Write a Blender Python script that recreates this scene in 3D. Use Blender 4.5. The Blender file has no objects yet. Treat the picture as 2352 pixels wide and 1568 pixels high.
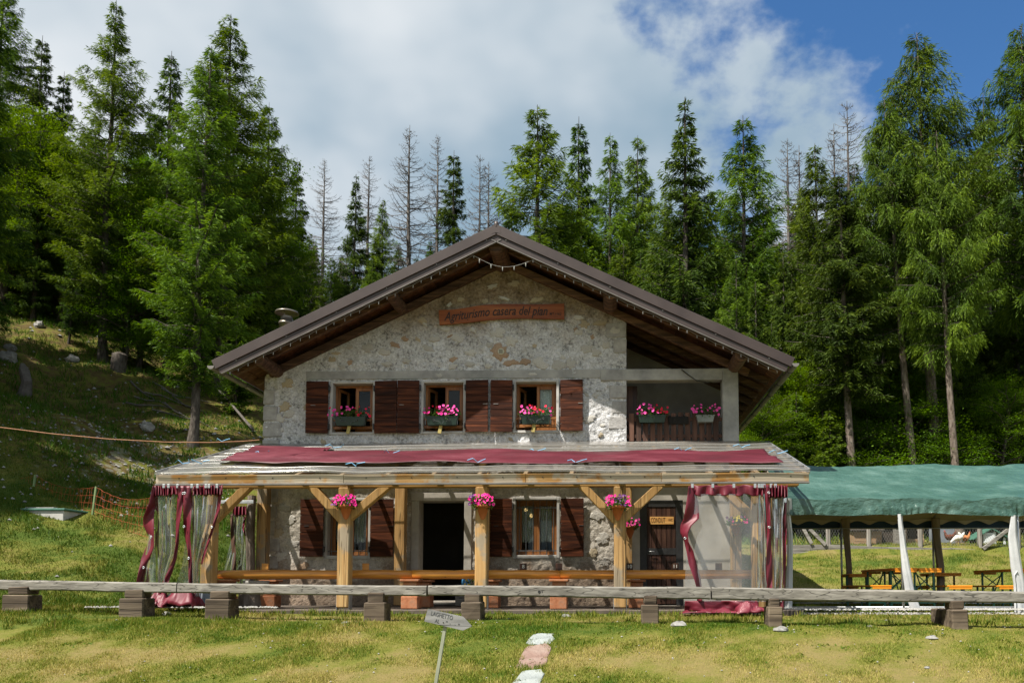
import bpy, bmesh, math, random
import numpy as np
from mathutils import Vector, Matrix, Euler
R = math.radians
scene = bpy.context.scene
col = scene.collection

# ------------------------------------------------------------------ camera, sky, sun, exposure
CAM = Vector((0.0, -18.3, 0.43))
FPX, PPX, PPY = 1829.0, 1349.0, 1236.0          # focal length and principal point, in pixels of a 2352 x 1568 picture
cam_data = bpy.data.cameras.new('camera')
cam_data.sensor_width = 36.0
cam_data.lens = 36.0 * FPX / 2352
cam_data.shift_x = -(PPX - 1176) / 2352
cam_data.shift_y = (PPY - 784) / 2352
cam_data.clip_start = 0.1
cam_data.clip_end = 3000
cam = bpy.data.objects.new('camera', cam_data)
col.objects.link(cam)
cam.location = CAM
cam.rotation_euler = Euler((R(93.5), 0, R(1.6)), 'XYZ')
scene.camera = cam

SUN_V = Vector((1.30, 1.12, -2.75)).normalized()       # the way the sunlight travels
sun_el = math.asin(-SUN_V.z)
sun_az = math.atan2(-SUN_V.x, -SUN_V.y)
sd = bpy.data.lights.new('sun', 'SUN')
sd.energy = 5.0
sd.angle = R(0.53)
sd.color = (1.0, 0.94, 0.84)
so = bpy.data.objects.new('sun', sd)
col.objects.link(so)
so.rotation_euler = SUN_V.to_track_quat('-Z', 'Y').to_euler()
so.location = (-30, -30, 60)

world = bpy.data.worlds.new('World')
scene.world = world
world.use_nodes = True
def build_world():
    nt = world.node_tree
    for n in list(nt.nodes): nt.nodes.remove(n)
    N, L = nt.nodes.new, nt.links.new
    out = N('ShaderNodeOutputWorld'); bg = N('ShaderNodeBackground')
    sky = N('ShaderNodeTexSky'); sky.sky_type = 'NISHITA'; sky.sun_disc = False
    sky.sun_elevation = sun_el; sky.sun_rotation = sun_az
    sky.altitude = 1200; sky.air_density = 1.0; sky.dust_density = 0.3; sky.ozone_density = 2.5
    hs = N('ShaderNodeHueSaturation'); hs.inputs['Saturation'].default_value = 1.22; hs.inputs['Value'].default_value = 0.85
    L(sky.outputs[0], hs.inputs['Color'])
    tc = N('ShaderNodeTexCoord')
    sep = N('ShaderNodeSeparateXYZ'); L(tc.outputs['Generated'], sep.inputs[0])
    def m(op, a, b=None, c=None, clamp=False):
        n = N('ShaderNodeMath'); n.operation = op; n.use_clamp = clamp
        for i, v in enumerate((a, b, c)):
            if v is None: continue
            if isinstance(v, (int, float)): n.inputs[i].default_value = v
            else: L(v, n.inputs[i])
        return n.outputs[0]
    zz = m('ADD', m('MAXIMUM', sep.outputs[2], 0.0), 0.35)
    comb = N('ShaderNodeCombineXYZ')
    L(m('DIVIDE', sep.outputs[0], zz), comb.inputs[0]); L(m('DIVIDE', sep.outputs[1], zz), comb.inputs[1])
    comb.inputs[2].default_value = 3.7
    def noise(scale, detail, rough=0.55, off=0.0):
        mp = N('ShaderNodeMapping'); mp.inputs['Location'].default_value = (off, off * .7, 0)
        L(comb.outputs[0], mp.inputs[0])
        n = N('ShaderNodeTexNoise'); n.inputs['Scale'].default_value = scale; n.inputs['Detail'].default_value = detail
        n.inputs['Roughness'].default_value = rough; L(mp.outputs[0], n.inputs['Vector'])
        return n.outputs[0]
    dp = N('ShaderNodeVectorMath'); dp.operation = 'DOT_PRODUCT'
    L(tc.outputs['Generated'], dp.inputs[0])
    dp.inputs[1].default_value = Vector((0.72, 1.0, 0.98)).normalized()   # the clearing in the cloud
    ang = m('ARCCOSINE', dp.outputs['Value'])
    edge = m('MULTIPLY', m('SUBTRACT', ang, 0.325), 6.5)                   # >0 outside the clearing
    big = m('MULTIPLY', m('SUBTRACT', noise(4.2, 10, 0.56, 1.7), 0.5), 6.0)
    cov = m('ADD', edge, big)
    mask = N('ShaderNodeMapRange'); mask.interpolation_type = 'SMOOTHSTEP'
    L(cov, mask.inputs[0]); mask.inputs[1].default_value = -0.25; mask.inputs[2].default_value = 0.55
    shade = N('ShaderNodeMapRange'); shade.interpolation_type = 'SMOOTHSTEP'
    L(noise(1.25, 5, 0.5, 4.1), shade.inputs[0]); shade.inputs[1].default_value = 0.38; shade.inputs[2].default_value = 0.6
    cc = N('ShaderNodeMix'); cc.data_type = 'RGBA'
    L(shade.outputs[0], cc.inputs[0])
    cc.inputs[6].default_value = (1.45, 2.1, 2.65, 1)
    cc.inputs[7].default_value = (4.1, 4.3, 4.45, 1)
    mx = N('ShaderNodeMix'); mx.data_type = 'RGBA'
    L(m('MULTIPLY', mask.outputs[0], 0.97), mx.inputs[0]); L(hs.outputs[0], mx.inputs[6]); L(cc.outputs[2], mx.inputs[7])
    L(mx.outputs[2], bg.inputs[0]); bg.inputs[1].default_value = 0.1
    L(bg.outputs[0], out.inputs[0])
build_world()
scene.view_settings.view_transform = 'Standard'
scene.view_settings.look = 'None'
scene.view_settings.gamma = 1.0
scene.view_settings.exposure = 1.0
scene.view_settings.use_curve_mapping = False
scene.cycles.use_denoising = True
scene.cycles.max_bounces = 8
scene.cycles.transparent_max_bounces = 24
scene.cycles.caustics_reflective = False
scene.cycles.caustics_refractive = False

# ------------------------------------------------------------------ helpers
_cm = cam.rotation_euler.to_matrix()
def ray(px, py):
    return (_cm @ Vector(((px - PPX) / FPX, -(py - PPY) / FPX, -1.0))).normalized()
def at(px, py, Y):
    """the place on the upright plane y = Y that is seen at that point of the photograph"""
    d = ray(px, py); t = (Y - CAM.y) / d.y
    return CAM + d * t
def atx(px, Y, py=1348): return at(px, py, Y).x
def atz(py, Y, px=1400): return at(px, py, Y).z

def _hash(ix, iy, iz, seed):
    h = (ix.astype(np.int64) * 374761393 + iy.astype(np.int64) * 668265263 + iz.astype(np.int64) * 2147483647 + seed * 974711) & 0xffffffff
    h = ((h ^ (h >> 13)) * 1274126177) & 0xffffffff
    h = (h ^ (h >> 16)) & 0xffffff
    return h / float(0xffffff) * 2 - 1
def vnoise(x, y, z=None, seed=0):
    x = np.asarray(x, float); y = np.asarray(y, float)
    z = np.zeros_like(x) if z is None else np.asarray(z, float)
    ix, iy, iz = np.floor(x), np.floor(y), np.floor(z)
    fx, fy, fz = x - ix, y - iy, z - iz
    ux, uy, uz = (f * f * (3 - 2 * f) for f in (fx, fy, fz))
    r = 0
    for dx in (0, 1):
        for dy in (0, 1):
            for dz in (0, 1):
                w = (ux if dx else 1 - ux) * (uy if dy else 1 - uy) * (uz if dz else 1 - uz)
                r = r + w * _hash(ix + dx, iy + dy, iz + dz, seed)
    return r
def fbm(x, y, z=None, seed=0, octv=4, gain=0.5):
    x = np.asarray(x, float); y = np.asarray(y, float)
    a, s, f = 1.0, 0, 1.0
    for o in range(octv):
        s = s + a * vnoise(x * f, y * f, None if z is None else np.asarray(z, float) * f, seed + o * 17)
        a *= gain; f *= 2.03
    return s
def _h1(ix, iy, seed):
    h = (ix * 374761393 + iy * 668265263 + seed * 974711) & 0xffffffff
    h = ((h ^ (h >> 13)) * 1274126177) & 0xffffffff
    return ((h ^ (h >> 16)) & 0xffffff) / 8388607.5 - 1
def vn1(x, y, seed=0):
    ix, iy = math.floor(x), math.floor(y); fx, fy = x - ix, y - iy
    fx = fx * fx * (3 - 2 * fx); fy = fy * fy * (3 - 2 * fy)
    return (_h1(ix, iy, seed) * (1 - fx) + _h1(ix + 1, iy, seed) * fx) * (1 - fy) + (_h1(ix, iy + 1, seed) * (1 - fx) + _h1(ix + 1, iy + 1, seed) * fx) * fy
def fb1(x, y, seed=0, octv=3):
    s, a, f = 0.0, 1.0, 1.0
    for o in range(octv): s += a * vn1(x * f, y * f, seed + o * 17); a *= 0.5; f *= 2.03
    return s
def sst(a, b, v):
    t = np.clip((np.asarray(v, float) - a) / (b - a), 0, 1)
    return t * t * (3 - 2 * t)

WL = {}
def linkobj(o, parent=None):
    col.objects.link(o)
    if parent is not None: o.parent = parent
    return o
def tag(o, label=None, cat=None, group=None, kind=None):
    if label: o['label'] = label
    if cat: o['category'] = cat
    if group: o['group'] = group
    if kind: o['kind'] = kind
    return o
def empty(name, loc, label=None, cat=None, group=None, rz=0.0):
    o = bpy.data.objects.new(name, None)
    o.empty_display_size = 0.3
    col.objects.link(o); o.location = loc; o.rotation_euler = (0, 0, rz)
    WL[o] = Vector(loc)
    return tag(o, label, cat, group)
def origin_of(parent):
    p = parent
    while p is not None:
        if p in WL: return WL[p]
        p = p.parent
    return Vector((0, 0, 0))

def np_mesh(name, V, F, smooth=False):
    V = np.asarray(V, np.float32); F = np.asarray(F, np.int32)
    me = bpy.data.meshes.new(name)
    k = F.shape[1]
    me.vertices.add(len(V)); me.vertices.foreach_set('co', V.ravel())
    me.loops.add(F.size); me.loops.foreach_set('vertex_index', F.ravel())
    me.polygons.add(len(F))
    me.polygons.foreach_set('loop_start', np.arange(0, F.size, k, dtype=np.int32))
    me.polygons.foreach_set('loop_total', np.full(len(F), k, np.int32))
    if smooth: me.polygons.foreach_set('use_smooth', np.ones(len(F), bool))
    me.update(calc_edges=True)
    return me
def np_obj(name, V, F, mat, parent=None, smooth=False):
    V = np.asarray(V, float)
    if parent is not None: V = V - np.array(origin_of(parent))
    me = np_mesh(name, V, F, smooth)
    if mat: me.materials.append(mat)
    return linkobj(bpy.data.objects.new(name, me), parent)

class MB:
    """collects simple shapes and links them as one mesh object"""
    def __init__(s): s.v = []; s.f = []
    def add(s, vs, fs):
        b = len(s.v); s.v.extend([Vector(v) for v in vs]); s.f.extend([tuple(i + b for i in f) for f in fs]); return s
    def frame_box(s, c, ax, hs, ch=0.0):
        """a box with chamfered edges: centre, three unit axes, half sizes"""
        if ch <= 0:
            vs = [c + ax[0] * (hs[0] * i) + ax[1] * (hs[1] * j) + ax[2] * (hs[2] * k) for i in (-1, 1) for j in (-1, 1) for k in (-1, 1)]
            return s.add(vs, [(0, 1, 3, 2), (4, 6, 7, 5), (0, 4, 5, 1), (2, 3, 7, 6), (0, 2, 6, 4), (1, 5, 7, 3)])
        ch = min(ch, min(hs) * 0.8)
        vs = []; idx = {}
        for i in (-1, 1):
            for j in (-1, 1):
                for k in (-1, 1):
                    sg = (i, j, k)
                    for a in range(3):
                        p = Vector(c)
                        for b in range(3):
                            p = p + ax[b] * (sg[b] * (hs[b] - (0 if a == b else ch)))
                        idx[(i, j, k, a)] = len(vs); vs.append(p)
        fs = []
        def g(sg, a): return idx[(sg[0], sg[1], sg[2], a)]
        for a in range(3):
            b, d = (a + 1) % 3, (a + 2) % 3
            for sa in (-1, 1):
                q = []
                for sb, sdd in ((-1, -1), (1, -1), (1, 1), (-1, 1)):
                    sg = [0, 0, 0]; sg[a] = sa; sg[b] = sb; sg[d] = sdd; q.append(g(sg, a))
                fs.append(tuple(q))
        for a in range(3):
            b, d = (a + 1) % 3, (a + 2) % 3
            for sa in (-1, 1):
                for sb in (-1, 1):
                    p = [0, 0, 0]; p[a] = sa; p[b] = sb; p[d] = -1
                    q = list(p); q[d] = 1
                    fs.append((g(p, a), g(q, a), g(q, b), g(p, b)))
        for i in (-1, 1):
            for j in (-1, 1):
                for k in (-1, 1): fs.append((g((i, j, k), 0), g((i, j, k), 1), g((i, j, k), 2)))
        return s.add(vs, fs)
    def box(s, x0, x1, y0, y1, z0, z1, ch=0.0):
        return s.frame_box(Vector(((x0 + x1) / 2, (y0 + y1) / 2, (z0 + z1) / 2)), (Vector((1, 0, 0)), Vector((0, 1, 0)), Vector((0, 0, 1))),
                           (abs(x1 - x0) / 2, abs(y1 - y0) / 2, abs(z1 - z0) / 2), ch)
    def bar(s, a, b, w, h, ch=0.0, up=(0, 0, 1)):
        """a beam from a to b, w across and h along 'up'"""
        a, b = Vector(a), Vector(b); d = (b - a); l = d.length; d = d / l
        u = Vector(up); sd_ = d.cross(u)
        if sd_.length < 1e-4: sd_ = d.cross(Vector((0, 1, 0)))
        sd_.normalize(); u = sd_.cross(d).normalized()
        return s.frame_box((a + b) / 2, (d, sd_, u), (l / 2, w / 2, h / 2), ch)
    def tube(s, pts, rads, n=8, cap=True):
        pts = [Vector(p) for p in pts]
        if isinstance(rads, (int, float)): rads = [rads] * len(pts)
        vs = []; fs = []
        ref = Vector((0, 0, 1))
        d0 = (pts[-1] - pts[0]).normalized()
        if abs(d0.z) > 0.8: ref = Vector((1, 0, 0))
        for i, p in enumerate(pts):
            d = (pts[min(i + 1, len(pts) - 1)] - pts[max(i - 1, 0)]).normalized()
            a = d.cross(ref).normalized(); b = d.cross(a)
            for k in range(n):
                t = 2 * math.pi * k / n
                vs.append(p + (a * math.cos(t) + b * math.sin(t)) * rads[i])
        for i in range(len(pts) - 1):
            for k in range(n):
                fs.append((i * n + k, i * n + (k + 1) % n, (i + 1) * n + (k + 1) % n, (i + 1) * n + k))
        if cap: fs.append(tuple(range(n))); fs.append(tuple((len(pts) - 1) * n + k for k in range(n)))
        return s.add(vs, fs)
    def prism(s, poly, y0, y1):
        n = len(poly)
        vs = [(x, y0, z) for x, z in poly] + [(x, y1, z) for x, z in poly]
        fs = [tuple(range(n)), tuple(range(2 * n - 1, n - 1, -1))]
        fs += [(i, (i + 1) % n, n + (i + 1) % n, n + i) for i in range(n)]
        return s.add(vs, fs)
    def lathe(s, prof, c, n=16, a0=0.0, a1=2 * math.pi):
        full = abs(a1 - a0 - 2 * math.pi) < 1e-6
        m = n if full else n + 1
        vs = []; fs = []
        for r, z in prof:
            for k in range(m):
                t = a0 + (a1 - a0) * k / n
                vs.append((c[0] + r * math.cos(t), c[1] + r * math.sin(t), c[2] + z))
        for i in range(len(prof) - 1):
            for k in range(n):
                k2 = (k + 1) % m if full else k + 1
                fs.append((i * m + k, i * m + k2, (i + 1) * m + k2, (i + 1) * m + k))
        return s.add(vs, fs)
    def grid(s, P):
        """P: rows of points"""
        h, w = len(P), len(P[0])
        return s.add([p for r in P for p in r], [(i * w + j, i * w + j + 1, (i + 1) * w + j + 1, (i + 1) * w + j) for i in range(h - 1) for j in range(w - 1)])
    def jitter(s, a, f=3.0, seed=1):
        if not s.v: return s
        P = np.array([tuple(v) for v in s.v])
        for k in range(3):
            o = fbm(P[:, 0] * f + 7.1 * k, P[:, 1] * f + 3.3, P[:, 2] * f, seed + k, 2)
            for i, v in enumerate(s.v): v[k] += a * o[i]
        return s
    def build(s, name, mat, parent=None, smooth=False, solid=0.0, recalc=True):
        me = bpy.data.meshes.new(name)
        o0 = origin_of(parent) if parent is not None else Vector((0, 0, 0))
        me.from_pydata([tuple(v - o0) for v in s.v], [], s.f)
        if recalc:
            bm = bmesh.new(); bm.from_mesh(me); bmesh.ops.recalc_face_normals(bm, faces=bm.faces); bm.to_mesh(me); bm.free()
        if smooth: me.polygons.foreach_set('use_smooth', np.ones(len(me.polygons), bool))
        me.materials.append(mat); me.update()
        o = linkobj(bpy.data.objects.new(name, me), parent)
        if solid:
            md = o.modifiers.new('thickness', 'SOLIDIFY'); md.thickness = solid; md.offset = 0
        return o

def thing_mesh(mb, name, mat, loc, label, cat, group=None, **k):
    """one mesh that is a thing of its own, with its origin at its foot"""
    loc = Vector(loc)
    for v in mb.v: v -= loc
    o = mb.build(name, mat, None, **k)
    o.location = loc; WL[o] = loc
    return tag(o, label, cat, group)
def share(o, name, parent, loc=None, rot=None, scale=None):
    c = bpy.data.objects.new(name, o.data); linkobj(c, parent)
    if loc is not None: c.location = loc
    if rot is not None: c.rotation_euler = rot
    if scale is not None: c.scale = scale if not isinstance(scale, (int, float)) else (scale,) * 3
    return c

# ------------------------------------------------------------------ materials
def rgba(c): return (c[0], c[1], c[2], 1.0)
class NT:
    def __init__(s, name):
        s.mat = bpy.data.materials.new(name); s.mat.use_nodes = True
        s.nt = s.mat.node_tree
        for n in list(s.nt.nodes): s.nt.nodes.remove(n)
        s.out = s.n('ShaderNodeOutputMaterial')
        s.tc = s.n('ShaderNodeTexCoord')
    def n(s, t): return s.nt.nodes.new(t)
    def l(s, a, b): s.nt.links.new(a, b)
    def put(s, inp, v):
        if isinstance(v, bpy.types.NodeSocket): s.l(v, inp)
        elif isinstance(v, tuple) and len(v) == 3 and inp.type == 'RGBA': inp.default_value = rgba(v)
        else: inp.default_value = v
    def coord(s, stretch=(1, 1, 1), world=False, loc=(0, 0, 0), rot=(0, 0, 0)):
        mp = s.n('ShaderNodeMapping')
        if world:
            g = s.n('ShaderNodeNewGeometry'); s.l(g.outputs['Position'], mp.inputs[0])
        else: s.l(s.tc.outputs['Object'], mp.inputs[0])
        mp.inputs['Scale'].default_value = stretch; mp.inputs['Location'].default_value = loc; mp.inputs['Rotation'].default_value = rot
        return mp.outputs[0]
    def noise(s, scale, detail=4, rough=0.55, vec=None, dist=0.0):
        n = s.n('ShaderNodeTexNoise'); n.inputs['Scale'].default_value = scale; n.inputs['Detail'].default_value = detail
        n.inputs['Roughness'].default_value = rough; n.inputs['Distortion'].default_value = dist
        s.l(vec if vec is not None else s.coord(), n.inputs['Vector'])
        return n.outputs[0]
    def vor(s, scale, vec=None, feature='F1', out='Distance'):
        n = s.n('ShaderNodeTexVoronoi'); n.inputs['Scale'].default_value = scale; n.feature = feature
        s.l(vec if vec is not None else s.coord(), n.inputs['Vector'])
        return n.outputs[out]
    def math(s, op, a, b=0.0, clamp=False):
        n = s.n('ShaderNodeMath'); n.operation = op; n.use_clamp = clamp
        s.put(n.inputs[0], a); s.put(n.inputs[1], b); return n.outputs[0]
    def mr(s, v, a, b, c=0.0, d=1.0, smooth=True):
        n = s.n('ShaderNodeMapRange'); n.interpolation_type = 'SMOOTHSTEP' if smooth else 'LINEAR'
        s.put(n.inputs[0], v); n.inputs[1].default_value = a; n.inputs[2].default_value = b; n.inputs[3].default_value = c; n.inputs[4].default_value = d
        return n.outputs[0]
    def ramp(s, v, stops):
        n = s.n('ShaderNodeValToRGB'); s.l(v, n.inputs[0]); e = n.color_ramp.elements
        while len(e) < len(stops): e.new(0.5)
        for el, (p, c) in zip(e, stops): el.position = p; el.color = rgba(c)
        return n.outputs[0]
    def mix(s, f, a, b, mode='MIX'):
        n = s.n('ShaderNodeMix'); n.data_type = 'RGBA'; n.blend_type = mode
        s.put(n.inputs[0], f); s.put(n.inputs[6], a); s.put(n.inputs[7], b); return n.outputs[2]
    def hsv(s, c, h=0.5, sat=1.0, v=1.0):
        n = s.n('ShaderNodeHueSaturation'); s.put(n.inputs['Color'], c); s.put(n.inputs['Hue'], h); s.put(n.inputs['Saturation'], sat); s.put(n.inputs['Value'], v); return n.outputs[0]
    def rnd(s): return s.n('ShaderNodeObjectInfo').outputs['Random']
    def attr(s, name, out='Fac'):
        n = s.n('ShaderNodeAttribute'); n.attribute_name = name; return n.outputs[out]
    def bump(s, h, strength=0.3, dist=0.02):
        n = s.n('ShaderNodeBump'); n.inputs['Strength'].default_value = strength; n.inputs['Distance'].default_value = dist
        s.l(h, n.inputs['Height']); return n.outputs[0]
    def pbr(s, color, rough=0.7, bump=None, metal=0.0, spec=0.3, trans=0.0, alpha=None, emit=None, es=0.0):
        b = s.n('ShaderNodeBsdfPrincipled')
        s.put(b.inputs['Base Color'], color); s.put(b.inputs['Roughness'], rough); s.put(b.inputs['Metallic'], metal)
        s.put(b.inputs['Specular IOR Level'], spec); s.put(b.inputs['Transmission Weight'], trans)
        if bump is not None: s.l(bump, b.inputs['Normal'])
        if emit is not None: s.put(b.inputs['Emission Color'], emit); b.inputs['Emission Strength'].default_value = es
        return b.outputs[0]
    def surf(s, sh): s.l(sh, s.out.inputs['Surface']); return s.mat

def mottled(name, c1, c2, scale=6.0, rough=0.75, bump=0.2, bscale=None, bdist=0.01, spec=0.3, metal=0.0, vary=0.0, stretch=(1, 1, 1), c3=None, detail=5):
    t = NT(name); v = t.coord(stretch)
    n = t.noise(scale, detail, 0.6, v)
    stops = [(0.3, c1), (0.7, c2)] if c3 is None else [(0.28, c1), (0.5, c2), (0.72, c3)]
    c = t.ramp(n, stops)
    if vary: c = t.hsv(c, v=t.mr(t.rnd(), 0, 1, 1 - vary, 1 + vary, False))
    b = t.bump(t.noise(bscale or scale * 4, 5, 0.6, v), bump, bdist) if bump else None
    return t.surf(t.pbr(c, rough, b, metal, spec))
def wood(name, c_dark, c_mid, c_light, axis='x', rough=0.6, knots=True, grey=None, grey_amt=0.0, cracks=0.0, fine=1.0, spec=0.3, vary=0.12):
    """grain along the axis, knots, and grey weathering in patches"""
    t = NT(name)
    st = {'x': (0.9, 13, 13), 'y': (13, 0.9, 13), 'z': (13, 13, 0.9)}[axis]
    st = tuple(a * fine for a in st)
    off = t.n('ShaderNodeCombineXYZ'); r = t.rnd()
    for i, k in enumerate((37.0, 53.0, 71.0)): t.put(off.inputs[i], t.math('MULTIPLY', r, k))
    ad = t.n('ShaderNodeVectorMath'); ad.operation = 'ADD'; t.l(t.coord(), ad.inputs[0]); t.l(off.outputs[0], ad.inputs[1])
    base = ad.outputs[0]
    mp = t.n('ShaderNodeMapping'); t.l(base, mp.inputs[0]); mp.inputs['Scale'].default_value = st
    g = t.noise(1.0, 6, 0.62, mp.outputs[0], 0.6)
    c = t.ramp(g, [(0.3, c_dark), (0.5, c_mid), (0.68, c_light)])
    h = g
    if knots:
        mk = t.n('ShaderNodeMapping'); t.l(base, mk.inputs[0]); mk.inputs['Scale'].default_value = {'x': (1, 1.7, 1.7), 'y': (1.7, 1, 1.7), 'z': (1.7, 1.7, 1)}[axis]
        kd = t.vor(3.1, mk.outputs[0])
        kf = t.mr(kd, 0.03, 0.09, 1.0, 0.0)
        c = t.mix(t.math('MULTIPLY', kf, 0.8), c, tuple(x * 0.3 for x in c_dark))
    if grey is not None:
        gp = t.noise(1.6, 4, 0.6, base)
        gf = t.mr(gp, 0.62 - grey_amt * 0.4, 0.72 - grey_amt * 0.4)
        c = t.mix(t.math('MULTIPLY', gf, 0.85), c, t.ramp(g, [(0.3, tuple(x * 0.6 for x in grey)), (0.65, grey)]))
    if cracks:
        ms = t.n('ShaderNodeMapping'); t.l(base, ms.inputs[0]); ms.inputs['Scale'].default_value = tuple(a * (0.3 if a < 2 else 0.75) for a in st)
        cn = t.noise(1.0, 2, 0.5, ms.outputs[0], 0.35)
        cf = t.mr(t.math('ABSOLUTE', t.math('SUBTRACT', cn, 0.5)), 0.003, 0.016, 1.0, 0.0)
        c = t.mix(t.math('MULTIPLY', cf, cracks), c, tuple(x * 0.25 for x in c_dark))
        h = t.math('SUBTRACT', g, t.math('MULTIPLY', cf, 1.2))
    c = t.hsv(c, v=t.mr(r, 0, 1, 1 - vary, 1 + vary, False))
    return t.surf(t.pbr(c, rough, t.bump(h, 0.45, 0.006), 0.0, spec))

M = {}
def make_materials():
    M['pine_z'] = wood('pine_upright', (0.30, 0.165, 0.055), (0.43, 0.255, 0.1), (0.51, 0.335, 0.145), 'z', cracks=0.7)
    M['pine_post'] = wood('pine_post_weathered', (0.30, 0.17, 0.06), (0.42, 0.25, 0.1), (0.5, 0.335, 0.15), 'z', grey=(0.30, 0.26, 0.2), grey_amt=0.25, cracks=0.9)
    M['pine_x'] = wood('pine_lengthwise', (0.29, 0.145, 0.045), (0.42, 0.235, 0.08), (0.49, 0.31, 0.125), 'x', cracks=0.4)
    M['pine_fascia'] = wood('fascia_board', (0.2, 0.075, 0.014), (0.38, 0.2, 0.06), (0.48, 0.31, 0.14), 'x', grey=(0.47, 0.42, 0.34), grey_amt=0.55)
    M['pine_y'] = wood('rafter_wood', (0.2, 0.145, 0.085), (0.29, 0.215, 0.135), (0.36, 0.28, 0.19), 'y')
    M['log'] = wood('varnished_log', (0.30, 0.10, 0.013), (0.52, 0.205, 0.032), (0.64, 0.30, 0.06), 'x', rough=0.35, spec=0.5)
    M['grey_beam'] = wood('weathered_beam', (0.10, 0.092, 0.08), (0.2, 0.187, 0.165), (0.29, 0.275, 0.245), 'x', rough=0.85, knots=True, cracks=0.75, fine=1.3)
    M['grey_wood_z'] = wood('weathered_post', (0.10, 0.09, 0.08), (0.22, 0.2, 0.175), (0.31, 0.29, 0.26), 'z', rough=0.85, cracks=0.8)
    M['block'] = wood('old_block', (0.03, 0.022, 0.015), (0.09, 0.068, 0.048), (0.18, 0.14, 0.1), 'x', rough=0.9, knots=False, cracks=0.6, fine=0.6)
    M['shutter'] = wood('shutter_wood', (0.013, 0.004, 0.002), (0.05, 0.0145, 0.0065), (0.125, 0.037, 0.014), 'x', rough=0.65, knots=True, spec=0.15, vary=0.3)
    M['door_wood'] = wood('door_wood', (0.018, 0.008, 0.006), (0.05, 0.022, 0.015), (0.10, 0.048, 0.03), 'z', rough=0.5, vary=0.25)
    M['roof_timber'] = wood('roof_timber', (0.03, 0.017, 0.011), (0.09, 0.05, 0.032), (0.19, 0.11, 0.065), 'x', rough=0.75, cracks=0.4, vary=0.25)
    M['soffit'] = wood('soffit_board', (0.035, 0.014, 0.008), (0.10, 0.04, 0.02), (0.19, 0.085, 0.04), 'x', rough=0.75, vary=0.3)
    M['balcony_wood'] = wood('balcony_wood', (0.028, 0.015, 0.011), (0.075, 0.036, 0.024), (0.135, 0.065, 0.042), 'z', rough=0.7, vary=0.3)
    M['window_wood'] = wood('window_wood', (0.15, 0.055, 0.017), (0.25, 0.10, 0.032), (0.34, 0.15, 0.05), 'z', rough=0.4, knots=False)
    M['sign_wood'] = wood('sign_board_wood', (0.13, 0.028, 0.006), (0.24, 0.065, 0.014), (0.33, 0.11, 0.028), 'x', rough=0.5, fine=0.7)
    M['plaque_wood'] = wood('plaque_wood', (0.42, 0.2, 0.05), (0.58, 0.30, 0.09), (0.68, 0.4, 0.14), 'x', knots=False)
    M['coop_wood'] = wood('coop_boards', (0.19, 0.11, 0.055), (0.29, 0.19, 0.11), (0.36, 0.26, 0.16), 'x')
    M['arrow_wood'] = wood('arrow_board', (0.10, 0.10, 0.10), (0.2, 0.2, 0.2), (0.3, 0.3, 0.3), 'x', rough=0.85, cracks=0.6)
    M['pale_stake'] = wood('pale_stake', (0.2, 0.215, 0.16), (0.29, 0.31, 0.235), (0.36, 0.38, 0.29), 'z', rough=0.8)
    M['green_stake'] = wood('green_stake', (0.12, 0.19, 0.08), (0.2, 0.28, 0.13), (0.27, 0.35, 0.18), 'z', rough=0.8, knots=False)
    M['yellow_tab'] = mottled('painted_tab', (0.30, 0.23, 0.07), (0.42, 0.34, 0.12), 9)
    M['bark'] = mottled('bark', (0.022, 0.018, 0.015), (0.085, 0.073, 0.062), 3.0, 0.95, 0.9, 6, 0.04, 0.1, c3=(0.14, 0.125, 0.108), stretch=(2.5, 2.5, 0.8), vary=0.2)
    M['bark_red'] = mottled('bark_reddish', (0.05, 0.038, 0.03), (0.16, 0.128, 0.105), 3.0, 0.95, 0.9, 6, 0.04, 0.1, c3=(0.24, 0.205, 0.175), stretch=(2.5, 2.5, 0.8), vary=0.2)
    M['dead_bark'] = mottled('dead_bark', (0.085, 0.074, 0.066), (0.16, 0.145, 0.132), 4.0, 0.95, 0.5, 8, 0.02, 0.1, vary=0.2)
    M['plinth'] = mottled('terracotta_block', (0.22, 0.075, 0.035), (0.36, 0.145, 0.07), 7, 0.9, 0.5, 22, 0.012, c3=(0.30, 0.17, 0.11), vary=0.12)
    M['terracotta'] = mottled('terracotta', (0.36, 0.10, 0.035), (0.48, 0.16, 0.06), 6, 0.8, 0.1)
    M['roof_metal'] = mottled('brown_sheet_metal', (0.032, 0.021, 0.019), (0.046, 0.032, 0.029), 1.3, 0.45, 0.05, 12, 0.004, 0.45, c3=(0.058, 0.042, 0.038))
    M['gutter'] = mottled('gutter_metal', (0.12, 0.11, 0.10), (0.22, 0.205, 0.19), 3, 0.45, 0.05, spec=0.5, metal=0.3)
    M['steel'] = mottled('galvanised_steel', (0.36, 0.38, 0.40), (0.52, 0.54, 0.56), 8, 0.4, 0.05, spec=0.5, metal=0.7)
    M['chimney_metal'] = mottled('chimney_pipe', (0.12, 0.10, 0.08), (0.28, 0.25, 0.21), 4, 0.35, 0.05, spec=0.5, metal=0.6)
    M['iron'] = mottled('black_iron', (0.012, 0.012, 0.013), (0.03, 0.03, 0.032), 8, 0.5, 0.1, spec=0.5)
    M['bar_iron'] = mottled('window_bar_iron', (0.05, 0.055, 0.06), (0.10, 0.105, 0.11), 8, 0.5, 0.1, spec=0.5)
    M['cement'] = mottled('cement', (0.30, 0.29, 0.275), (0.44, 0.43, 0.41), 3.0, 0.9, 0.35, 26, 0.008, c3=(0.50, 0.48, 0.46))
    M['concrete'] = mottled('concrete_beam', (0.21, 0.21, 0.205), (0.32, 0.315, 0.305), 2.6, 0.9, 0.35, 30, 0.006, c3=(0.42, 0.41, 0.39))
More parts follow.
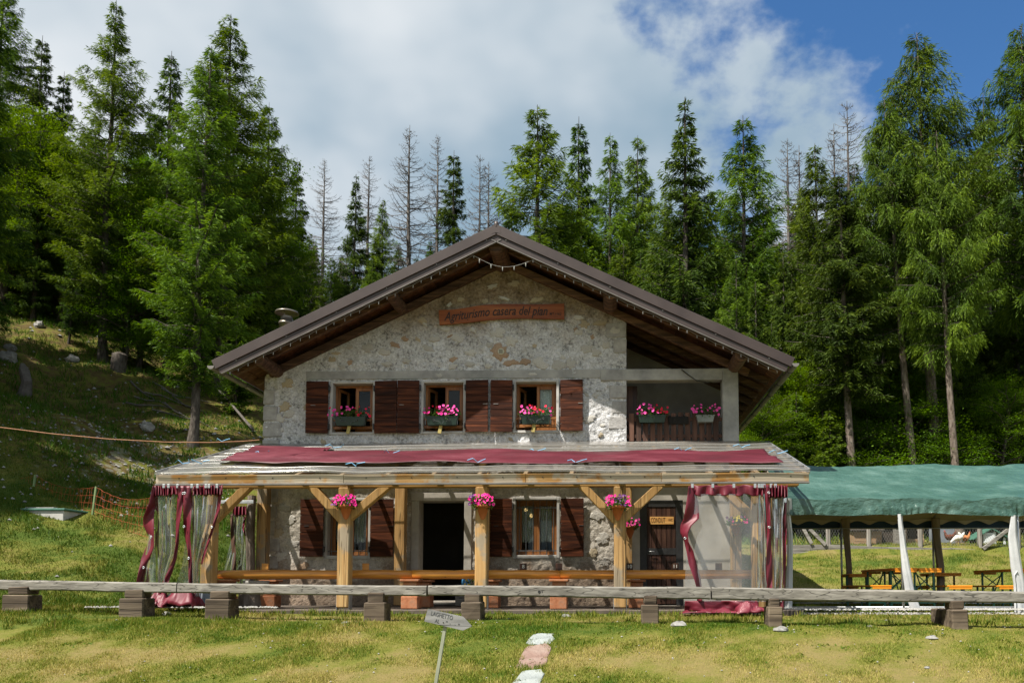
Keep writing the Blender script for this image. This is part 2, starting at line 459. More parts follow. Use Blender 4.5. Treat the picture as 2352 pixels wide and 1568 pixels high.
    M['floor'] = mottled('porch_paving', (0.07, 0.055, 0.045), (0.14, 0.115, 0.095), 2.0, 0.9, 0.3, 20, 0.01)
    M['quoin'] = mottled('corner_stone', (0.27, 0.26, 0.25), (0.46, 0.45, 0.44), 5, 0.95, 0.9, 20, 0.02, vary=0.1)
    M['jamb'] = mottled('door_stone', (0.33, 0.305, 0.27), (0.47, 0.44, 0.40), 4, 0.9, 0.4, 24, 0.008)
    M['white_stone'] = mottled('white_stone', (0.17, 0.165, 0.155), (0.30, 0.295, 0.285), 5, 0.9, 0.5, 14, 0.02, vary=0.1)
    M['slab_white'] = mottled('pale_slab', (0.17, 0.19, 0.188), (0.25, 0.275, 0.27), 4.0, 0.95, 0.9, 16, 0.03, c3=(0.31, 0.335, 0.325))
    M['slab_pink'] = mottled('pink_slab', (0.16, 0.095, 0.075), (0.22, 0.145, 0.12), 4.5, 0.95, 0.9, 16, 0.03, c3=(0.26, 0.195, 0.165))
    M['gravel'] = mottled('white_gravel', (0.22, 0.215, 0.2), (0.38, 0.37, 0.35), 9, 0.95, 0.6, 40, 0.02)
    M['rock'] = mottled('grey_rock', (0.12, 0.115, 0.11), (0.30, 0.295, 0.28), 3, 0.95, 0.7, 10, 0.03, vary=0.25)
    M['black'] = mottled('dark_room', (0.012, 0.011, 0.01), (0.02, 0.018, 0.016), 2, 0.9, 0)
    M['room'] = mottled('room_plaster', (0.10, 0.09, 0.08), (0.14, 0.125, 0.11), 2, 0.9, 0)
    M['planter_green'] = mottled('green_planter', (0.006, 0.019, 0.012), (0.012, 0.03, 0.02), 6, 0.4, 0.05, spec=0.5)
    M['planter_grey'] = mottled('grey_planter', (0.14, 0.16, 0.15), (0.24, 0.26, 0.25), 6, 0.5, 0.05, spec=0.4)
    M['vinyl_red'] = mottled('burgundy_vinyl', (0.07, 0.005, 0.012), (0.115, 0.008, 0.02), 2.2, 0.5, 0.12, 5, 0.03, 0.4, c3=(0.15, 0.015, 0.03))
    M['tarp_red'] = mottled('burgundy_tarp', (0.045, 0.004, 0.009), (0.082, 0.008, 0.017), 1.9, 0.5, 0.5, 3.6, 0.06, 0.4, c3=(0.15, 0.035, 0.05), stretch=(0.35, 1, 1))
    M['tarp_green'] = mottled('green_tarp', (0.03, 0.075, 0.06), (0.043, 0.10, 0.081), 1.6, 0.34, 0.75, 3.6, 0.09, 0.55, c3=(0.085, 0.155, 0.132), stretch=(0.9, 1.2, 1.2))
    M['tent_cream'] = mottled('tent_cream', (0.34, 0.30, 0.24), (0.46, 0.41, 0.34), 2, 0.7, 0.15, 3)
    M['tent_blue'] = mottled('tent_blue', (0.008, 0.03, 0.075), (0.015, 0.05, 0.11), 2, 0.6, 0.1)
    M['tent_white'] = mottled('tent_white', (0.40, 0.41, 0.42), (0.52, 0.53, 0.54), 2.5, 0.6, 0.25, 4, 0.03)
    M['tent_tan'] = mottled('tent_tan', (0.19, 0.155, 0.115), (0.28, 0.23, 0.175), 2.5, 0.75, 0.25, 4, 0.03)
    M['orange'] = mottled('orange_varnish', (0.6, 0.2, 0.01), (0.72, 0.28, 0.02), 3, 0.4, 0.08, 8, 0.004, 0.4, stretch=(1, 6, 6))
    M['table_green'] = mottled('green_table_leg', (0.02, 0.10, 0.085), (0.04, 0.16, 0.13), 5, 0.45, 0.05, spec=0.4)
    M['lace'] = None
    M['rope_orange'] = mottled('orange_cord', (0.26, 0.12, 0.06), (0.34, 0.18, 0.1), 8, 0.8, 0)
    M['net_orange'] = mottled('orange_net', (0.26, 0.04, 0.012), (0.34, 0.065, 0.018), 6, 0.7, 0)
    M['blue_twine'] = mottled('blue_twine', (0.14, 0.36, 0.60), (0.25, 0.5, 0.72), 8, 0.7, 0)
    M['white_wire'] = mottled('pale_wire', (0.2, 0.2, 0.19), (0.3, 0.3, 0.28), 8, 0.5, 0)
    M['bulb'] = mottled('clear_bulb', (0.30, 0.30, 0.28), (0.4, 0.4, 0.38), 4, 0.1, 0, spec=0.8)
    M['carved'] = mottled('carved_letter', (0.03, 0.022, 0.022), (0.045, 0.035, 0.035), 8, 0.8, 0)
    M['burnt'] = mottled('burnt_letter', (0.055, 0.025, 0.008), (0.08, 0.04, 0.014), 8, 0.8, 0)
    M['faint'] = mottled('faded_letter', (0.06, 0.065, 0.075), (0.09, 0.095, 0.105), 8, 0.9, 0)
    M['tag_white'] = mottled('tag_white', (0.6, 0.58, 0.55), (0.7, 0.68, 0.65), 8, 0.7, 0)
    M['vent_white'] = mottled('vent_cover', (0.50, 0.49, 0.38), (0.60, 0.59, 0.48), 8, 0.6, 0)
    M['teal_lid'] = mottled('teal_lid', (0.05, 0.14, 0.11), (0.09, 0.2, 0.16), 5, 0.6, 0.1)
    M['blue_plastic'] = mottled('blue_plastic', (0.05, 0.22, 0.48), (0.09, 0.30, 0.58), 5, 0.35, 0.05, spec=0.5)
    M['hutch_white'] = mottled('hutch_white', (0.55, 0.58, 0.60), (0.70, 0.72, 0.74), 5, 0.6, 0.1)
    M['hutch_green'] = mottled('hutch_green', (0.03, 0.10, 0.07), (0.05, 0.14, 0.10), 5, 0.7, 0.1)
    M['dark_shed'] = mottled('dark_shed', (0.03, 0.025, 0.02), (0.07, 0.055, 0.045), 5, 0.9, 0.2)
    M['grey_sheet'] = mottled('grey_sheet', (0.13, 0.15, 0.18), (0.22, 0.24, 0.27), 3, 0.6, 0.1)
    M['wire'] = mottled('chicken_wire', (0.20, 0.20, 0.19), (0.30, 0.30, 0.28), 8, 0.5, 0, metal=0.5)
    M['hen_brown'] = mottled('hen_brown', (0.22, 0.06, 0.015), (0.42, 0.16, 0.05), 14, 0.85, 0.4, 30, 0.01, c3=(0.5, 0.25, 0.1))
    M['hen_white'] = mottled('hen_white', (0.55, 0.52, 0.46), (0.72, 0.70, 0.65), 14, 0.85, 0.4, 30, 0.01)
    M['hen_dark'] = mottled('hen_dark', (0.03, 0.015, 0.01), (0.14, 0.04, 0.02), 10, 0.85, 0.4, 30, 0.01)
    M['comb'] = mottled('hen_comb', (0.4, 0.03, 0.02), (0.5, 0.05, 0.03), 8, 0.6, 0)
    M['hen_leg'] = mottled('hen_leg', (0.45, 0.32, 0.08), (0.5, 0.36, 0.1), 8, 0.6, 0)
    # clear sheet, glass, lace
    def clear(name, tint, gloss, milky, rough, milkcol=(0.75, 0.78, 0.8), bump=0.0):
        t = NT(name)
        tr = t.n('ShaderNodeBsdfTransparent'); tr.inputs[0].default_value = rgba(tint)
        df = t.n('ShaderNodeBsdfDiffuse'); df.inputs[0].default_value = rgba(milkcol)
        tl = t.n('ShaderNodeBsdfTranslucent'); tl.inputs[0].default_value = rgba(milkcol)
        ad = t.n('ShaderNodeMixShader'); ad.inputs[0].default_value = 0.5; t.l(df.outputs[0], ad.inputs[1]); t.l(tl.outputs[0], ad.inputs[2])
        m1 = t.n('ShaderNodeMixShader')
        dirt = t.mr(t.noise(1.7, 6, 0.65), 0.3, 0.75, milky * 0.8, milky * 1.25)
        t.l(dirt, m1.inputs[0]); t.l(tr.outputs[0], m1.inputs[1]); t.l(ad.outputs[0], m1.inputs[2])
        gl = t.n('ShaderNodeBsdfGlossy'); gl.inputs['Roughness'].default_value = rough
        fr = t.n('ShaderNodeFresnel'); fr.inputs[0].default_value = 1.45
        if bump:
            b = t.bump(t.noise(4, 3), bump, 0.02); t.l(b, gl.inputs['Normal']); t.l(b, fr.inputs['Normal'])
        m2 = t.n('ShaderNodeMixShader'); t.l(t.math('MULTIPLY', fr.outputs[0], gloss, True), m2.inputs[0])
        t.l(m1.outputs[0], m2.inputs[1]); t.l(gl.outputs[0], m2.inputs[2])
        return t.surf(m2.outputs[0])
    M['roof_sheet'] = clear('clear_roof_sheet', (0.93, 0.92, 0.89), 1.4, 0.36, 0.3, (0.36, 0.34, 0.295), 0.05)
    M['sheet_rib'] = clear('clear_sheet_rib', (0.9, 0.9, 0.88), 1.5, 0.62, 0.2, (0.6, 0.585, 0.55))
    M['clear_vinyl'] = clear('clear_vinyl', (0.95, 0.96, 0.96), 0.9, 0.32, 0.14, (0.50, 0.53, 0.56), 0.15)
    M['glass'] = clear('window_glass', (0.86, 0.9, 0.88), 0.6, 0.0, 0.02)
    t = NT('lace_curtain')
    d = t.n('ShaderNodeBsdfDiffuse'); d.inputs[0].default_value = (0.85, 0.88, 0.89, 1)
    tl = t.n('ShaderNodeBsdfTransparent')
    mx = t.n('ShaderNodeMixShader'); t.put(mx.inputs[0], t.mr(t.noise(60, 2), 0.4, 0.6, 0.55, 0.95)); t.l(tl.outputs[0], mx.inputs[1]); t.l(d.outputs[0], mx.inputs[2])
    M['lace'] = t.surf(mx.outputs[0])
    t = NT('lamp_bulb'); e = t.n('ShaderNodeEmission'); e.inputs[0].default_value = (1.0, 0.62, 0.25, 1); e.inputs[1].default_value = 1.6
    M['lamp'] = t.surf(e.outputs[0])
    # foliage
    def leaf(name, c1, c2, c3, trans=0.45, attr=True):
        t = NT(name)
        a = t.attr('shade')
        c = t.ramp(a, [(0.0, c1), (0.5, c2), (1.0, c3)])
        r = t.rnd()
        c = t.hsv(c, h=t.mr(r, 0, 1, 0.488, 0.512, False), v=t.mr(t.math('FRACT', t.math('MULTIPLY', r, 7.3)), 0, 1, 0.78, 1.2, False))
        d = t.n('ShaderNodeBsdfDiffuse'); t.l(c, d.inputs[0])
        tr = t.n('ShaderNodeBsdfTranslucent'); t.l(t.hsv(c, h=0.49, sat=1.1, v=1.25), tr.inputs[0])
        m = t.n('ShaderNodeMixShader'); m.inputs[0].default_value = trans
        t.l(d.outputs[0], m.inputs[1]); t.l(tr.outputs[0], m.inputs[2])
        g = t.n('ShaderNodeBsdfGlossy'); g.inputs['Roughness'].default_value = 0.5
        m2 = t.n('ShaderNodeMixShader'); m2.inputs[0].default_value = 0.008; t.l(m.outputs[0], m2.inputs[1]); t.l(g.outputs[0], m2.inputs[2])
        return t.surf(m2.outputs[0])
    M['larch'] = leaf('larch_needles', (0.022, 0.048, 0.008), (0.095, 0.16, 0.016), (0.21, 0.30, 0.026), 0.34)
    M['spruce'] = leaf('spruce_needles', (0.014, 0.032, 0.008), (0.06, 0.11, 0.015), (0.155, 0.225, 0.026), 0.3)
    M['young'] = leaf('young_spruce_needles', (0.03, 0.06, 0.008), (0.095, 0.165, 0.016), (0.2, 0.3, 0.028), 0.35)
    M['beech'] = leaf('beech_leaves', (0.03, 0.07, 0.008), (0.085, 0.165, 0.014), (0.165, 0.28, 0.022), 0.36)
    M['petunia_leaf'] = leaf('petunia_leaves', (0.03, 0.07, 0.015), (0.07, 0.14, 0.03), (0.12, 0.22, 0.05), 0.35)
    M['grass'] = leaf('grass_blades', (0.055, 0.115, 0.012), (0.18, 0.195, 0.028), (0.37, 0.305, 0.105), 0.25)
    def petal(name, c, c0):
        t = NT(name)
        f = t.mr(t.math('POWER', t.attr('shade'), 1.0), 0.0, 0.45)
        return t.surf(t.pbr(t.mix(f, c0, c), 0.6, spec=0.2))
    M['petal_pink'] = petal('pink_petals', (0.80, 0.075, 0.36), (0.40, 0.01, 0.15))
    M['petal_red'] = petal('red_petals', (0.62, 0.012, 0.05), (0.35, 0.01, 0.03))
    M['petal_magenta'] = petal('magenta_petals', (0.72, 0.02, 0.25), (0.35, 0.01, 0.12))
    M['petal_violet'] = petal('violet_petals', (0.10, 0.015, 0.16), (0.5, 0.4, 0.1))
    M['petal_yellow'] = petal('yellow_petals', (0.62, 0.50, 0.06), (0.5, 0.3, 0.02))
make_materials()
# ------------------------------------------------------------------ the ground
def relu(v, k=0.6):
    return 0.5 * (v + np.sqrt(v * v + k * k))
def ground(x, y, fine=True):
    x = np.asarray(x, float); y = np.asarray(y, float)
    d = y + 18.3
    crest = -6.75 - 0.05 * np.clip(x, -12, 10)
    fore = -1.25 * np.tanh(0.27 * relu(crest - y, 0.5) / 1.25 * 1.1)
    back = 0.205 * relu(y - 3.0, 1.5) - 0.10 * relu(y - 12.5, 2.0) + 0.16 * relu(y - 42, 6) - 0.2 * relu(y - 150, 20)
    left = 0.375 * relu(d - 16.6, 1.2) + 0.35 * relu(-x - 14, 2) - 0.40 * relu(d - 70, 10)
    w = sst(8.8, 13.0, -x)
    z = fore + back * (1 - w) + left * w + 0.02 * relu(-x - 4.5, 1) * sst(8, 2, y) * sst(-16, -6, y)
    # the earth bank behind the net fence
    z = z + 0.75 * sst(16.3, 19.5, -x) * sst(4.6, 6.4, y) * (1 - sst(8.5, 12, y))
    z = z + 0.27 * sst(11.35, 11.75, y) * (1 - sst(15, 19, y)) * sst(3.5, 5, x)
    if fine:
        hill = w * sst(6.0, 11.0, y)
        z = z + (0.035 + 0.0 * x) * fbm(x * 0.55, y * 0.55, seed=3, octv=3) * sst(-4.3, -5.5, y)
        z = z + 0.10 * fbm(x * 0.35, y * 0.35, seed=5, octv=3) * sst(0.5, 5, y)
        z = z + hill * (0.38 * fbm(x * 0.22, y * 0.22, seed=9, octv=4, gain=0.55) + 0.1 * fbm(x * 1.3, y * 1.3, seed=11, octv=3))
        z = z + 1.6 * fbm(x * 0.04, y * 0.04, seed=21, octv=3) * sst(35, 60, y)
    return z
def dryness(x, y):
    """0 fresh green .. 1 straw"""
    a = fbm(x * 0.55 + 3, y * 0.75, seed=31, octv=5, gain=0.72) * 0.27
    b = fbm(x * 4.3, y * 4.3, seed=37, octv=3) * 0.22
    base = 0.49 + 0.08 * sst(-7.6, -9.0, y) - 0.32 * sst(-8.0, -10.5, x) * sst(-6, -4, y) - 0.10 * sst(-7.8, -6.8, y) * sst(-4, -5.5, y)
    return np.clip(base + a + b, 0, 1)
def forestness(x, y):
    lf = sst(8.5, 12.5, -x) * sst(4.5, 7.0, y - 0.10 * (x + 16))
    bk = sst(19, 24, y)
    return np.clip(np.maximum(lf, bk), 0, 1)

def spaced(a, b, near0, near1, fine, grow=1.18):
    v = list(np.arange(near0, near1 + 1e-6, fine))
    s = fine; p = near1
    while p < b: s *= grow; p += s; v.append(min(p, b))
    s = fine; p = near0; lo = []
    while p > a: s *= grow; p -= s; lo.append(max(p, a))
    return np.array(lo[::-1] + v)
GXS = spaced(-600, 600, -38, 20, 0.24); GYS = spaced(-60, 900, -19, 34, 0.24)
_GX, _GY = np.meshgrid(GXS, GYS); GZ = ground(_GX, _GY)
import bisect
_gxl, _gyl = GXS.tolist(), GYS.tolist()
def gz(x, y):
    i = min(max(bisect.bisect_right(_gxl, x) - 1, 0), len(_gxl) - 2); j = min(max(bisect.bisect_right(_gyl, y) - 1, 0), len(_gyl) - 2)
    u = (x - _gxl[i]) / (_gxl[i + 1] - _gxl[i]); v = (y - _gyl[j]) / (_gyl[j + 1] - _gyl[j])
    return float((GZ[j, i] * (1 - u) + GZ[j, i + 1] * u) * (1 - v) + (GZ[j + 1, i] * (1 - u) + GZ[j + 1, i + 1] * u) * v)
def build_ground():
    xs, ys = GXS, GYS
    X, Y = np.meshgrid(xs, ys)
    Z = GZ
    # beneath the porch and the house the earth stays under the paving
    inside = (X > -8.1) & (X < 3.2) & (Y > -3.9) & (Y < 9)
    Z = np.where(inside, -0.06, Z)
    V = np.stack([X.ravel(), Y.ravel(), Z.ravel()], 1)
    h, w = X.shape
    i = np.arange(h - 1)[:, None] * w + np.arange(w - 1)[None, :]
    Fq = np.stack([i, i + 1, i + w + 1, i + w], -1).reshape(-1, 4)
    t = NT('meadow_ground')
    dry = t.attr('dry'); fo = t.attr('forest')
    v = t.coord()
    n1 = t.noise(9, 6, 0.7, v)
    g = t.ramp(t.math('ADD', dry, t.math('MULTIPLY', t.math('SUBTRACT', n1, 0.5), 0.9)), [(0.1, (0.055, 0.085, 0.013)), (0.45, (0.125, 0.13, 0.025)), (0.85, (0.185, 0.148, 0.058))])
    fl = t.ramp(t.noise(2.2, 7, 0.7, v), [(0.32, (0.03, 0.036, 0.008)), (0.47, (0.095, 0.065, 0.026)), (0.58, (0.10, 0.115, 0.016)), (0.72, (0.19, 0.115, 0.05))])
    st = t.mr(t.math('ADD', t.vor(3.2, v), t.math('MULTIPLY', t.attr('scree'), -0.45)), 0.02, 0.09, 1.0, 0.0)
    fl = t.mix(t.math('MULTIPLY', st, 0.3), fl, (0.24, 0.235, 0.22))
    c = t.mix(fo, g, fl)
    t.surf(t.pbr(c, 0.95, t.bump(t.noise(22, 6, 0.7, v), 0.7, 0.05), spec=0.1))
    o = np_obj('ground', V, Fq, t.mat, None, True)
    me = o.data
    for nm, val in (('dry', dryness(X, Y)), ('forest', forestness(X, Y)),
                    ('scree', np.exp(-(((X + 17.0) / 2.6) ** 2 + ((Y - 9.0) / 3.6) ** 2)))):
        a = me.attributes.new(nm, 'FLOAT', 'POINT'); a.data.foreach_set('value', val.ravel().astype(np.float32))
    tag(o, kind='structure')
    return o
build_ground()

def leaves_mesh(name, P, D, W, L, Wd, shade, tip=1.0, bend=None):
    """diamond leaves: foot P, direction D, side W, length L, width Wd"""
    N = len(P)
    L = np.broadcast_to(np.asarray(L, float), (N,))[:, None]; Wd = np.broadcast_to(np.asarray(Wd, float), (N,))[:, None]
    mid = P + D * L * 0.5
    tipp = P + D * L
    if bend is not None: tipp = tipp + bend
    V = np.empty((N, 4, 3)); V[:, 0] = P; V[:, 1] = mid + W * Wd * 0.5; V[:, 2] = tipp; V[:, 3] = mid - W * Wd * 0.5
    Fq = np.arange(N * 4).reshape(N, 4)
    me = np_mesh(name, V.reshape(-1, 3), Fq)
    a = me.attributes.new('shade', 'FLOAT', 'POINT'); a.data.foreach_set('value', np.repeat(shade, 4).astype(np.float32))
    return me
def unit(v): return v / np.maximum(np.linalg.norm(v, axis=-1, keepdims=True), 1e-9)

rng = np.random.default_rng(7)
def keep_clear(x, y):
    """true where no grass grows: porch, house, slabs, tent gravel"""
    m = (x > -8.2) & (x < 3.3) & (y > -3.95) & (y < 9.5)
    m |= (x > 3.45) & (x < 11) & (y > -2.75 - 0.25 * np.sin(x * 3)) & (y < -2.05) & (fbm(x * 3, y * 3, seed=8, octv=2) > -0.25)
    for c, h in SLABS: m |= (np.abs(x - c[0]) < h[0] * (0.8 + 0.2 * np.sin(y * 23))) & (np.abs(y - c[1]) < h[1] * (0.8 + 0.15 * np.sin(x * 31)))
    return m
# stepping slabs: where they lie (centre x, y) and half sizes
def on_ground(px, py, y0=-12.5, y1=25):
    """the place on the ground seen at that point of the photograph"""
    d = ray(px, py); prev = None
    t0 = (y0 - CAM.y) / d.y; t1 = (y1 - CAM.y) / d.y
    for k in range(900):
        t = t0 + (t1 - t0) * k / 899
        p = CAM + d * t
        if p.z < gz(p.x, p.y): return p
    return CAM + d * t1
SLABS = []
_sl = [(1243, 1468, 0.17, 0.22), (1229, 1511, 0.19, 0.43), (1214, 1562, 0.18, 0.32)]
for px, py, hx, hy in _sl:
    p = on_ground(px, py, -11.5); SLABS.append(((p.x, p.y), (hx, hy)))

def blades(name, n, xr, yr, hmin, hmax, width, label, keepf=None, dens=None, shade_add=0.0):
    x = rng.uniform(xr[0], xr[1], n); y = rng.uniform(yr[0], yr[1], n)
    k = ~keep_clear(x, y)
    if keepf is not None: k &= keepf(x, y)
    x, y = x[k], y[k]; N = len(x)
    dr = dryness(x, y)
    tuft = fbm(x * 1.7, y * 1.7, seed=51, octv=3)
    h = rng.uniform(hmin, hmax, N) * (1 + 0.7 * np.clip(tuft, -0.7, 1.2)) * (1.15 - 0.35 * dr)
    a = rng.uniform(0, 2 * np.pi, N); lean = rng.uniform(0.1, 0.9, N)
    D = unit(np.stack([np.cos(a) * lean, np.sin(a) * lean, np.ones(N)], 1))
    b = rng.uniform(0, 2 * np.pi, N)
    W = np.stack([np.cos(b), np.sin(b), np.zeros(N)], 1)
    P = np.stack([x, y, ground(x, y) - 0.01], 1)
    sh = np.clip(dr * 1.05 + rng.normal(0, 0.24, N) + shade_add, 0, 1)
    wd = (width * rng.uniform(0.6, 1.3, N))[:, None]
    V = np.empty((N, 3, 3)); V[:, 0] = P - W * wd * 0.5; V[:, 1] = P + W * wd * 0.5; V[:, 2] = P + D * h[:, None]
    me = np_mesh(name, V.reshape(-1, 3), np.arange(N * 3).reshape(N, 3))
    at_ = me.attributes.new('shade', 'FLOAT', 'POINT'); at_.data.foreach_set('value', np.repeat(sh, 3).astype(np.float32))
    me.materials.append(M['grass'])
    o = linkobj(bpy.data.objects.new(name, me)); return tag(o, label, 'grass', kind='stuff')
def rough(x, y): return fbm(x * 0.9, y * 0.9, seed=71, octv=3) > -0.35
blades('lawn_grass', 380000, (-8.5, 7.2), (-9.9, -6.0), 0.02, 0.052, 0.011, 'short dry and green grass covering the slope in front of the beams')
blades('terrace_grass', 60000, (-12.5, 10.5), (-6.6, -3.3), 0.03, 0.07, 0.013, 'short green grass on the strip between the beams and the porch')
blades('meadow_grass', 150000, (-21, -8.3), (-5.2, 7.5), 0.045, 0.10, 0.02, 'green meadow grass rising behind the beams at the left', shade_add=-0.08)
blades('bank_grass', 90000, (3.3, 21), (-2.0, 13), 0.045, 0.10, 0.02, 'mown grass bank rising behind the green tent', shade_add=-0.05)
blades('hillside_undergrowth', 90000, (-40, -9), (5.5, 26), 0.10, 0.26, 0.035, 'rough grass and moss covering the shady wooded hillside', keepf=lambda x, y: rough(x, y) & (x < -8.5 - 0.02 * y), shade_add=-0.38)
blades('forest_undergrowth', 50000, (-9, 34), (13, 34), 0.12, 0.4, 0.05, 'low green growth along the foot of the wood', keepf=rough, shade_add=-0.3)

def edge_tufts():
    g = np.random.default_rng(19); xs_, ys_, hs_ = [], [], []
    for i in range(260):
        if i < 150: cx_, cy_ = g.uniform(-8.0, 3.3), g.uniform(-4.15, -3.7)
        else: cx_, cy_ = g.uniform(-10, 7), g.uniform(-7.0, -4.4)
        n = int(g.integers(14, 46)); s = g.uniform(0.03, 0.09)
        xs_.append(g.normal(cx_, s, n)); ys_.append(g.normal(cy_, s, n)); hs_.append(g.uniform(0.05, 0.17, n) * g.uniform(0.6, 1.1))
    x, y, h = np.concatenate(xs_), np.concatenate(ys_), np.concatenate(hs_); N = len(x)
    a = g.uniform(0, 2 * np.pi, N); lean = g.uniform(0.1, 0.7, N)
    D = unit(np.stack([np.cos(a) * lean, np.sin(a) * lean, np.ones(N)], 1)); b = g.uniform(0, 2 * np.pi, N)
    W = np.stack([np.cos(b), np.sin(b), np.zeros(N)], 1)
    me = leaves_mesh('grass_tufts', np.stack([x, y, ground(x, y) - 0.01], 1), D, W, h, g.uniform(0.008, 0.018, N), np.clip(g.normal(0.3, 0.25, N), 0, 1)); me.materials.append(M['grass'])
    tag(linkobj(bpy.data.objects.new('grass_tufts', me)), 'taller grass tufts along the porch edge and around the beams', 'grass', kind='stuff')
    P, DD, L = [], [], []
    for i in range(230):
        cx_, cy_ = g.uniform(-8, 7), g.uniform(-9.7, -6.2)
        if dryness(np.array([cx_]), np.array([cy_]))[0] > 0.62: continue
        n = int(g.integers(10, 26)); s = g.uniform(0.03, 0.10)
        px_ = np.stack([g.normal(cx_, s, n), g.normal(cy_, s, n)], 1); an = g.uniform(0, 2 * np.pi, n)
        P.append(np.stack([px_[:, 0], px_[:, 1], ground(px_[:, 0], px_[:, 1])], 1)); DD.append(np.stack([np.cos(an), np.sin(an), g.uniform(0.25, 0.9, n)], 1)); L.append(g.uniform(0.025, 0.06, n))
    P, DD, L = np.concatenate(P), unit(np.concatenate(DD)), np.concatenate(L)
    W = unit(np.cross(DD, np.array([0, 0, 1.0]) + g.normal(0, 0.2, P.shape)))
    me = leaves_mesh('lawn_weeds', P, DD, W, L, L * 0.55, np.clip(g.normal(0.12, 0.12, len(P)), 0, 1)); me.materials.append(M['grass'])
    tag(linkobj(bpy.data.objects.new('lawn_weeds', me)), 'dark green broad leaved weeds dotted over the lawn', 'weeds', kind='stuff')
edge_tufts()
# ------------------------------------------------------------------ the farmhouse
XL, XM, XR = atx(596, 0), atx(1440, 0), atx(1701, 0)           # wall's left corner, edge of the balcony, outer pillar edge
BACK = 9.0
house = empty('farmhouse', ((XL + XR) / 2, 4.0, 0.0), 'stone farmhouse with brown gabled roof, dark shutters and a corner balcony', 'house')
ZB = atz(1014, 0)                                              # balcony floor
YV = -1.2                                                      # plane of the front verge
PK = at(1140, 515, YV); EL = at(486, 828, YV); ER = at(1826, 822, YV)
def slope_pt(side, u, n, y):
    e = EL if side < 0 else ER
    d = Vector((e.x - PK.x, 0, e.z - PK.z)); d.normalize()
    nrm = Vector((-d.z, 0, d.x)) if side > 0 else Vector((d.z, 0, -d.x))
    return Vector((PK.x, y, PK.z)) + d * u + nrm * n
LEN = {-1: (EL - PK).length, 1: (ER - PK).length}
def roof_z(x, n=0.0):
    s = -1 if x < PK.x else 1
    e = EL if s < 0 else ER
    k = (e.z - PK.z) / (e.x - PK.x)
    return PK.z + k * (x - PK.x) + n / math.cos(math.atan(abs(k)))
def slope_box(mb, side, u0, u1, n0, n1, y0, y1, ch=0.0):
    c = slope_pt(side, (u0 + u1) / 2, (n0 + n1) / 2, (y0 + y1) / 2)
    d = (slope_pt(side, 1, 0, 0) - slope_pt(side, 0, 0, 0)); nn = (slope_pt(side, 0, 1, 0) - slope_pt(side, 0, 0, 0))
    return mb.frame_box(c, (d, Vector((0, 1, 0)), nn), (abs(u1 - u0) / 2, abs(y1 - y0) / 2, abs(n1 - n0) / 2), ch)

OPEN = {  # openings in the front wall: left, right, top, bottom in the photograph
    'u1': (764, 856, 881, 992), 'u2': (973, 1064, 879, 990), 'u3': (1184, 1278, 877, 988),
    'l1': (752, 846, 1149, 1275), 'l2': (1184, 1279, 1147, 1274), 'door': (961, 1066, 1150, 1404), 'door2': (1470, 1569, 1148, 1404)}
RECT = {}
for k, (a, b, t, c) in OPEN.items():
    mx_, my_ = (a + b) / 2, (t + c) / 2
    p0 = at(a, my_, 0); p1 = at(b, my_, 0); pt = at(mx_, t, 0); pb = at(mx_, c, 0)
    RECT[k] = (p0.x, p1.x, max(pb.z, 0.02), pt.z)

def wall_material():
    t = NT('rough_stone_render')
    v = t.coord()
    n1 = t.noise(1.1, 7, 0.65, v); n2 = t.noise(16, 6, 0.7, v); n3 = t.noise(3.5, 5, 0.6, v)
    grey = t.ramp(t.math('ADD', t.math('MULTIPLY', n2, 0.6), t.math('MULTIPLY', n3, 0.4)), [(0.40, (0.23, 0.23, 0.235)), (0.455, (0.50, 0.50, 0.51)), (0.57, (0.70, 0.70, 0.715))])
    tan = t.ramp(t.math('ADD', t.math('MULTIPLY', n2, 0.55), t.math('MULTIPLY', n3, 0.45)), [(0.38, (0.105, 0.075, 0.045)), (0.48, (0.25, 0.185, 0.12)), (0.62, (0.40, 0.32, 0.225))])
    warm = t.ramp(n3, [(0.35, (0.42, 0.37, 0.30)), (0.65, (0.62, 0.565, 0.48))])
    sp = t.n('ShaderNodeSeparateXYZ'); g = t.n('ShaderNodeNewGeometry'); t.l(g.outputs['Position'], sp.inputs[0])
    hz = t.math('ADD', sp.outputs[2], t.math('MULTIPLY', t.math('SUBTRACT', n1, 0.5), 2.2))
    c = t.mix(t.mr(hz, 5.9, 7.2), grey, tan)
    low = t.mr(hz, 3.0, 3.6, 1.0, 0.0)
    c = t.mix(t.math('MULTIPLY', low, 0.75), c, warm)
    # brown tint of the lowest courses with the shade there painted in, old soot streaks
    c = t.mix(t.math('MULTIPLY', t.mr(hz, 0.5, 1.1, 1.0, 0.0), 0.85), c, t.ramp(n2, [(0.35, (0.14, 0.09, 0.055)), (0.65, (0.28, 0.20, 0.14))]))
    so_ = t.mr(t.noise(2.3, 6, 0.7, t.coord((1, 1, 2.0), loc=(9, 0, 4))), 0.66, 0.74)
    c = t.mix(t.math('MULTIPLY', so_, 0.35), c, (0.07, 0.06, 0.05))
    och = t.mr(t.noise(1.9, 4, 0.6, t.coord(loc=(3, 7, 1))), 0.6, 0.7)
    c = t.mix(t.math('MULTIPLY', och, 0.18), c, (0.42, 0.35, 0.24))
    pit = t.mr(t.math('ABSOLUTE', t.math('SUBTRACT', t.noise(9, 6, 0.7, v, 0.8), 0.5)), 0.004, 0.03, 1.0, 0.0)
    c = t.mix(t.math('MULTIPLY', pit, 0.5), c, (0.10, 0.09, 0.08))
    b = t.bump(t.math('ADD', t.noise(24, 6, 0.75, v), t.math('MULTIPLY', t.vor(14, v), 0.5)), 0.9, 0.03)
    return t.surf(t.pbr(c, 0.95, b, spec=0.1))
M['wall'] = wall_material()
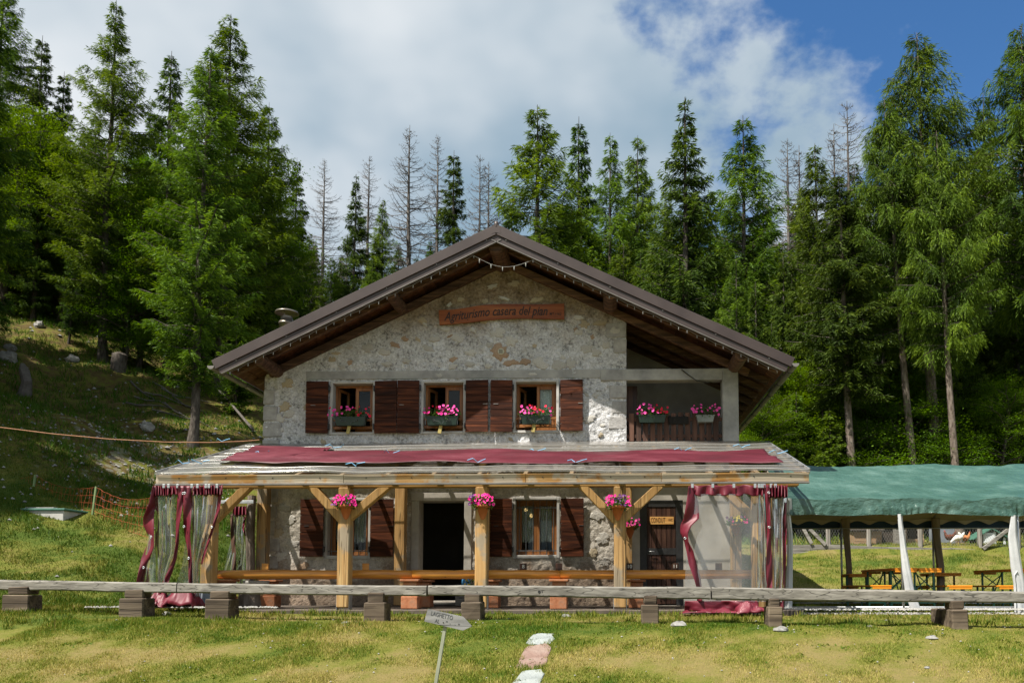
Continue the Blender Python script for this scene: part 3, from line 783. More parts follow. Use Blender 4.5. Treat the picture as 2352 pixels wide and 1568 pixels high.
M['plaster'] = mottled('smooth_plaster', (0.34, 0.315, 0.275), (0.48, 0.45, 0.40), 1.6, 0.9, 0.4, 40, 0.006, c3=(0.54, 0.51, 0.46))
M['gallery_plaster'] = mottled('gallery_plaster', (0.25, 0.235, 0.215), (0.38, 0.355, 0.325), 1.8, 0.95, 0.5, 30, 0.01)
M['stone_a'] = mottled('yellow_stone', (0.30, 0.24, 0.16), (0.52, 0.45, 0.33), 9, 0.9, 0.5, 24, 0.012, vary=0.15)
M['stone_b'] = mottled('pale_stone', (0.34, 0.32, 0.29), (0.60, 0.58, 0.54), 9, 0.9, 0.5, 24, 0.012, vary=0.15)
M['stone_c'] = mottled('rust_stone', (0.30, 0.2, 0.13), (0.42, 0.31, 0.22), 6, 0.9, 0.5, 24, 0.012, vary=0.15)

def relief(x, z):
    a = fbm(x * 4.6, z * 4.6, seed=101, octv=4, gain=0.62)
    b = np.abs(fbm(x * 9.5, z * 9.5, seed=111, octv=2))
    r = 0.013 * a - 0.020 * b
    smooth = sst(XM - 0.1, XM + 0.25, x) * sst(3.9, 3.5, z)         # smooth plaster right of the third post
    band = sst(4.6, 4.0, z) * 0.15
    return r * (1 - 0.92 * smooth) * (1 + band)
def build_front_wall():
    xs = np.arange(XL, XR + 0.001, 0.034); zs = np.arange(0.0, PK.z, 0.034)
    ed_x = [XL, XM, XR] + [v for r in RECT.values() for v in r[:2]]
    ed_z = [0.0, ZB] + [v for r in RECT.values() for v in r[2:]]
    def merge(a, e):
        a = [v for v in a if min(abs(v - q) for q in e) > 0.012]
        return np.array(sorted(set(a) | set(e)))
    xs = merge(xs, ed_x); zs = merge(zs, ed_z)
    X, Z = np.meshgrid(xs, zs)
    Y = -relief(X, Z)
    h, w = X.shape
    cx = (xs[:-1] + xs[1:]) / 2; cz = (zs[:-1] + zs[1:]) / 2
    CX, CZ = np.meshgrid(cx, cz)
    top = np.array([roof_z(v, -0.30) for v in cx])
    keep = (CZ < top[None, :])
    keep &= ~((CX > XM) & (CZ > ZB))
    for (a, b, c, d) in RECT.values(): keep &= ~((CX > a) & (CX < b) & (CZ > c) & (CZ < d))
    i = np.arange(h - 1)[:, None] * w + np.arange(w - 1)[None, :]
    Fq = np.stack([i, i + 1, i + w + 1, i + w], -1)
    rough_f = Fq[keep & (CX < XM)].reshape(-1, 4); sm_f = Fq[keep & (CX >= XM)].reshape(-1, 4)
    V = np.stack([X.ravel(), Y.ravel(), Z.ravel()], 1)
    def sub(F):
        u, inv = np.unique(F.ravel(), return_inverse=True); return V[u], inv.reshape(-1, 4)
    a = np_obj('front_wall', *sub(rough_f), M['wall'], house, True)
    b = np_obj('plastered_wall', *sub(sm_f), M['plaster'], house, True)
    return a, b
front_wall, plastered_wall = build_front_wall()

def reveal(key, depth=0.42, mat='cement'):
    a, b, c, d = RECT[key]
    m = MB()
    m.add([(a, 0, c), (a, depth, c), (a, depth, d), (a, 0, d)], [(0, 1, 2, 3)])
    m.add([(b, 0, c), (b, depth, c), (b, depth, d), (b, 0, d)], [(0, 1, 2, 3)])
    m.add([(a, 0, d), (b, 0, d), (b, depth, d), (a, depth, d)], [(0, 1, 2, 3)])
    m.add([(a, 0, c), (b, 0, c), (b, depth, c), (a, depth, c)], [(0, 1, 2, 3)])
    return m.build('reveal', M[mat], house, recalc=False)

# other walls, floors and the dark rooms behind the windows
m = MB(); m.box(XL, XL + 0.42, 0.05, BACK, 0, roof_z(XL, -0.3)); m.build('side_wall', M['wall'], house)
m = MB(); m.box(XR - 0.36, XR - 0.002, 0.4, BACK - 0.01, 0, ZB - 0.2); m.build('side_wall', M['plaster'], house)
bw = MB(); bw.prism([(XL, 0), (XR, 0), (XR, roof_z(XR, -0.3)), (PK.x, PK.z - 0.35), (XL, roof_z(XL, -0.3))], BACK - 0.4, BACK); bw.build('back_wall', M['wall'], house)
m = MB(); m.box(XL + 0.43, XR - 0.37, 0.43, BACK - 0.41, ZB - 0.16, ZB - 0.1); m.build('upper_floor', M['room'], house)
m = MB(); m.box(XL + 0.43, XM - 0.31, 4.2, 4.3, 0.03, 6.6); m.build('inner_wall', M['room'], house)
m = MB(); m.box(XL + 0.43, XM - 0.31, 0.44, 4.19, 6.0, 6.05); m.build('upper_ceiling', M['room'], house)
m = MB(); m.box(XM + 0.1, XR - 0.37, 0.5, 0.56, 0.03, ZB - 0.2); m.build('store_wall', M['black'], house)
# gallery (corner balcony)
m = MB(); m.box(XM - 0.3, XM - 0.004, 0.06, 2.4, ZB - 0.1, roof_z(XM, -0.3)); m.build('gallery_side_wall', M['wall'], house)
m = MB(); m.prism([(XM - 0.3, ZB - 0.1), (XR, ZB - 0.1), (XR, roof_z(XR, -0.3)), (XM - 0.3, roof_z(XM - 0.3, -0.3))], 2.4, 2.6); m.build('gallery_back_wall', M['gallery_plaster'], house)
m = MB(); m.box(XM - 0.003, XR, 0.002, 2.39, ZB - 0.2, ZB - 0.003); m.build('balcony_slab', M['concrete'], house)
zl0, zl1 = atz(873, 0, 1570), atz(847, 0, 1570)
m = MB(); m.box(XM - 0.6, XR - 0.365, -0.03, 0.25, zl0, zl1, 0.012); m.jitter(0.004, 4); m.build('concrete_beam', M['concrete'], house)
m = MB(); m.box(XR - 0.37, XR, -0.034, 0.3, ZB - 0.6, zl1 + 0.004, 0.015); m.jitter(0.003, 4); m.build('concrete_pillar', M['concrete'], house)
m = MB(); m.box(XM + 0.02, XM + 0.27, 0.5, 0.56, ZB + 0.01, zl0 + 0.0, 0.01); m.build('balcony_door', M['door_wood'], house)
for k in range(7):
    m = MB(); m.box(XR - 0.02, XR + 0.02, 0.34 + k * 0.29, 0.34 + k * 0.29 + 0.27, ZB - 0.3, roof_z(XR, -0.42), 0.004); m.build('side_board', M['balcony_wood'], house)
# long concrete band over the upper windows
m = MB(); m.box(at(704, 860, 0).x, XM - 0.6, -0.012, 0.1, atz(867, 0), atz(848, 0), 0.004)
m.jitter(0.006, 3); m.build('lintel_band', M['concrete'], house)
# cement rims round the openings
def rim(key, wl, wr, wt, wb, proud, mat, name):
    a, b, c, d = RECT[key]
    for (x0, x1, z0, z1) in ((a - wl, a, c - wb, d + wt), (b, b + wr, c - wb, d + wt), (a, b, d, d + wt), (a, b, c - wb, c)):
        if abs(x1 - x0) < 1e-3 or abs(z1 - z0) < 1e-3: continue
        m = MB(); m.box(x0, x1, -proud, 0.12, z0, z1, 0.008); m.jitter(0.004, 6); m.build(name, M[mat], house)
for k in ('u1', 'u2', 'u3'): rim(k, 0.065, 0.065, 0.05, 0.06, 0.018, 'cement', 'window_rim'); reveal(k)
rim('l1', 0.06, 0.06, 0.06, 0.08, 0.02, 'cement', 'window_rim'); reveal('l1')
rim('l2', 0.07, 0.07, 0.07, 0.08, 0.02, 'cement', 'window_rim'); reveal('l2')
reveal('door', 0.45, 'jamb'); reveal('door2', 0.12, 'plaster')
a, b, c, d = RECT['door']
m = MB(); m.box(a - 0.18, a, -0.03, 0.3, 0, d, 0.012); m.jitter(0.006, 5); m.build('door_jamb', M['jamb'], house)
m = MB(); m.box(b, b + 0.18, -0.03, 0.3, 0, d, 0.012); m.jitter(0.006, 5); m.build('door_jamb', M['jamb'], house)
m = MB(); m.box(a - 0.19, b + 0.19, -0.034, 0.3, d, d + 0.2, 0.014); m.jitter(0.006, 5); m.build('door_lintel', M['jamb'], house)
m = MB(); m.box(a, b, -0.05, 0.42, 0.003, 0.12, 0.01); m.build('doorstep', M['jamb'], house)
m = MB(); m.box(a - 0.1, b + 0.1, -0.42, -0.06, 0.025, 0.085, 0.01); m.build('doorstep', M['grey_beam'], house)

# corner stones
rs = random.Random(3)
for i in range(16):
    z0 = 0.1 + i * 0.385; z1 = z0 + rs.uniform(0.28, 0.36); wdt = rs.uniform(0.22, 0.45)
    if z1 > roof_z(XL + wdt * 0.6, -0.45): break
    m = MB(); m.box(XL - 0.012, XL + wdt, -0.014 - rs.uniform(0, 0.012), 0.3, z0, z1, 0.015); m.jitter(0.012, 4, i); m.build('corner_stone', M['quoin'], front_wall)
for i in range(9):
    z0 = ZB + 0.3 + i * 0.36; z1 = z0 + rs.uniform(0.26, 0.34); wdt = rs.uniform(0.25, 0.5)
    if zl0 - 0.1 < z1 and z0 < zl1 + 0.05: continue
    if z1 > roof_z(XM, -0.4): break
    m = MB(); m.box(XM - wdt, XM + 0.006, -0.006 - rs.uniform(0, 0.01), 0.2, z0, z1, 0.014); m.jitter(0.012, 4, i + 40); m.build('corner_stone', M['quoin'], front_wall)
# field stones that show through the render
def stone_mesh(seed):
    r = random.Random(seed); m = MB(); n = 17
    ring = []
    for k in range(n):
        t = 2 * math.pi * k / n; q = r.uniform(0.6, 1.25)
        ring.append((math.cos(t) * q, math.sin(t) * q))
    vs = [(x, 0.02, z) for x, z in ring] + [(x * 0.82, -0.014, z * 0.82) for x, z in ring] + [(x * 0.4, -0.02 + r.uniform(-0.004, 0.004), z * 0.4) for x, z in ring] + [(0, -0.021, 0)]
    fs = []
    for s_ in (0, 1):
        for k in range(n): fs.append((s_ * n + k, s_ * n + (k + 1) % n, (s_ + 1) * n + (k + 1) % n, (s_ + 1) * n + k))
    for k in range(n): fs.append((2 * n + k, 2 * n + (k + 1) % n, 3 * n))
    m.add(vs, fs); return m
protos = {}
def put_stone(px, py, w, h, kind):
    seed = rs.randrange(7)
    key = (kind, seed)
    p = at(px, py, 0)
    if p.z > roof_z(p.x, -0.62): return
    loc = p - origin_of(house); loc.y = -4.0 + 0.004
    sc = (w / 200, 1.1, h / 200); rot = (0, rs.uniform(-0.4, 0.4), 0)
    if key not in protos:
        o = stone_mesh(seed).build('stone', M[kind], None, False)
        o.parent = front_wall; protos[key] = o
        o.location, o.rotation_euler, o.scale = loc, rot, sc
    else: share(protos[key], 'stone', front_wall, loc, rot, sc)
STONES = [(735, 775, 34, 20, 'b'), (752, 795, 24, 26, 'b'), (792, 800, 28, 18, 'b'), (770, 770, 30, 22, 'a'), (820, 775, 34, 24, 'a'), (862, 768, 44, 18, 'a'),
 (795, 757, 26, 16, 'a'), (842, 800, 30, 26, 'b'), (880, 810, 26, 20, 'b'), (682, 855, 32, 34, 'c'), (716, 838, 20, 18, 'b'), (664, 880, 30, 28, 'a'), (655, 930, 34, 28, 'a'), (668, 948, 32, 24, 'b'),
 (640, 990, 26, 24, 'b'), (985, 800, 32, 24, 'b'), (998, 778, 26, 20, 'b'), (1050, 775, 34, 26, 'b'), (1083, 808, 26, 22, 'b'), (958, 780, 20, 14, 'a'), (930, 775, 18, 12, 'c'),
 (1020, 752, 26, 18, 'b'), (1050, 740, 24, 18, 'b'), (1085, 760, 20, 14, 'b'), (1145, 762, 36, 30, 'b'), (1172, 782, 32, 30, 'b'), (1140, 800, 34, 28, 'c'), (1172, 830, 36, 18, 'c'), (1206, 832, 28, 20, 'c'),
 (1240, 830, 42, 32, 'b'), (1282, 836, 42, 34, 'b'), (1310, 838, 26, 24, 'b'), (1345, 800, 34, 26, 'b'), (1370, 808, 26, 24, 'b'), (1390, 790, 26, 24, 'b'), (1325, 765, 22, 18, 'b'), (1412, 760, 28, 22, 'b'),
 (1035, 655, 40, 22, 'a'), (1105, 640, 28, 18, 'b'), (1180, 655, 28, 20, 'a'), (1130, 658, 30, 12, 'b'), (1160, 685, 34, 10, 'b'), (1228, 690, 32, 14, 'a'), (1140, 697, 22, 18, 'a'), (1195, 615, 24, 14, 'a'),
 (1100, 602, 26, 14, 'b'), (1060, 690, 16, 16, 'a'), (940, 720, 34, 22, 'a'), (905, 745, 28, 20, 'b'), (970, 735, 24, 18, 'a'), (1345, 745, 28, 22, 'a'), (1375, 742, 34, 12, 'a'), (1330, 730, 26, 20, 'b'),
 (905, 790, 26, 18, 'c'), (850, 740, 16, 14, 'c'), (700, 812, 22, 14, 'b'), (655, 840, 22, 16, 'a'), (1352, 962, 36, 22, 'b'), (640, 960, 24, 22, 'b'),
 (1225, 860, 24, 12, 'b'), (1010, 860, 30, 12, 'b'), (1080, 835, 24, 14, 'b'), (1120, 838, 20, 14, 'b'), (935, 830, 26, 16, 'b'), (890, 838, 30, 16, 'b'), (790, 840, 24, 16, 'b'), (760, 828, 22, 16, 'a'),
 (650, 1165, 36, 26, 'b'), (668, 1195, 28, 22, 'b'), (640, 1220, 34, 30, 'a'), (672, 1250, 26, 22, 'b'), (645, 1275, 34, 24, 'b'), (1370, 1180, 34, 28, 'b'), (1385, 1240, 36, 30, 'b'), (1360, 1270, 30, 22, 'a'), (1392, 1290, 26, 22, 'b'), (1110, 1300, 30, 18, 'b'), (700, 1300, 30, 18, 'c'), (870, 1310, 34, 18, 'b')]
for px, py, w, h, k in STONES: put_stone(px + rs.uniform(-3, 3), py + rs.uniform(-3, 3), w * rs.uniform(0.85, 1.1), h * rs.uniform(0.85, 1.1), 'stone_' + k)
for i in range(80):
    x, z = rs.uniform(XL + 0.5, XM - 0.2), rs.uniform(3.8, 7.4)
    if z > roof_z(x, -0.55): continue
    if any(r[0] - 0.62 < x < r[1] + 0.62 and r[2] - 0.12 < z < r[3] + 0.15 for r in RECT.values()) or (zl0 - 0.1 < z < zl1 + 0.1): continue
    v = Vector((x, 0, z))
    seed = rs.randrange(7); kind = rs.choice(['stone_a', 'stone_b', 'stone_b', 'stone_c']); key = (kind, seed)
    if key not in protos: continue
    loc = v - origin_of(house); loc.y = -4.0 + 0.006
    share(protos[key], 'stone', front_wall, loc, (0, rs.uniform(-1, 1), 0), (rs.uniform(0.05, 0.13), 1, rs.uniform(0.04, 0.09)))
# round vent
p = at(1151, 808, 0)
m = MB(); m.lathe([(0.0, -0.05), (0.062, -0.05), (0.075, -0.04), (0.075, 0.0)], (0, 0, 0), 20)
for v in m.v: v[:] = (p.x + v.x, v.z - 0.0, p.z + v.y)
ve = m.build('round_vent', M['vent_white'], house)
for k in range(4):
    m = MB(); zz = p.z - 0.036 + k * 0.024; m.box(p.x - 0.045, p.x + 0.045, -0.056, -0.048, zz - 0.005, zz + 0.005); m.build('vent_slot', M['dark_shed'], ve)
o = stone_mesh(91).build('vent_patch', M['stone_c'], None, True); o.parent = front_wall; o.location = at(1148, 808, 0) - origin_of(house); o.location.y = -4.002; o.scale = (0.23, 1, 0.2)

# ---- windows
def casement(mb, x0, x1, z0, z1, y, w=0.07, t=0.05):
    mb.box(x0, x0 + w, y, y + t, z0, z1, 0.006); mb.box(x1 - w, x1, y, y + t, z0, z1, 0.006)
    mb.box(x0 + w, x1 - w, y + 0.002, y + t - 0.002, z1 - w, z1, 0.006); mb.box(x0 + w, x1 - w, y + 0.002, y + t - 0.002, z0, z0 + w, 0.006)
    return mb
def lace(x0, x1, z0, z1, y, parent, zig=True):
    nx, nz = 36, 10; P = []
    for j in range(nz + 1):
        row = []
        for i in range(nx + 1):
            u, v = i / nx, j / nz
            zb = z0 + (0.05 * (abs((u * 9) % 1 - 0.5) * 2) if zig else 0)
            row.append((x0 + (x1 - x0) * u, y + 0.018 * math.sin(u * 42), z1 + (zb - z1) * v))
        P.append(row)
    return MB().grid(P).build('lace_curtain', M['lace'], parent, True, recalc=False)
def window(key, kind):
    a, b, c, d = RECT[key]; y = 0.2
    root = MB(); fr = 0.05
    root.box(a, a + fr, y, y + 0.07, c, d, 0.006); root.box(b - fr, b, y, y + 0.07, c, d, 0.006)
    root.box(a + fr, b - fr, y, y + 0.07, d - fr, d, 0.006); root.box(a + fr, b - fr, y, y + 0.07, c, c + fr, 0.006)
    w = root.build('window', M['window_wood'], house)
    mid = (a + b) / 2
    ca, cb, cc, cd = a + fr, b - fr, c + fr, d - fr
    m = MB(); casement(m, mid, cb, cc, cd, y + 0.005, 0.075); m.build('casement', M['window_wood'], w)
    m = MB(); m.box(mid + 0.075, cb - 0.075, y + 0.025, y + 0.03, cc + 0.075, cd - 0.075); m.build('pane', M['glass'], w)
    if kind == 'open':      # left leaf swung inwards, a rail across the lower part
        L = mid - ca
        ang = R(72)
        for nm, mt, box_ in (('casement', 'window_wood', None), ('pane', 'glass', 1)):
            m = MB()
            if box_: m.box(0.07, L - 0.07, 0.02, 0.025, cc + 0.07, cd - 0.07)
            else: casement(m, 0, L, cc, cd, 0, 0.07)
            for v in m.v:
                x_, y_ = v.x, v.y
                v.x = ca + 0.01 + x_ * math.cos(ang) - y_ * math.sin(ang); v.y = y + 0.06 + x_ * math.sin(ang) + y_ * math.cos(ang)
            m.build(nm, M[mt], w)
        m = MB(); m.box(a + 0.003, b - 0.003, 0.05, 0.09, c + 0.08, c + 0.15, 0.005); m.build('rail', M['window_wood'], w)
        m = MB(); m.box(a + 0.003, b - 0.003, 0.05, 0.09, c + 0.27, c + 0.32, 0.005); m.build('rail', M['window_wood'], w)
        if key == 'u3': lace(mid + 0.05, cb - 0.03, cc + 0.05, cd - 0.03, y + 0.11, w, False)
    else:
        m = MB(); casement(m, ca, mid - 0.002, cc, cd, y + 0.005, 0.075); m.build('casement', M['window_wood'], w)
        m = MB(); m.box(ca + 0.075, mid - 0.077, y + 0.025, y + 0.03, cc + 0.075, cd - 0.075); m.build('pane', M['glass'], w)
        lace(ca + 0.06, mid - 0.06, cc + 0.25, cd - 0.04, y + 0.1, w); lace(mid + 0.06, cb - 0.06, cc + 0.25, cd - 0.04, y + 0.1, w)
        for k in range(6):
            xb = a + (b - a) * (k + 0.5) / 6
            m = MB(); m.tube([(xb, 0.07, c + 0.002), (xb, 0.07, d - 0.002)], 0.009, 6); m.build('window_bar', M['bar_iron'], w)
        for zf in (0.08, 0.86):
            zb = c + (d - c) * zf
            m = MB(); m.box(a + 0.003, b - 0.003, 0.055, 0.062, zb - 0.012, zb + 0.012); m.build('cross_bar', M['bar_iron'], w)
    return w
for k in ('u1', 'u2', 'u3'): window(k, 'open')
wl1 = window('l1', 'barred'); wl2 = window('l2', 'barred')
# two small lamps burning behind the lower right window
for px, py in ((1208, 1170), (1220, 1184)):
    p = at(px, py, 0.9)
    lm = thing_mesh(MB().lathe([(0.0, -0.05), (0.03, -0.035), (0.04, 0.0), (0.025, 0.035), (0.008, 0.06)], p, 10), 'pendant_lamp', M['lamp'], p,
                    'small warm pendant lamp glowing behind the barred window, ' + ('the upper one' if py == 1170 else 'the lower one'), 'lamp', 'pendant lamps behind the barred window', smooth=True)

# ---- shutters
def shutter(px0, px1, py0, py1, hinge_right, n=7, open_deg=4.0, latch=None):
    pa, pb = at(px0, (py0 + py1) / 2, -0.06), at(px1, (py0 + py1) / 2, -0.06)
    z1 = at((px0 + px1) / 2, py0, -0.06).z; z0 = at((px0 + px1) / 2, py1, -0.06).z
    x0, x1 = pa.x, pb.x
    hx = x1 if hinge_right else x0; sgn = 1 if hinge_right else -1
    ang = R(open_deg) * sgn
    def tilt(m):
        for v in m.v:
            dx, dy = v.x - hx, v.y + 0.06
            v.x = hx + dx * math.cos(ang) - dy * math.sin(ang); v.y = -0.06 + dx * math.sin(ang) + dy * math.cos(ang)
        return m
    sh = tilt(MB().box(x0 + 0.02, x1 - 0.02, -0.056, -0.03, z0 + 0.02, z1 - 0.02)).build('shutter', M['shutter'], house)
    hgt = (z1 - z0) / n
    for k in range(n):
        m = MB(); m.box(x0, x1, -0.088 + 0.003 * ((k * 7) % 3), -0.058, z0 + k * hgt + 0.003, z0 + (k + 1) * hgt - 0.003, 0.004); tilt(m).build('plank', M['shutter'], sh)
    ex = x1 if hinge_right else x0
    for zf in (0.13, 0.86):
        m = MB(); zc = z0 + (z1 - z0) * zf; m.box(ex + sgn * 0.004, ex + sgn * 0.035, -0.105, -0.03, zc - 0.07, zc + 0.07, 0.01); m.build('hinge', M['iron'], sh)
    if latch:
        zc = (z0 + z1) / 2 + 0.04; lx = x0 + (x1 - x0) * latch
        m = MB(); m.box(lx - 0.055, lx + 0.055, -0.1, -0.085, zc - 0.009, zc + 0.009, 0.003); tilt(m)
        m.build('latch', M['iron'] if py0 > 1000 else M['gutter'], sh)
for a_ in ((704, 754, 876, 995, True, .33), (861, 912.5, 875, 995, False, None), (913.5, 963, 874, 995, True, .2), (1070, 1122, 873, 992, False, .88), (1127, 1177, 873, 992, True, .25), (1287, 1339, 872, 990, False, .9),
           (691, 743, 1146, 1278, True, .28), (851, 905, 1146, 1278, False, .92), (1126, 1176, 1145, 1278, True, .28), (1288, 1341, 1144, 1278, False, .9)):
    shutter(*a_[:4], hinge_right=a_[4], latch=a_[5])

# ---- the plank door with its plaque
a, b, c, d = RECT['door2']
fr = 0.16
m = MB(); m.box(a, a + fr, -0.01, 0.08, 0.02, d, 0.006); m.box(b - fr, b, -0.01, 0.08, 0.02, d, 0.006); m.box(a + fr, b - fr, -0.008, 0.078, d - 0.16, d, 0.006)
door = m.build('plank_door', M['iron'], house)
zc = atz(1266, 0, 1520)
m = MB(); m.box(a + fr, b - fr, -0.006, 0.06, zc - 0.075, zc + 0.075, 0.005); m.build('middle_rail', M['iron'], door)
n = 6
for k in range(n):
    w = (b - a - 2 * fr) / n
    for z0, z1 in ((0.05, zc - 0.077), (zc + 0.077, d - 0.162)):
        m = MB(); m.box(a + fr + k * w + 0.003, a + fr + (k + 1) * w - 0.003, 0.01, 0.05, z0, z1, 0.005); m.build('plank', M['door_wood'], door)
m = MB(); m.tube([(a + fr + 0.05, -0.006, zc), (a + fr + 0.05, -0.06, zc), (a + fr + 0.17, -0.06, zc)], 0.011, 6); m.build('door_handle', M['steel'], door, True)

def text_mesh(body, size, mat, name, parent, matrix, shear=0.0, bold=0.0, depth=0.002, space=1.0, width=None):
    cu = bpy.data.curves.new(name, 'FONT'); cu.body = body; cu.size = size; cu.shear = shear; cu.offset = bold
    cu.extrude = depth; cu.align_x = 'CENTER'; cu.align_y = 'CENTER'; cu.space_character = space; cu.resolution_u = 3
    o = bpy.data.objects.new(name, cu); col.objects.link(o)
    dg = bpy.context.evaluated_depsgraph_get(); me = bpy.data.meshes.new_from_object(o.evaluated_get(dg))
    bpy.data.objects.remove(o)
    if width:
        xs_ = [v.co.x for v in me.vertices]; w0 = max(xs_) - min(xs_); cx_ = (max(xs_) + min(xs_)) / 2
        for v in me.vertices: v.co.x = (v.co.x - cx_) * width / w0
    me.materials.clear(); me.materials.append(mat)
    o = bpy.data.objects.new(name, me); linkobj(o, parent)
    for v in me.vertices: v.co = (matrix @ v.co) - origin_of(parent)
    return o
FACE = Matrix.Rotation(R(90), 4, 'X')
def plaque():
    p0, p1 = at(1493, 1203.5, -0.03), at(1547.5, 1186, -0.03)
    c = (p0 + p1) / 2
    pl = empty('door_plaque', (c.x, -0.03, p0.z), 'orange wooden plaque with burnt lettering on the dark plank door', 'sign')
    m = MB(); m.box(p0.x, p1.x, -0.035, -0.008, p0.z, p1.z, 0.003); m.build('board', M['plaque_wood'], pl)
    T = Matrix.Translation((c.x - 0.085, -0.0365, c.z)) @ FACE
    text_mesh('CONDUT', 0.17, M['burnt'], 'lettering', pl, T, width=0.33)
    text_mesh('WC', 0.09, M['burnt'], 'lettering', pl, Matrix.Translation((c.x + 0.195, -0.0365, c.z + 0.005)) @ FACE, width=0.1)
plaque()

# ---- the curved name board
def name_board():
    Yb = -0.07
    up = [(1008, 713), (1040, 712), (1075, 707), (1110, 701), (1150, 699), (1190, 699), (1230, 700), (1265, 699), (1296, 698)]
    lo = [(1010, 746), (1040, 744), (1075, 741), (1110, 736), (1150, 733), (1190, 731), (1230, 732), (1265, 733), (1296, 733)]
    c = at(1152, 735, Yb)
    nb = empty('name_board', (c.x, Yb, c.z), 'long curved red-brown wooden name board with dark italic lettering high on the gable', 'sign')
    m = MB(); n = len(up)
    pf = [at(x, y, Yb) for x, y in up] + [at(x, y, Yb) for x, y in lo]
    vs = [(p.x, Yb - 0.03, p.z) for p in pf] + [(p.x, Yb + 0.03, p.z) for p in pf]
    fs = []
    for k in range(n - 1):
        fs += [(k, k + 1, n + k + 1, n + k), (2 * n + k, 3 * n + k, 3 * n + k + 1, 2 * n + k + 1), (k, 2 * n + k, 2 * n + k + 1, k + 1), (n + k, n + k + 1, 3 * n + k + 1, 3 * n + k)]
    fs += [(0, n, 3 * n, 2 * n), (n - 1, 3 * n - 1, 4 * n - 1, 2 * n - 1)]
    m.add(vs, fs).build('board', M['sign_wood'], nb)
    # the writing follows the curve
    p0, p1 = at(1021, 728, Yb), at(1258, 716, Yb)
    L = p1.x - p0.x
    T = Matrix.Translation(((p0.x + p1.x) / 2, Yb - 0.033, 0)) @ FACE
    o = text_mesh('Agriturismo casera del pian', 0.3, M['carved'], 'lettering', nb, T, shear=0.28, bold=0.003, width=L)
    org = origin_of(nb)
    def mid(x):
        pts = [(at(a_[0], (a_[1] + b_[1]) / 2, Yb).x, at(a_[0], (a_[1] + b_[1]) / 2, Yb).z) for a_, b_ in zip(up, lo)]
        return float(np.interp(x, [q[0] for q in pts], [q[1] for q in pts]))
    for v in o.data.vertices: v.co.z += mid(v.co.x + org.x)
    q = at(1276, 722, Yb)
    text_mesh('MT.1162', 0.1, M['carved'], 'lettering', nb, Matrix.Translation((q.x, Yb - 0.033, q.z)) @ FACE, shear=0.1, bold=0.001, width=0.27)
name_board()

# ---- roof
roof = MB()
for s in (-1, 1): slope_box(roof, s, 0.0, LEN[s] - 0.01, -0.085, -0.012, YV + 0.03, BACK + 0.8)
roof = roof.build('roof', M['roof_metal'], house)
for s in (-1, 1):
    m = MB(); slope_box(m, s, 0.0 if s > 0 else 0.004, LEN[s], -0.215, 0.0, YV - 0.02, YV + 0.028, 0.006); m.build('verge_flashing', M['roof_metal'], roof)
    m = MB(); slope_box(m, s, 0.03, LEN[s] - 0.05, -0.345, -0.217, YV + 0.012, YV + 0.06, 0.005); m.build('verge_flashing', M['roof_metal'], roof)
    m = MB(); slope_box(m, s, 0.05, LEN[s] - 0.08, -0.362, -0.346, YV + 0.0, YV + 0.065); m.build('drip_edge', M['gutter'], roof)
    for k in range(6):
        u = 0.35 + k * (LEN[s] - 0.6) / 5.2
        p = slope_pt(s, u, -0.235, YV + 0.008)
        m = MB(); m.lathe([(0, 0.0), (0.014, 0.0), (0.016, 0.012)], (0, 0, 0), 8)
        for v in m.v: v[:] = (p.x + v.x, p.y + v.z - 0.012, p.z + v.y)
        m.build('bolt', M['gutter'], roof)
    # boards of the soffit, seen from below
    nb_ = 24
    for k in range(nb_):
        u0 = 0.15 + k * (LEN[s] - 0.2) / nb_; u1 = u0 + (LEN[s] - 0.2) / nb_ - 0.008
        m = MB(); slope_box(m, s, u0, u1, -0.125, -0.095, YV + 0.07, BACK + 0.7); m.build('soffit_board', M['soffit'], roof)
    # rafters
    for y in [YV + 0.14, YV + 0.62] + [0.42 + 0.72 * k for k in range(12)]:
        front = y < 0
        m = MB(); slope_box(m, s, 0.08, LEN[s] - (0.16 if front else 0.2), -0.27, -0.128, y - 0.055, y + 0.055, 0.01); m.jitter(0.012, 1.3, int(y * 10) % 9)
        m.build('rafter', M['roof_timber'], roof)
    m = MB(); slope_box(m, s, 0.2, LEN[s] - 0.72, -0.43, -0.272, -0.12, 0.02, 0.01); m.build('wall_plate', M['roof_timber'], roof)
m = MB(); m.prism([(PK.x - 0.1, PK.z - 0.052), (PK.x, PK.z - 0.005), (PK.x + 0.1, PK.z - 0.05), (PK.x + 0.1, PK.z - 0.22), (PK.x, PK.z - 0.2), (PK.x - 0.1, PK.z - 0.22)], YV - 0.023, YV + 0.02); m.build('ridge_flashing', M['roof_metal'], roof)
m = MB(); m.prism([(PK.x - 0.1, PK.z - 0.25), (PK.x, PK.z - 0.2), (PK.x + 0.1, PK.z - 0.25), (PK.x + 0.1, PK.z - 0.41), (PK.x, PK.z - 0.36), (PK.x - 0.1, PK.z - 0.41)], YV + 0.009, YV + 0.05); m.build('ridge_flashing', M['roof_metal'], roof)
m = MB(); m.lathe([(0, 0.06), (0.05, 0.055), (0.055, 0.0), (0.05, -0.06)], (PK.x, YV + 0.02, PK.z), 10); m.build('ridge_cap', M['roof_metal'], roof, True)
m = MB(); m.tube([(PK.x, YV + 0.08, PK.z), (PK.x, BACK + 0.8, PK.z)], 0.05, 8); m.build('ridge_cap', M['roof_metal'], roof, True)
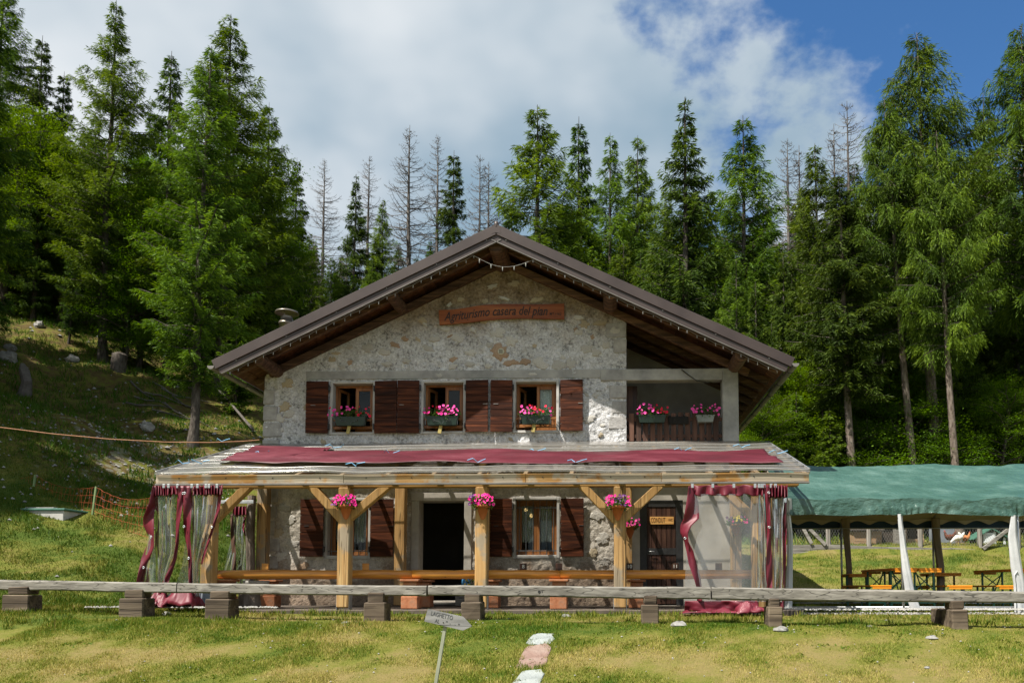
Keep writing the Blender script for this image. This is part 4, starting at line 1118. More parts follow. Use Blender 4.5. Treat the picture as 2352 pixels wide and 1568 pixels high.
# purlins: round timber ends reaching out of the wall
def purlin(px, py, r, y1=1.2):
    p = at(px, py, YV + 0.16)
    rr = random.Random(int(px)); pts = []; 
    m = MB(); m.tube([(p.x, YV + 0.16, p.z), (p.x, YV + 0.2, p.z), (p.x, -0.5, p.z - 0.005), (p.x, y1, p.z)], [r * 0.78, r * 0.95, r, r], 10)
    m.jitter(0.02, 3.0, int(px)); m.build('purlin', M['roof_timber'], roof, False)
purlin(593, 824, 0.155); purlin(895, 672, 0.15); purlin(1141, 563, 0.2); purlin(1402, 670, 0.165); purlin(1704, 812, 0.165)
# gutters along both eaves
for s in (-1, 1):
    e = slope_pt(s, LEN[s] + 0.03, -0.12, 0)
    prof = [(0.075 * math.cos(t), 0.075 * math.sin(t)) for t in np.linspace(math.pi, 2 * math.pi, 9)]
    m = MB(); vs = []; fs = []; k = len(prof)
    for y in (YV - 0.03, BACK + 0.8):
        vs += [(e.x + s * 0.03 + a_, y, e.z + b_) for a_, b_ in prof]
    fs = [(i, i + 1, k + i + 1, k + i) for i in range(k - 1)]
    fs += [tuple(range(k))]
    m.add(vs, fs); m.build('gutter', M['gutter'], roof, False, 0.004)
    for j in range(8):
        y = YV + 0.5 + j * 1.1
        m = MB(); m.tube([(e.x + s * 0.03 + 0.079 * math.cos(t), y, e.z + 0.079 * math.sin(t)) for t in np.linspace(math.pi, 2 * math.pi, 9)], 0.008, 4); m.build('gutter_bracket', M['iron'], roof)
# flue with its rain hat
cy = 2.6; cx = atx(659, cy, 720)
zc0 = roof_z(cx); ztop = atz(711, cy, 659)
ch_ = MB(); ch_.lathe([(0.19, zc0 - 0.2), (0.19, ztop - 0.42), (0.205, ztop - 0.42), (0.205, ztop - 0.36), (0.19, ztop - 0.36), (0.15, ztop - 0.24), (0.15, ztop - 0.2)], (cx, cy, 0), 18)
ch_ = ch_.build('chimney', M['chimney_metal'], roof, True)
m = MB(); m.lathe([(0.31, ztop - 0.11), (0.29, ztop - 0.07), (0.15, ztop - 0.02), (0.0, ztop)], (cx, cy, 0), 20); m.build('rain_hat', M['chimney_metal'], roof, True, 0.008)
for t in (0.4, 2.5, 4.6):
    m = MB(); m.tube([(cx + 0.13 * math.cos(t), cy + 0.13 * math.sin(t), ztop - 0.25), (cx + 0.13 * math.cos(t), cy + 0.13 * math.sin(t), ztop - 0.06)], 0.01, 5); m.build('hat_strut', M['chimney_metal'], roof)

# ---- string of lights under the verge
sl = empty('string_lights', (PK.x, YV + 0.08, PK.z - 0.4), 'string of small clear bulbs hung along the underside of the gable roof edge', 'lights')
wire = MB(); bulbs = MB(); rb = random.Random(5)
for s in (-1, 1):
    us = np.linspace(0.75 if s < 0 else 1.05, LEN[s] - 0.25, 29)
    pts = [slope_pt(s, u, -0.385 - 0.02 * (i % 2), YV + 0.05) for i, u in enumerate(us)]
    wire.tube(pts, 0.004, 4)
    for p in pts:
        q = p + Vector((rb.uniform(-0.03, 0.03), rb.uniform(-0.02, 0.02), 0))
        bulbs.tube([q, q + Vector((0, 0, -0.035)), q + Vector((0, 0, -0.07))], [0.005, 0.0075, 0.003], 6)
a_, b_ = slope_pt(-1, 0.75, -0.4, YV + 0.05), slope_pt(1, 1.05, -0.4, YV + 0.05)
pts = [a_.lerp(b_, k / 10) + Vector((0, 0, -0.2 * math.sin(math.pi * k / 10))) for k in range(11)]
wire.tube(pts, 0.005, 4)
for p in pts[1:-1:2]: bulbs.tube([p, p + Vector((0, 0, -0.04)), p + Vector((0, 0, -0.09))], [0.008, 0.013, 0.005], 6)
wire.build('cable', M['white_wire'], sl); tag(bulbs.build('bulbs', M['bulb'], sl), kind='stuff')

# ---- balcony railing
zr = atz(948, 0.05, 1570)
rl = empty('balcony_railing', ((XM + XR) / 2, 0.1, ZB), 'dark brown wooden slat railing of the corner balcony', 'railing')
for k in range(13):
    xa = XM + 0.06 + k * (XR - 0.37 - XM - 0.1) / 13
    m = MB(); m.box(xa, xa + 0.118, 0.06, 0.085, ZB + 0.02, zr + 0.01 * ((k * 5) % 3), 0.004); m.build('slat', M['balcony_wood'], rl)
for z in (ZB + 0.14, zr - 0.14):
    m = MB(); m.box(XM + 0.005, XR - 0.375, 0.088, 0.13, z - 0.04, z + 0.04, 0.004); m.build('rail', M['balcony_wood'], rl)
m = MB()
for (px0, px1, pt, pb) in ((1535, 1582, 952, 974),):
    p0, p1 = at(px0, pb, 0.0), at(px1, pt, 0.0)
    P = [[(p0.x + (p1.x - p0.x) * i / 10, 0.03 - 0.012 * math.sin(i * 1.7 + j) + (0.10 if j == 0 else 0.0), p1.z + (p0.z - p1.z) * j / 5) for i in range(11)] for j in range(6)]
    m.grid(P)
thing_mesh(m, 'rail_cloth', M['black'], (p0.x, 0.03, p0.z), 'black cloth hung over the balcony railing between the two flower boxes', 'cloth', smooth=True, solid=0.006)
m = MB(); ca_ = [at(1565, 848, -0.06), at(1580, 860, -0.05), at(1600, 874, -0.03), at(1625, 879, 0.1), at(1645, 876, 0.3)]
m.tube(ca_, 0.012, 5); thing_mesh(m, 'loose_cable', M['iron'], ca_[0], 'black cable hanging over the concrete beam above the balcony', 'cable')
# ------------------------------------------------------------------ porch: timber pergola with clear roof
YE, YP = -3.8, -3.45                                   # eave board, front posts
XPL, XPR = atx(360, YE, 1083), atx(1858, YE, 1083)
ZE, ZW = atz(1083, YE), atz(1019, -0.05)
def sheet_z(y): return ZE + (ZW - ZE) * (y - YE) / (-0.05 - YE)
m = MB(); m.box(XL - 0.1, XR + 0.55, -3.62, -0.004, -0.25, 0.012, 0.01); tag(m.build('porch_floor', M['floor'], None), kind='structure')
pergola = empty('pergola', (atx(1100, YP), YP, 0.0), 'long pine pergola with a clear plastic roof along the front of the house', 'pergola')
POSTS = [482, 793, 1107, 1424, 1741]
px_ = [atx(p, YP, 1250) for p in POSTS]
zbeam = atz(1118, YP)                                   # underside of the front plate
for i, x in enumerate(px_):
    w = 0.115
    m = MB(); m.box(x - w, x + w, YP - w, YP + w, 0.05, zbeam + 0.002, 0.02)
    po = m.build('post', M['pine_post'], pergola)
    for s in (-1, 1):
        m = MB(); m.box(x + s * (w + 0.004) - 0.004, x + s * (w + 0.004) + 0.004, YP - 0.09, YP + 0.09, -0.02, 0.3); m.build('post_shoe', M['steel'], po)
m = MB(); m.box(XPL + 0.25, XPR - 0.12, YP - 0.09, YP + 0.09, zbeam, zbeam + 0.17, 0.012); m.build('front_plate', M['pine_x'], pergola)
for (pa, pb) in (((569, 1119), (496, 1190)), ((719, 1119), (785, 1192)), ((886, 1119), (803, 1188)), ((1341, 1119), (1414, 1194)), ((1511, 1119), (1434, 1190)), ((1655, 1119), (1734, 1192))):
    a_, b_ = at(*pa, YP), at(*pb, YP)
    d = (a_ - b_).normalized()
    m = MB(); m.bar(a_ + d * 0.06, b_ - d * 0.04, 0.15, 0.17, 0.012, (0, 1, 0)); br = m.build('brace', M['pine_z'], pergola)
# posts against the wall
for i, p in enumerate((604, 920, 1112, 1440, 1690)):
    x = atx(p, -0.25, 1250)
    m = MB(); m.box(x - 0.115, x + 0.115, -0.36, -0.13, 0.02, sheet_z(-0.25) - 0.30, 0.015); m.build('wall_post', M['pine_post'], pergola)
m = MB(); m.box(XPL + 0.2, XPR - 0.2, -0.34, -0.15, sheet_z(-0.25) - 0.298, sheet_z(-0.25) - 0.15, 0.01); m.build('wall_plate', M['pine_x'], pergola)
# rafters
NR = 15
for k in range(NR):
    x = XPL + 0.07 + (XPR - XPL - 0.14) * k / (NR - 1)
    a_, b_ = Vector((x, YE + 0.03, sheet_z(YE + 0.03) - 0.085)), Vector((x, -0.07, sheet_z(-0.07) - 0.085))
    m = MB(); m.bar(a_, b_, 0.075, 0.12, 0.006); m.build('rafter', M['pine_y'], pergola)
# eave boards, joined end to end
cuts = [XPL] + [atx(p, YE, 1095) for p in (790, 1208, 1520)] + [XPR]
zf0 = atz(1107, YE)
for a_, b_ in zip(cuts, cuts[1:]):
    m = MB(); m.box(a_ + 0.003, b_ - 0.003, YE - 0.022, YE + 0.022, zf0, ZE - 0.03, 0.006)
    fb = m.build('eave_board', M['pine_fascia'], pergola)
    for j in range(4):
        xx = a_ + (b_ - a_) * (j + 0.5) / 4
        m = MB(); m.tube([(xx, YE - 0.02, (zf0 + ZE) / 2), (xx, YE - 0.032, (zf0 + ZE) / 2)], 0.012, 6); m.build('bolt', M['iron'], fb)
m = MB(); m.box(XPL, XPR, YE - 0.05, YE + 0.03, zf0 - 0.035, zf0 - 0.004, 0.004); m.build('eave_gutter', M['gutter'], pergola)
for x in (XPL - 0.012, XPR + 0.012):
    m = MB(); m.bar((x, YE, sheet_z(YE) - 0.0), (x, -0.06, sheet_z(-0.06) - 0.0), 0.02, 0.1, 0.002); m.build('edge_strip', M['steel'], pergola)
# clear corrugated sheets: ribs run along the eave
def sheet(x0, x1, seed):
    nx, ny = 16, 84; P = []
    for j in range(ny + 1):
        v = j / ny; y = YE - 0.09 + (-0.03 - YE + 0.09) * v; row = []
        rib = math.exp(-(((v * 8.0 + 0.5) % 1 - 0.5) / 0.055) ** 2) * 0.02
        for i in range(nx + 1):
            x = x0 + (x1 - x0) * i / nx
            sag = 0.022 * vn1(x * 1.1, v * 5.0, 4) * (1.0 if j < ny else 0.5)
            row.append((x, y, sheet_z(y) + 0.022 + rib + sag + (-0.03 * max(0, 0.03 - v) / 0.03)))
        P.append(row)
    return MB().grid(P).build('roof_sheet', M['roof_sheet'], pergola, True, recalc=False)
for k in range(8):
    v = (k + 0.0) / 8 + 0.0; y = YE - 0.09 + (-0.03 - YE + 0.09) * max(v, 0.006)
    m = MB(); m.tube([(XPL + (XPR - XPL) * i / 90, y, sheet_z(y) + 0.04 + 0.022 * vn1((XPL + (XPR - XPL) * i / 90) * 1.1, v * 5.0, 4)) for i in range(91)], 0.014, 6); m.build('sheet_rib', M['sheet_rib'], pergola, True)
ns = 7
for k in range(ns):
    a_ = XPL - 0.02 + (XPR - XPL + 0.04) * k / ns; sheet(a_, a_ + (XPR - XPL + 0.04) / ns - 0.004, k)

# burgundy tarps lying on the clear roof
def on_roof(px, py):
    """the place on the porch roof seen at that point"""
    d = ray(px, py)
    n = Vector((0, -(ZW - ZE) / (-0.05 - YE), 1)); p0 = Vector((0, YE, ZE + 0.05))
    t = n.dot(p0 - CAM) / n.dot(d)
    return CAM + d * t
def tarp(upper, lower, label, seed, lift=0.05, nx=110, ny=14):
    def along(poly, u):
        xs_ = np.linspace(0, 1, len(poly)); return on_roof(float(np.interp(u, xs_, [p[0] for p in poly])), float(np.interp(u, xs_, [p[1] for p in poly])))
    P = []
    for j in range(ny + 1):
        row = []
        for i in range(nx + 1):
            u, v = i / nx, j / ny
            p = along(upper, u).lerp(along(lower, u), v)
            w = fb1(p.x * 0.9, p.y * 2.2, seed)
            fold = 0.05 * math.exp(-((v - 0.55 - 0.12 * math.sin(p.x * 0.8)) / 0.07) ** 2)
            p.z += lift + 0.028 * w + fold
            p.y += 0.03 * math.sin(p.x * 2.1 + seed) * (1 if j in (0, ny) else 0.3)
            row.append(p)
        P.append(row)
    m = MB().grid(P)
    return thing_mesh(m, 'roof_tarp', M['tarp_red'], P[ny][0], label, 'tarp', 'burgundy tarps on the clear roof', smooth=True, solid=0.005, recalc=False)
tarp([(590, 1029), (680, 1028), (766, 1030)], [(502, 1064), (610, 1058), (735, 1042)], 'short burgundy tarp at the upper left of the clear roof', 3, 0.035)
tarp([(560, 1052), (740, 1042), (900, 1040), (1060, 1039), (1240, 1042), (1420, 1040), (1560, 1038), (1650, 1040), (1755, 1040)],
     [(497, 1066), (660, 1067), (830, 1068), (1060, 1067), (1240, 1068), (1420, 1067), (1560, 1065), (1680, 1066), (1800, 1067)], 'long wavy burgundy tarp tied across the clear porch roof', 9, 0.06)
# blue twine ties
for i, (px, py) in enumerate(((512, 1017), (423, 1069), (460, 1068), (604, 1047), (772, 1032), (815, 1073), (900, 1045), (1100, 1066), (1235, 1041), (1328, 1066), (1570, 1040), (1706, 1031), (1790, 1046))):
    p = on_roof(px, py); rr = random.Random(i)
    pts = [p + Vector((0.09 * k - 0.2 + rr.uniform(-0.03, 0.03), rr.uniform(-0.1, 0.1), 0.07 + 0.04 * math.sin(k * 2.1))) for k in range(5)]
    m = MB(); m.tube(pts, 0.008, 4); thing_mesh(m, 'twine', M['blue_twine'], pts[0], 'bit of pale blue twine tying down the tarp on the porch roof', 'twine', 'blue twine ties on the roof')

# ------------------------------------------------------------------ curtains of clear vinyl with burgundy borders
def Z4(zx, zy): return (287.1 + zx * 0.2197, 1062.3 + zy * 0.2197)
def Z7(zx, zy): return (1435.5 + zx * 0.2380, 1062.3 + zy * 0.2380)
def edge(poly, v):
    zs_ = [p[1] for p in poly]; z = zs_[0] + (zs_[-1] - zs_[0]) * v
    return float(np.interp(z, zs_, [p[0] for p in poly])), z
def cloth(Z, left, right, Y, amp, freq, nx=44, ny=46, seed=0, ytilt=0.0):
    P = []; freq *= 0.55
    for j in range(ny + 1):
        v = j / ny; xl, zl = edge(left, v); xr, zr_ = edge(right, v); row = []
        for i in range(nx + 1):
            u = i / nx
            y = Y + amp * (0.35 + 0.65 * v) * math.sin(freq * u * 2 * math.pi + seed + 1.3 * math.sin(v * 2.2 + seed)) + 0.4 * amp * vn1(u * 7, v * 4, seed) + ytilt * v
            px, py = Z(xl + (xr - xl) * u, zl + (zr_ - zl) * u)
            row.append(at(px, py, y))
        P.append(row)
    return MB().grid(P)
def ribbon(Z, path, Y, amp=0.04, seed=0, ny=50, nx=6):
    """path: (centre x, y, width) down the strip"""
    zs_ = [p[1] for p in path]; P = []
    for j in range(ny + 1):
        z = zs_[0] + (zs_[-1] - zs_[0]) * j / ny
        c = float(np.interp(z, zs_, [p[0] for p in path])); w = float(np.interp(z, zs_, [p[2] for p in path])); row = []
        for i in range(nx + 1):
            u = i / nx
            y = Y + amp * math.sin(j / ny * 9 + seed) * (u - 0.5) * 2 + 0.02 * math.sin(u * 5 + j * 0.4)
            px, py = Z(c + (u - 0.5) * w, z); row.append(at(px, py, y))
        P.append(row)
    return MB().grid(P)
def gather(Z, x0, x1, z0, z1, Y, amp, n, seed=0):
    P = []; nx, ny = n * 8, 8
    for j in range(ny + 1):
        row = []; v = j / ny
        for i in range(nx + 1):
            u = i / nx
            sc = 0.10 * (z1 - z0) * abs(math.sin(u * n * math.pi + seed)) * v + 0.05 * (z1 - z0) * math.sin(u * 23 + seed)
            y = Y + amp * (0.5 + v) * math.sin(u * n * 2 * math.pi + seed) + 0.4 * amp * math.sin(u * n * 5.1 + v * 3)
            px, py = Z(x0 + (x1 - x0) * u, z0 + (z1 - z0) * v - sc + 0.06 * (z1 - z0) * (abs(math.sin(u * n * math.pi)) if j == 0 else 0)); row.append(at(px, py, y))
        P.append(row)
    return MB().grid(P)
def heap(Z, x0, x1, z0, z1, Y, depth, seed, nx=48, ny=22):
    """a crumpled pile of vinyl lying on the ground"""
    pa, pb = at(*Z(x0, z1), Y), at(*Z(x1, z1), Y); top = at(*Z((x0 + x1) / 2, z0), Y).z
    P = []; zb = min(pa.z, pb.z)
    for j in range(ny + 1):
        row = []; v = j / ny
        for i in range(nx + 1):
            u = i / nx
            x = pa.x + (pb.x - pa.x) * u; y = Y - depth / 2 + depth * v
            env = math.sin(math.pi * min(1, max(0, v * 1.0 + 0.02))) ** 0.6 * min(1, 5 * u, 5 * (1 - u)) ** 0.5
            n1 = fb1(x * 4.5, y * 6, seed); r1 = 1 - abs(vn1(x * 7 + 3 * y, y * 4, seed + 5))
            row.append((x + 0.05 * n1, y + 0.05 * r1, max(zb - 0.02, zb + (top - zb) * env * (0.3 + 0.55 * r1 + 0.35 * n1))))
        P.append(row)
    return MB().grid(P)
YC = -3.93
def tabs(Z, xs_, z, Y, parent, size=11):
    for x in xs_:
        p = at(*Z(x, z), Y); m = MB(); m.box(p.x - 0.024, p.x + 0.024, Y - 0.03, Y - 0.018, p.z - 0.04, p.z + 0.035, 0.004); m.build('tab', M['steel'], parent)
def eyelets(Z, pts, Y, parent):
    for x, z in pts:
        p = at(*Z(x, z), Y); m = MB(); m.lathe([(0.010, 0), (0.014, 0.006), (0.022, 0.006), (0.025, 0)], (0, 0, 0), 10)
        for v in m.v: v[:] = (p.x + v.x, Y - 0.02 - v.z, p.z + v.y)
        m.build('eyelet', M['steel'], parent, True)
def left_curtain():
    c = at(*Z4(500, 1500), YC)
    cu = empty('porch_curtain', (c.x, YC, c.z), 'clear plastic curtain with burgundy borders gathered at the left end of the porch', 'curtain')
    def clear(*a, **k): return cloth(Z4, *a, **k).build('clear_panel', M['clear_vinyl'], cu, True, recalc=False)
    clear([(312, 330), (316, 700), (310, 1000), (318, 1370)], [(532, 330), (528, 700), (520, 950), (430, 1180), (410, 1370)], YC, 0.06, 3.2, seed=1)
    clear([(250, 740), (205, 1000), (140, 1245), (120, 1370)], [(318, 740), (320, 1000), (322, 1245), (322, 1370)], YC - 0.03, 0.03, 1.4, nx=16, ny=24, seed=2)
    clear([(705, 330), (690, 640), (690, 950), (700, 1400)], [(985, 330), (930, 640), (850, 850), (785, 1060), (775, 1400)], YC, 0.07, 3.6, seed=4)
    clear([(625, 850), (600, 1050), (545, 1245), (500, 1380)], [(650, 850), (655, 1050), (690, 1245), (690, 1380)], YC + 0.06, 0.02, 1.0, nx=14, ny=20, seed=5)
    def strip(path, y, seed, amp=0.05): return ribbon(Z4, path, y, amp, seed).build('border', M['vinyl_red'], cu, True, solid=0.004, recalc=False)
    strip([(312, 240, 40), (285, 420, 70), (245, 570, 115), (248, 650, 115), (265, 730, 75), (283, 790, 36), (262, 880, 80), (215, 1000, 90), (175, 1130, 68), (150, 1245, 62), (135, 1390, 60)], YC - 0.05, 0.4, 0.09)
    strip([(592, 240, 75), (575, 420, 62), (552, 640, 38), (545, 850, 34), (522, 1000, 34), (480, 1120, 48), (425, 1245, 62), (350, 1420, 60)], YC - 0.04, 2.0)
    strip([(655, 240, 85), (655, 420, 92), (648, 640, 78), (652, 760, 62), (672, 900, 38), (682, 1050, 38), (686, 1240, 42), (705, 1480, 60)], YC - 0.045, 1.2)
    strip([(1000, 240, 46), (975, 480, 36), (930, 650, 26), (880, 800, 26), (830, 950, 22), (800, 1060, 18)], YC - 0.02, 3.0)
    gather(Z4, 308, 440, 238, 352, YC, 0.05, 5, 1).build('header', M['vinyl_red'], cu, True, solid=0.004, recalc=False)
    gather(Z4, 430, 560, 238, 340, YC - 0.02, 0.045, 3, 2).build('header', M['vinyl_red'], cu, True, solid=0.004, recalc=False)
    gather(Z4, 705, 860, 238, 345, YC, 0.05, 4, 3).build('header', M['vinyl_red'], cu, True, solid=0.004, recalc=False)
    gather(Z4, 845, 1020, 232, 345, YC - 0.02, 0.06, 6, 4).build('header', M['vinyl_red'], cu, True, solid=0.004, recalc=False)
    tabs(Z4, (412, 462, 556, 705, 764, 852, 884, 968), 243, YC - 0.04, cu)
    eyelets(Z4, ((612, 322), (622, 668), (670, 998), (278, 775), (200, 1095), (912, 672), (630, 318)), YC - 0.09, cu)
    heap(Z4, 250, 460, 1300, 1512, YC - 0.1, 0.5, 3).build('heaped_hem', M['vinyl_red'], cu, True, solid=0.004, recalc=False)
    heap(Z4, 430, 750, 1270, 1508, YC - 0.05, 0.55, 8).build('heaped_hem', M['vinyl_red'], cu, True, solid=0.004, recalc=False)
    heap(Z4, 380, 660, 1345, 1440, YC + 0.12, 0.3, 14).build('clear_hem', M['clear_vinyl'], cu, True, recalc=False)
    # rolled grey wrap round the foot of the corner post
    x = px_[0]; m = MB(); m.lathe([(0.2, 0.0), (0.195, 0.3), (0.18, 0.42), (0.16, 0.5)], (x - 0.02, YP, 0.0), 14); m.build('foot_wrap', M['grey_sheet'], cu, True, recalc=False)
left_curtain()
def back_curtain():
    Yb = -0.62
    def Zb(zx, zy): return Z4(zx, zy)
    c = at(*Z4(1200, 1340), Yb)
    cu = empty('porch_curtain', (c.x, Yb, c.z), 'short clear plastic curtain with red top tied back beside the house corner', 'curtain')
    cloth(Zb, [(1115, 530), (1110, 800), (1050, 1050), (1000, 1260)], [(1250, 560), (1235, 760), (1262, 900), (1250, 1260)], Yb, 0.05, 3, seed=6).build('clear_panel', M['clear_vinyl'], cu, True, recalc=False)
    gather(Zb, 1128, 1270, 450, 560, Yb, 0.05, 4, 6).build('header', M['vinyl_red'], cu, True, solid=0.004, recalc=False)
    ribbon(Zb, [(1115, 540, 26), (1125, 760, 40), (1140, 950, 40), (1145, 1260, 40)], Yb - 0.03).build('border', M['balcony_wood'], cu, True, solid=0.004, recalc=False)
    ribbon(Zb, [(1258, 560, 20), (1235, 680, 22), (1258, 760, 14)], Yb - 0.03).build('border', M['vinyl_red'], cu, True, solid=0.004, recalc=False)
    # rough bark pole standing by the corner
    x = atx(287.1 + 1310 * 0.2197, -0.5, 1250)
    m = MB(); m.tube([(x, -0.5, 0.02), (x + 0.02, -0.5, 0.9), (x - 0.01, -0.5, 1.7), (x + 0.01, -0.5, 2.5)], [0.11, 0.095, 0.1, 0.085], 9); m.jitter(0.015, 5)
    thing_mesh(m, 'bark_pole', M['bark_red'], (x, -0.5, 0.02), 'rough bark pole standing at the left corner of the house', 'pole')
    z = atz(1062.3 + 405 * 0.2197, -0.5)
    m = MB(); m.box(x - 0.75, x + 0.12, -0.66, -0.62, z - 0.035, z + 0.035, 0.005); thing_mesh(m, 'curtain_rail', M['steel'], (x - 0.3, -0.64, z), 'grey rail above the tied back curtain at the house corner', 'rail')
back_curtain()
def right_curtain():
    c = at(*Z7(1000, 1430), YC)
    cu = empty('porch_curtain', (c.x, YC, c.z), 'clear plastic curtain with burgundy header and hem at the right end of the porch', 'curtain')
    def clear(*a, **k): return cloth(Z7, *a, **k).build('clear_panel', M['clear_vinyl'], cu, True, recalc=False)
    clear([(655, 300), (600, 500), (590, 800), (575, 1340)], [(1275, 300), (1275, 700), (1272, 1000), (1270, 1340)], YC, 0.045, 3.5, nx=60, seed=2)
    clear([(1275, 300), (1285, 700), (1275, 1000), (1275, 1340)], [(1345, 300), (1370, 700), (1400, 1000), (1440, 1340)], YC - 0.02, 0.06, 2.5, nx=26, seed=5)
    clear([(1400, 330), (1405, 700), (1410, 1000), (1420, 1340)], [(1558, 330), (1552, 700), (1550, 1000), (1520, 1340)], YC, 0.07, 3.5, nx=30, seed=7)
    def strip(path, y, seed, amp=0.05): return ribbon(Z7, path, y, amp, seed).build('border', M['vinyl_red'], cu, True, solid=0.004, recalc=False)
    strip([(640, 225, 50), (648, 330, 95), (650, 430, 130), (640, 540, 150), (590, 600, 110), (570, 680, 75), (592, 760, 40), (625, 850, 66), (655, 980, 78), (700, 1120, 66), (715, 1200, 50), (720, 1340, 50)], YC - 0.05, 0.8, 0.08)
    strip([(1365, 212, 46), (1378, 400, 40), (1388, 620, 36), (1390, 800, 46), (1395, 1000, 60), (1395, 1340, 50)], YC - 0.06, 2.0)
    strip([(1552, 380, 14), (1548, 700, 20), (1535, 950, 40), (1520, 1200, 50), (1500, 1420, 60)], YC + 0.02, 1.0)
    gather(Z7, 632, 1275, 214, 322, YC - 0.01, 0.03, 5, 1).build('header', M['vinyl_red'], cu, True, solid=0.004, recalc=False)
    gather(Z7, 1262, 1350, 214, 322, YC - 0.03, 0.03, 2, 2).build('header', M['vinyl_red'], cu, True, solid=0.004, recalc=False)
    gather(Z7, 1388, 1568, 214, 345, YC - 0.03, 0.07, 6, 4).build('header', M['vinyl_red'], cu, True, solid=0.004, recalc=False)
    tabs(Z7, (649, 846, 1049, 1254, 1292, 1318, 1342, 1408, 1450), 222, YC - 0.04, cu)
    eyelets(Z7, ((1385, 290), (1390, 622), (578, 728)), YC - 0.1, cu)
    cloth(Z7, [(580, 1330), (572, 1430)], [(1290, 1330), (1290, 1425)], YC, 0.06, 3.2, nx=60, ny=8, seed=3).build('hem', M['vinyl_red'], cu, True, solid=0.004, recalc=False)
    heap(Z7, 1060, 1380, 1318, 1455, YC - 0.12, 0.5, 21).build('heaped_hem', M['vinyl_red'], cu, True, solid=0.004, recalc=False)
    heap(Z7, 540, 1100, 1400, 1450, YC - 0.08, 0.3, 27).build('heaped_hem', M['vinyl_red'], cu, True, solid=0.004, recalc=False)
right_curtain()

# ------------------------------------------------------------------ log counter on terracotta pedestals
YLG = YP + 0.36
LOGS = [(489, 948, 'left log of the varnished orange rail, ending behind the second post'), (948, 1287, 'middle log of the varnished orange rail in front of the doorway'), (1287, 1736, 'right log of the varnished orange rail running behind the clear curtain')]
zlog = atz(1318.5, YLG)
for a_, b_, lab in LOGS:
    x0, x1 = atx(a_, YLG), atx(b_, YLG)
    n = 14; rr = random.Random(int(a_))
    m = MB(); m.tube([(x0 + 0.003 + (x1 - x0 - 0.006) * k / n, YLG, zlog + rr.uniform(-0.004, 0.004)) for k in range(n + 1)], [0.088 + rr.uniform(-0.004, 0.004) for k in range(n + 1)], 14)
    thing_mesh(m, 'log_rail', M['log'], ((x0 + x1) / 2, YLG, zlog - 0.09), lab, 'log', 'varnished log rails along the porch', smooth=True)
def pedestal(px, Y, lab):
    x = atx(px, Y); zt = zlog - 0.09
    e = empty('pedestal', (x, Y, 0.02), lab, 'pedestal', 'terracotta pedestals under the log rail')
    m = MB(); m.box(x - 0.16, x + 0.16, Y - 0.16, Y + 0.16, 0.02, 0.26, 0.012); m.jitter(0.004, 6); m.build('base_block', M['plinth'], e)
    m = MB(); m.box(x - 0.125, x + 0.125, Y - 0.125, Y + 0.125, 0.262, zt - 0.045, 0.012); m.jitter(0.004, 6); m.build('column_block', M['plinth'], e)
    m = MB(); m.box(x - 0.18, x + 0.18, Y - 0.18, Y + 0.18, zt - 0.043, zt - 0.002, 0.008); m.jitter(0.003, 6); m.build('cap', M['plinth'], e)
pedestal(945, YLG, 'stacked terracotta pedestal left of the dark doorway, the nearer of two')
pedestal(975, YLG + 1.35, 'stacked terracotta pedestal standing inside the porch beside the dark doorway')
pedestal(1284, YLG, 'stacked terracotta pedestal below the lower right window')
pedestal(622, YLG + 1.2, 'terracotta pedestal inside the porch near the house corner')
pedestal(520, YLG, 'terracotta pedestal at the left end of the log rail beside the gathered curtain')
pedestal(1130, YLG + 0.9, 'terracotta pedestal half hidden behind the third porch post')
pedestal(1462, YLG + 0.9, 'terracotta pedestal half hidden behind the fourth porch post')
m = MB(); x = atx(573, -2.6); m.tube([(x, -2.6, 0.02), (x, -2.6, 0.25), (x + 0.01, -2.6, 0.42)], [0.23, 0.21, 0.2], 14); m.jitter(0.012, 5); thing_mesh(m, 'tree_stump', M['bark_red'], (x, -2.6, 0.02), 'round wooden stump on the porch floor near the corner', 'stump')
m = MB(); x = atx(588, -2.6); m.lathe([(0.0, 0.43), (0.17, 0.43), (0.24, 0.5), (0.25, 0.56), (0.22, 0.56), (0.2, 0.5), (0.0, 0.5)], (x, -2.6, 0.0), 18); thing_mesh(m, 'stone_basin', M['cement'], (x, -2.6, 0.43), 'pale round basin standing on the stump behind the log rail', 'basin', smooth=True)
m = MB(); x = atx(1071, -0.5); m.lathe([(0.0, 0.3), (0.1, 0.3), (0.105, 0.34), (0.1, 0.52), (0.05, 0.58), (0.03, 0.62)], (x, -0.5, 0.1), 14); thing_mesh(m, 'water_jug', M['blue_plastic'], (x, -0.5, 0.4), 'blue plastic jug beside the doorway behind the log rail', 'jug', smooth=True)
m = MB(); m.box(x - 0.2, x + 0.3, -0.75, -0.3, 0.022, 0.398, 0.01); thing_mesh(m, 'low_stand', M['grey_beam'], (x, -0.5, 0.022), 'low grey wooden stand beside the dark doorway', 'stand')
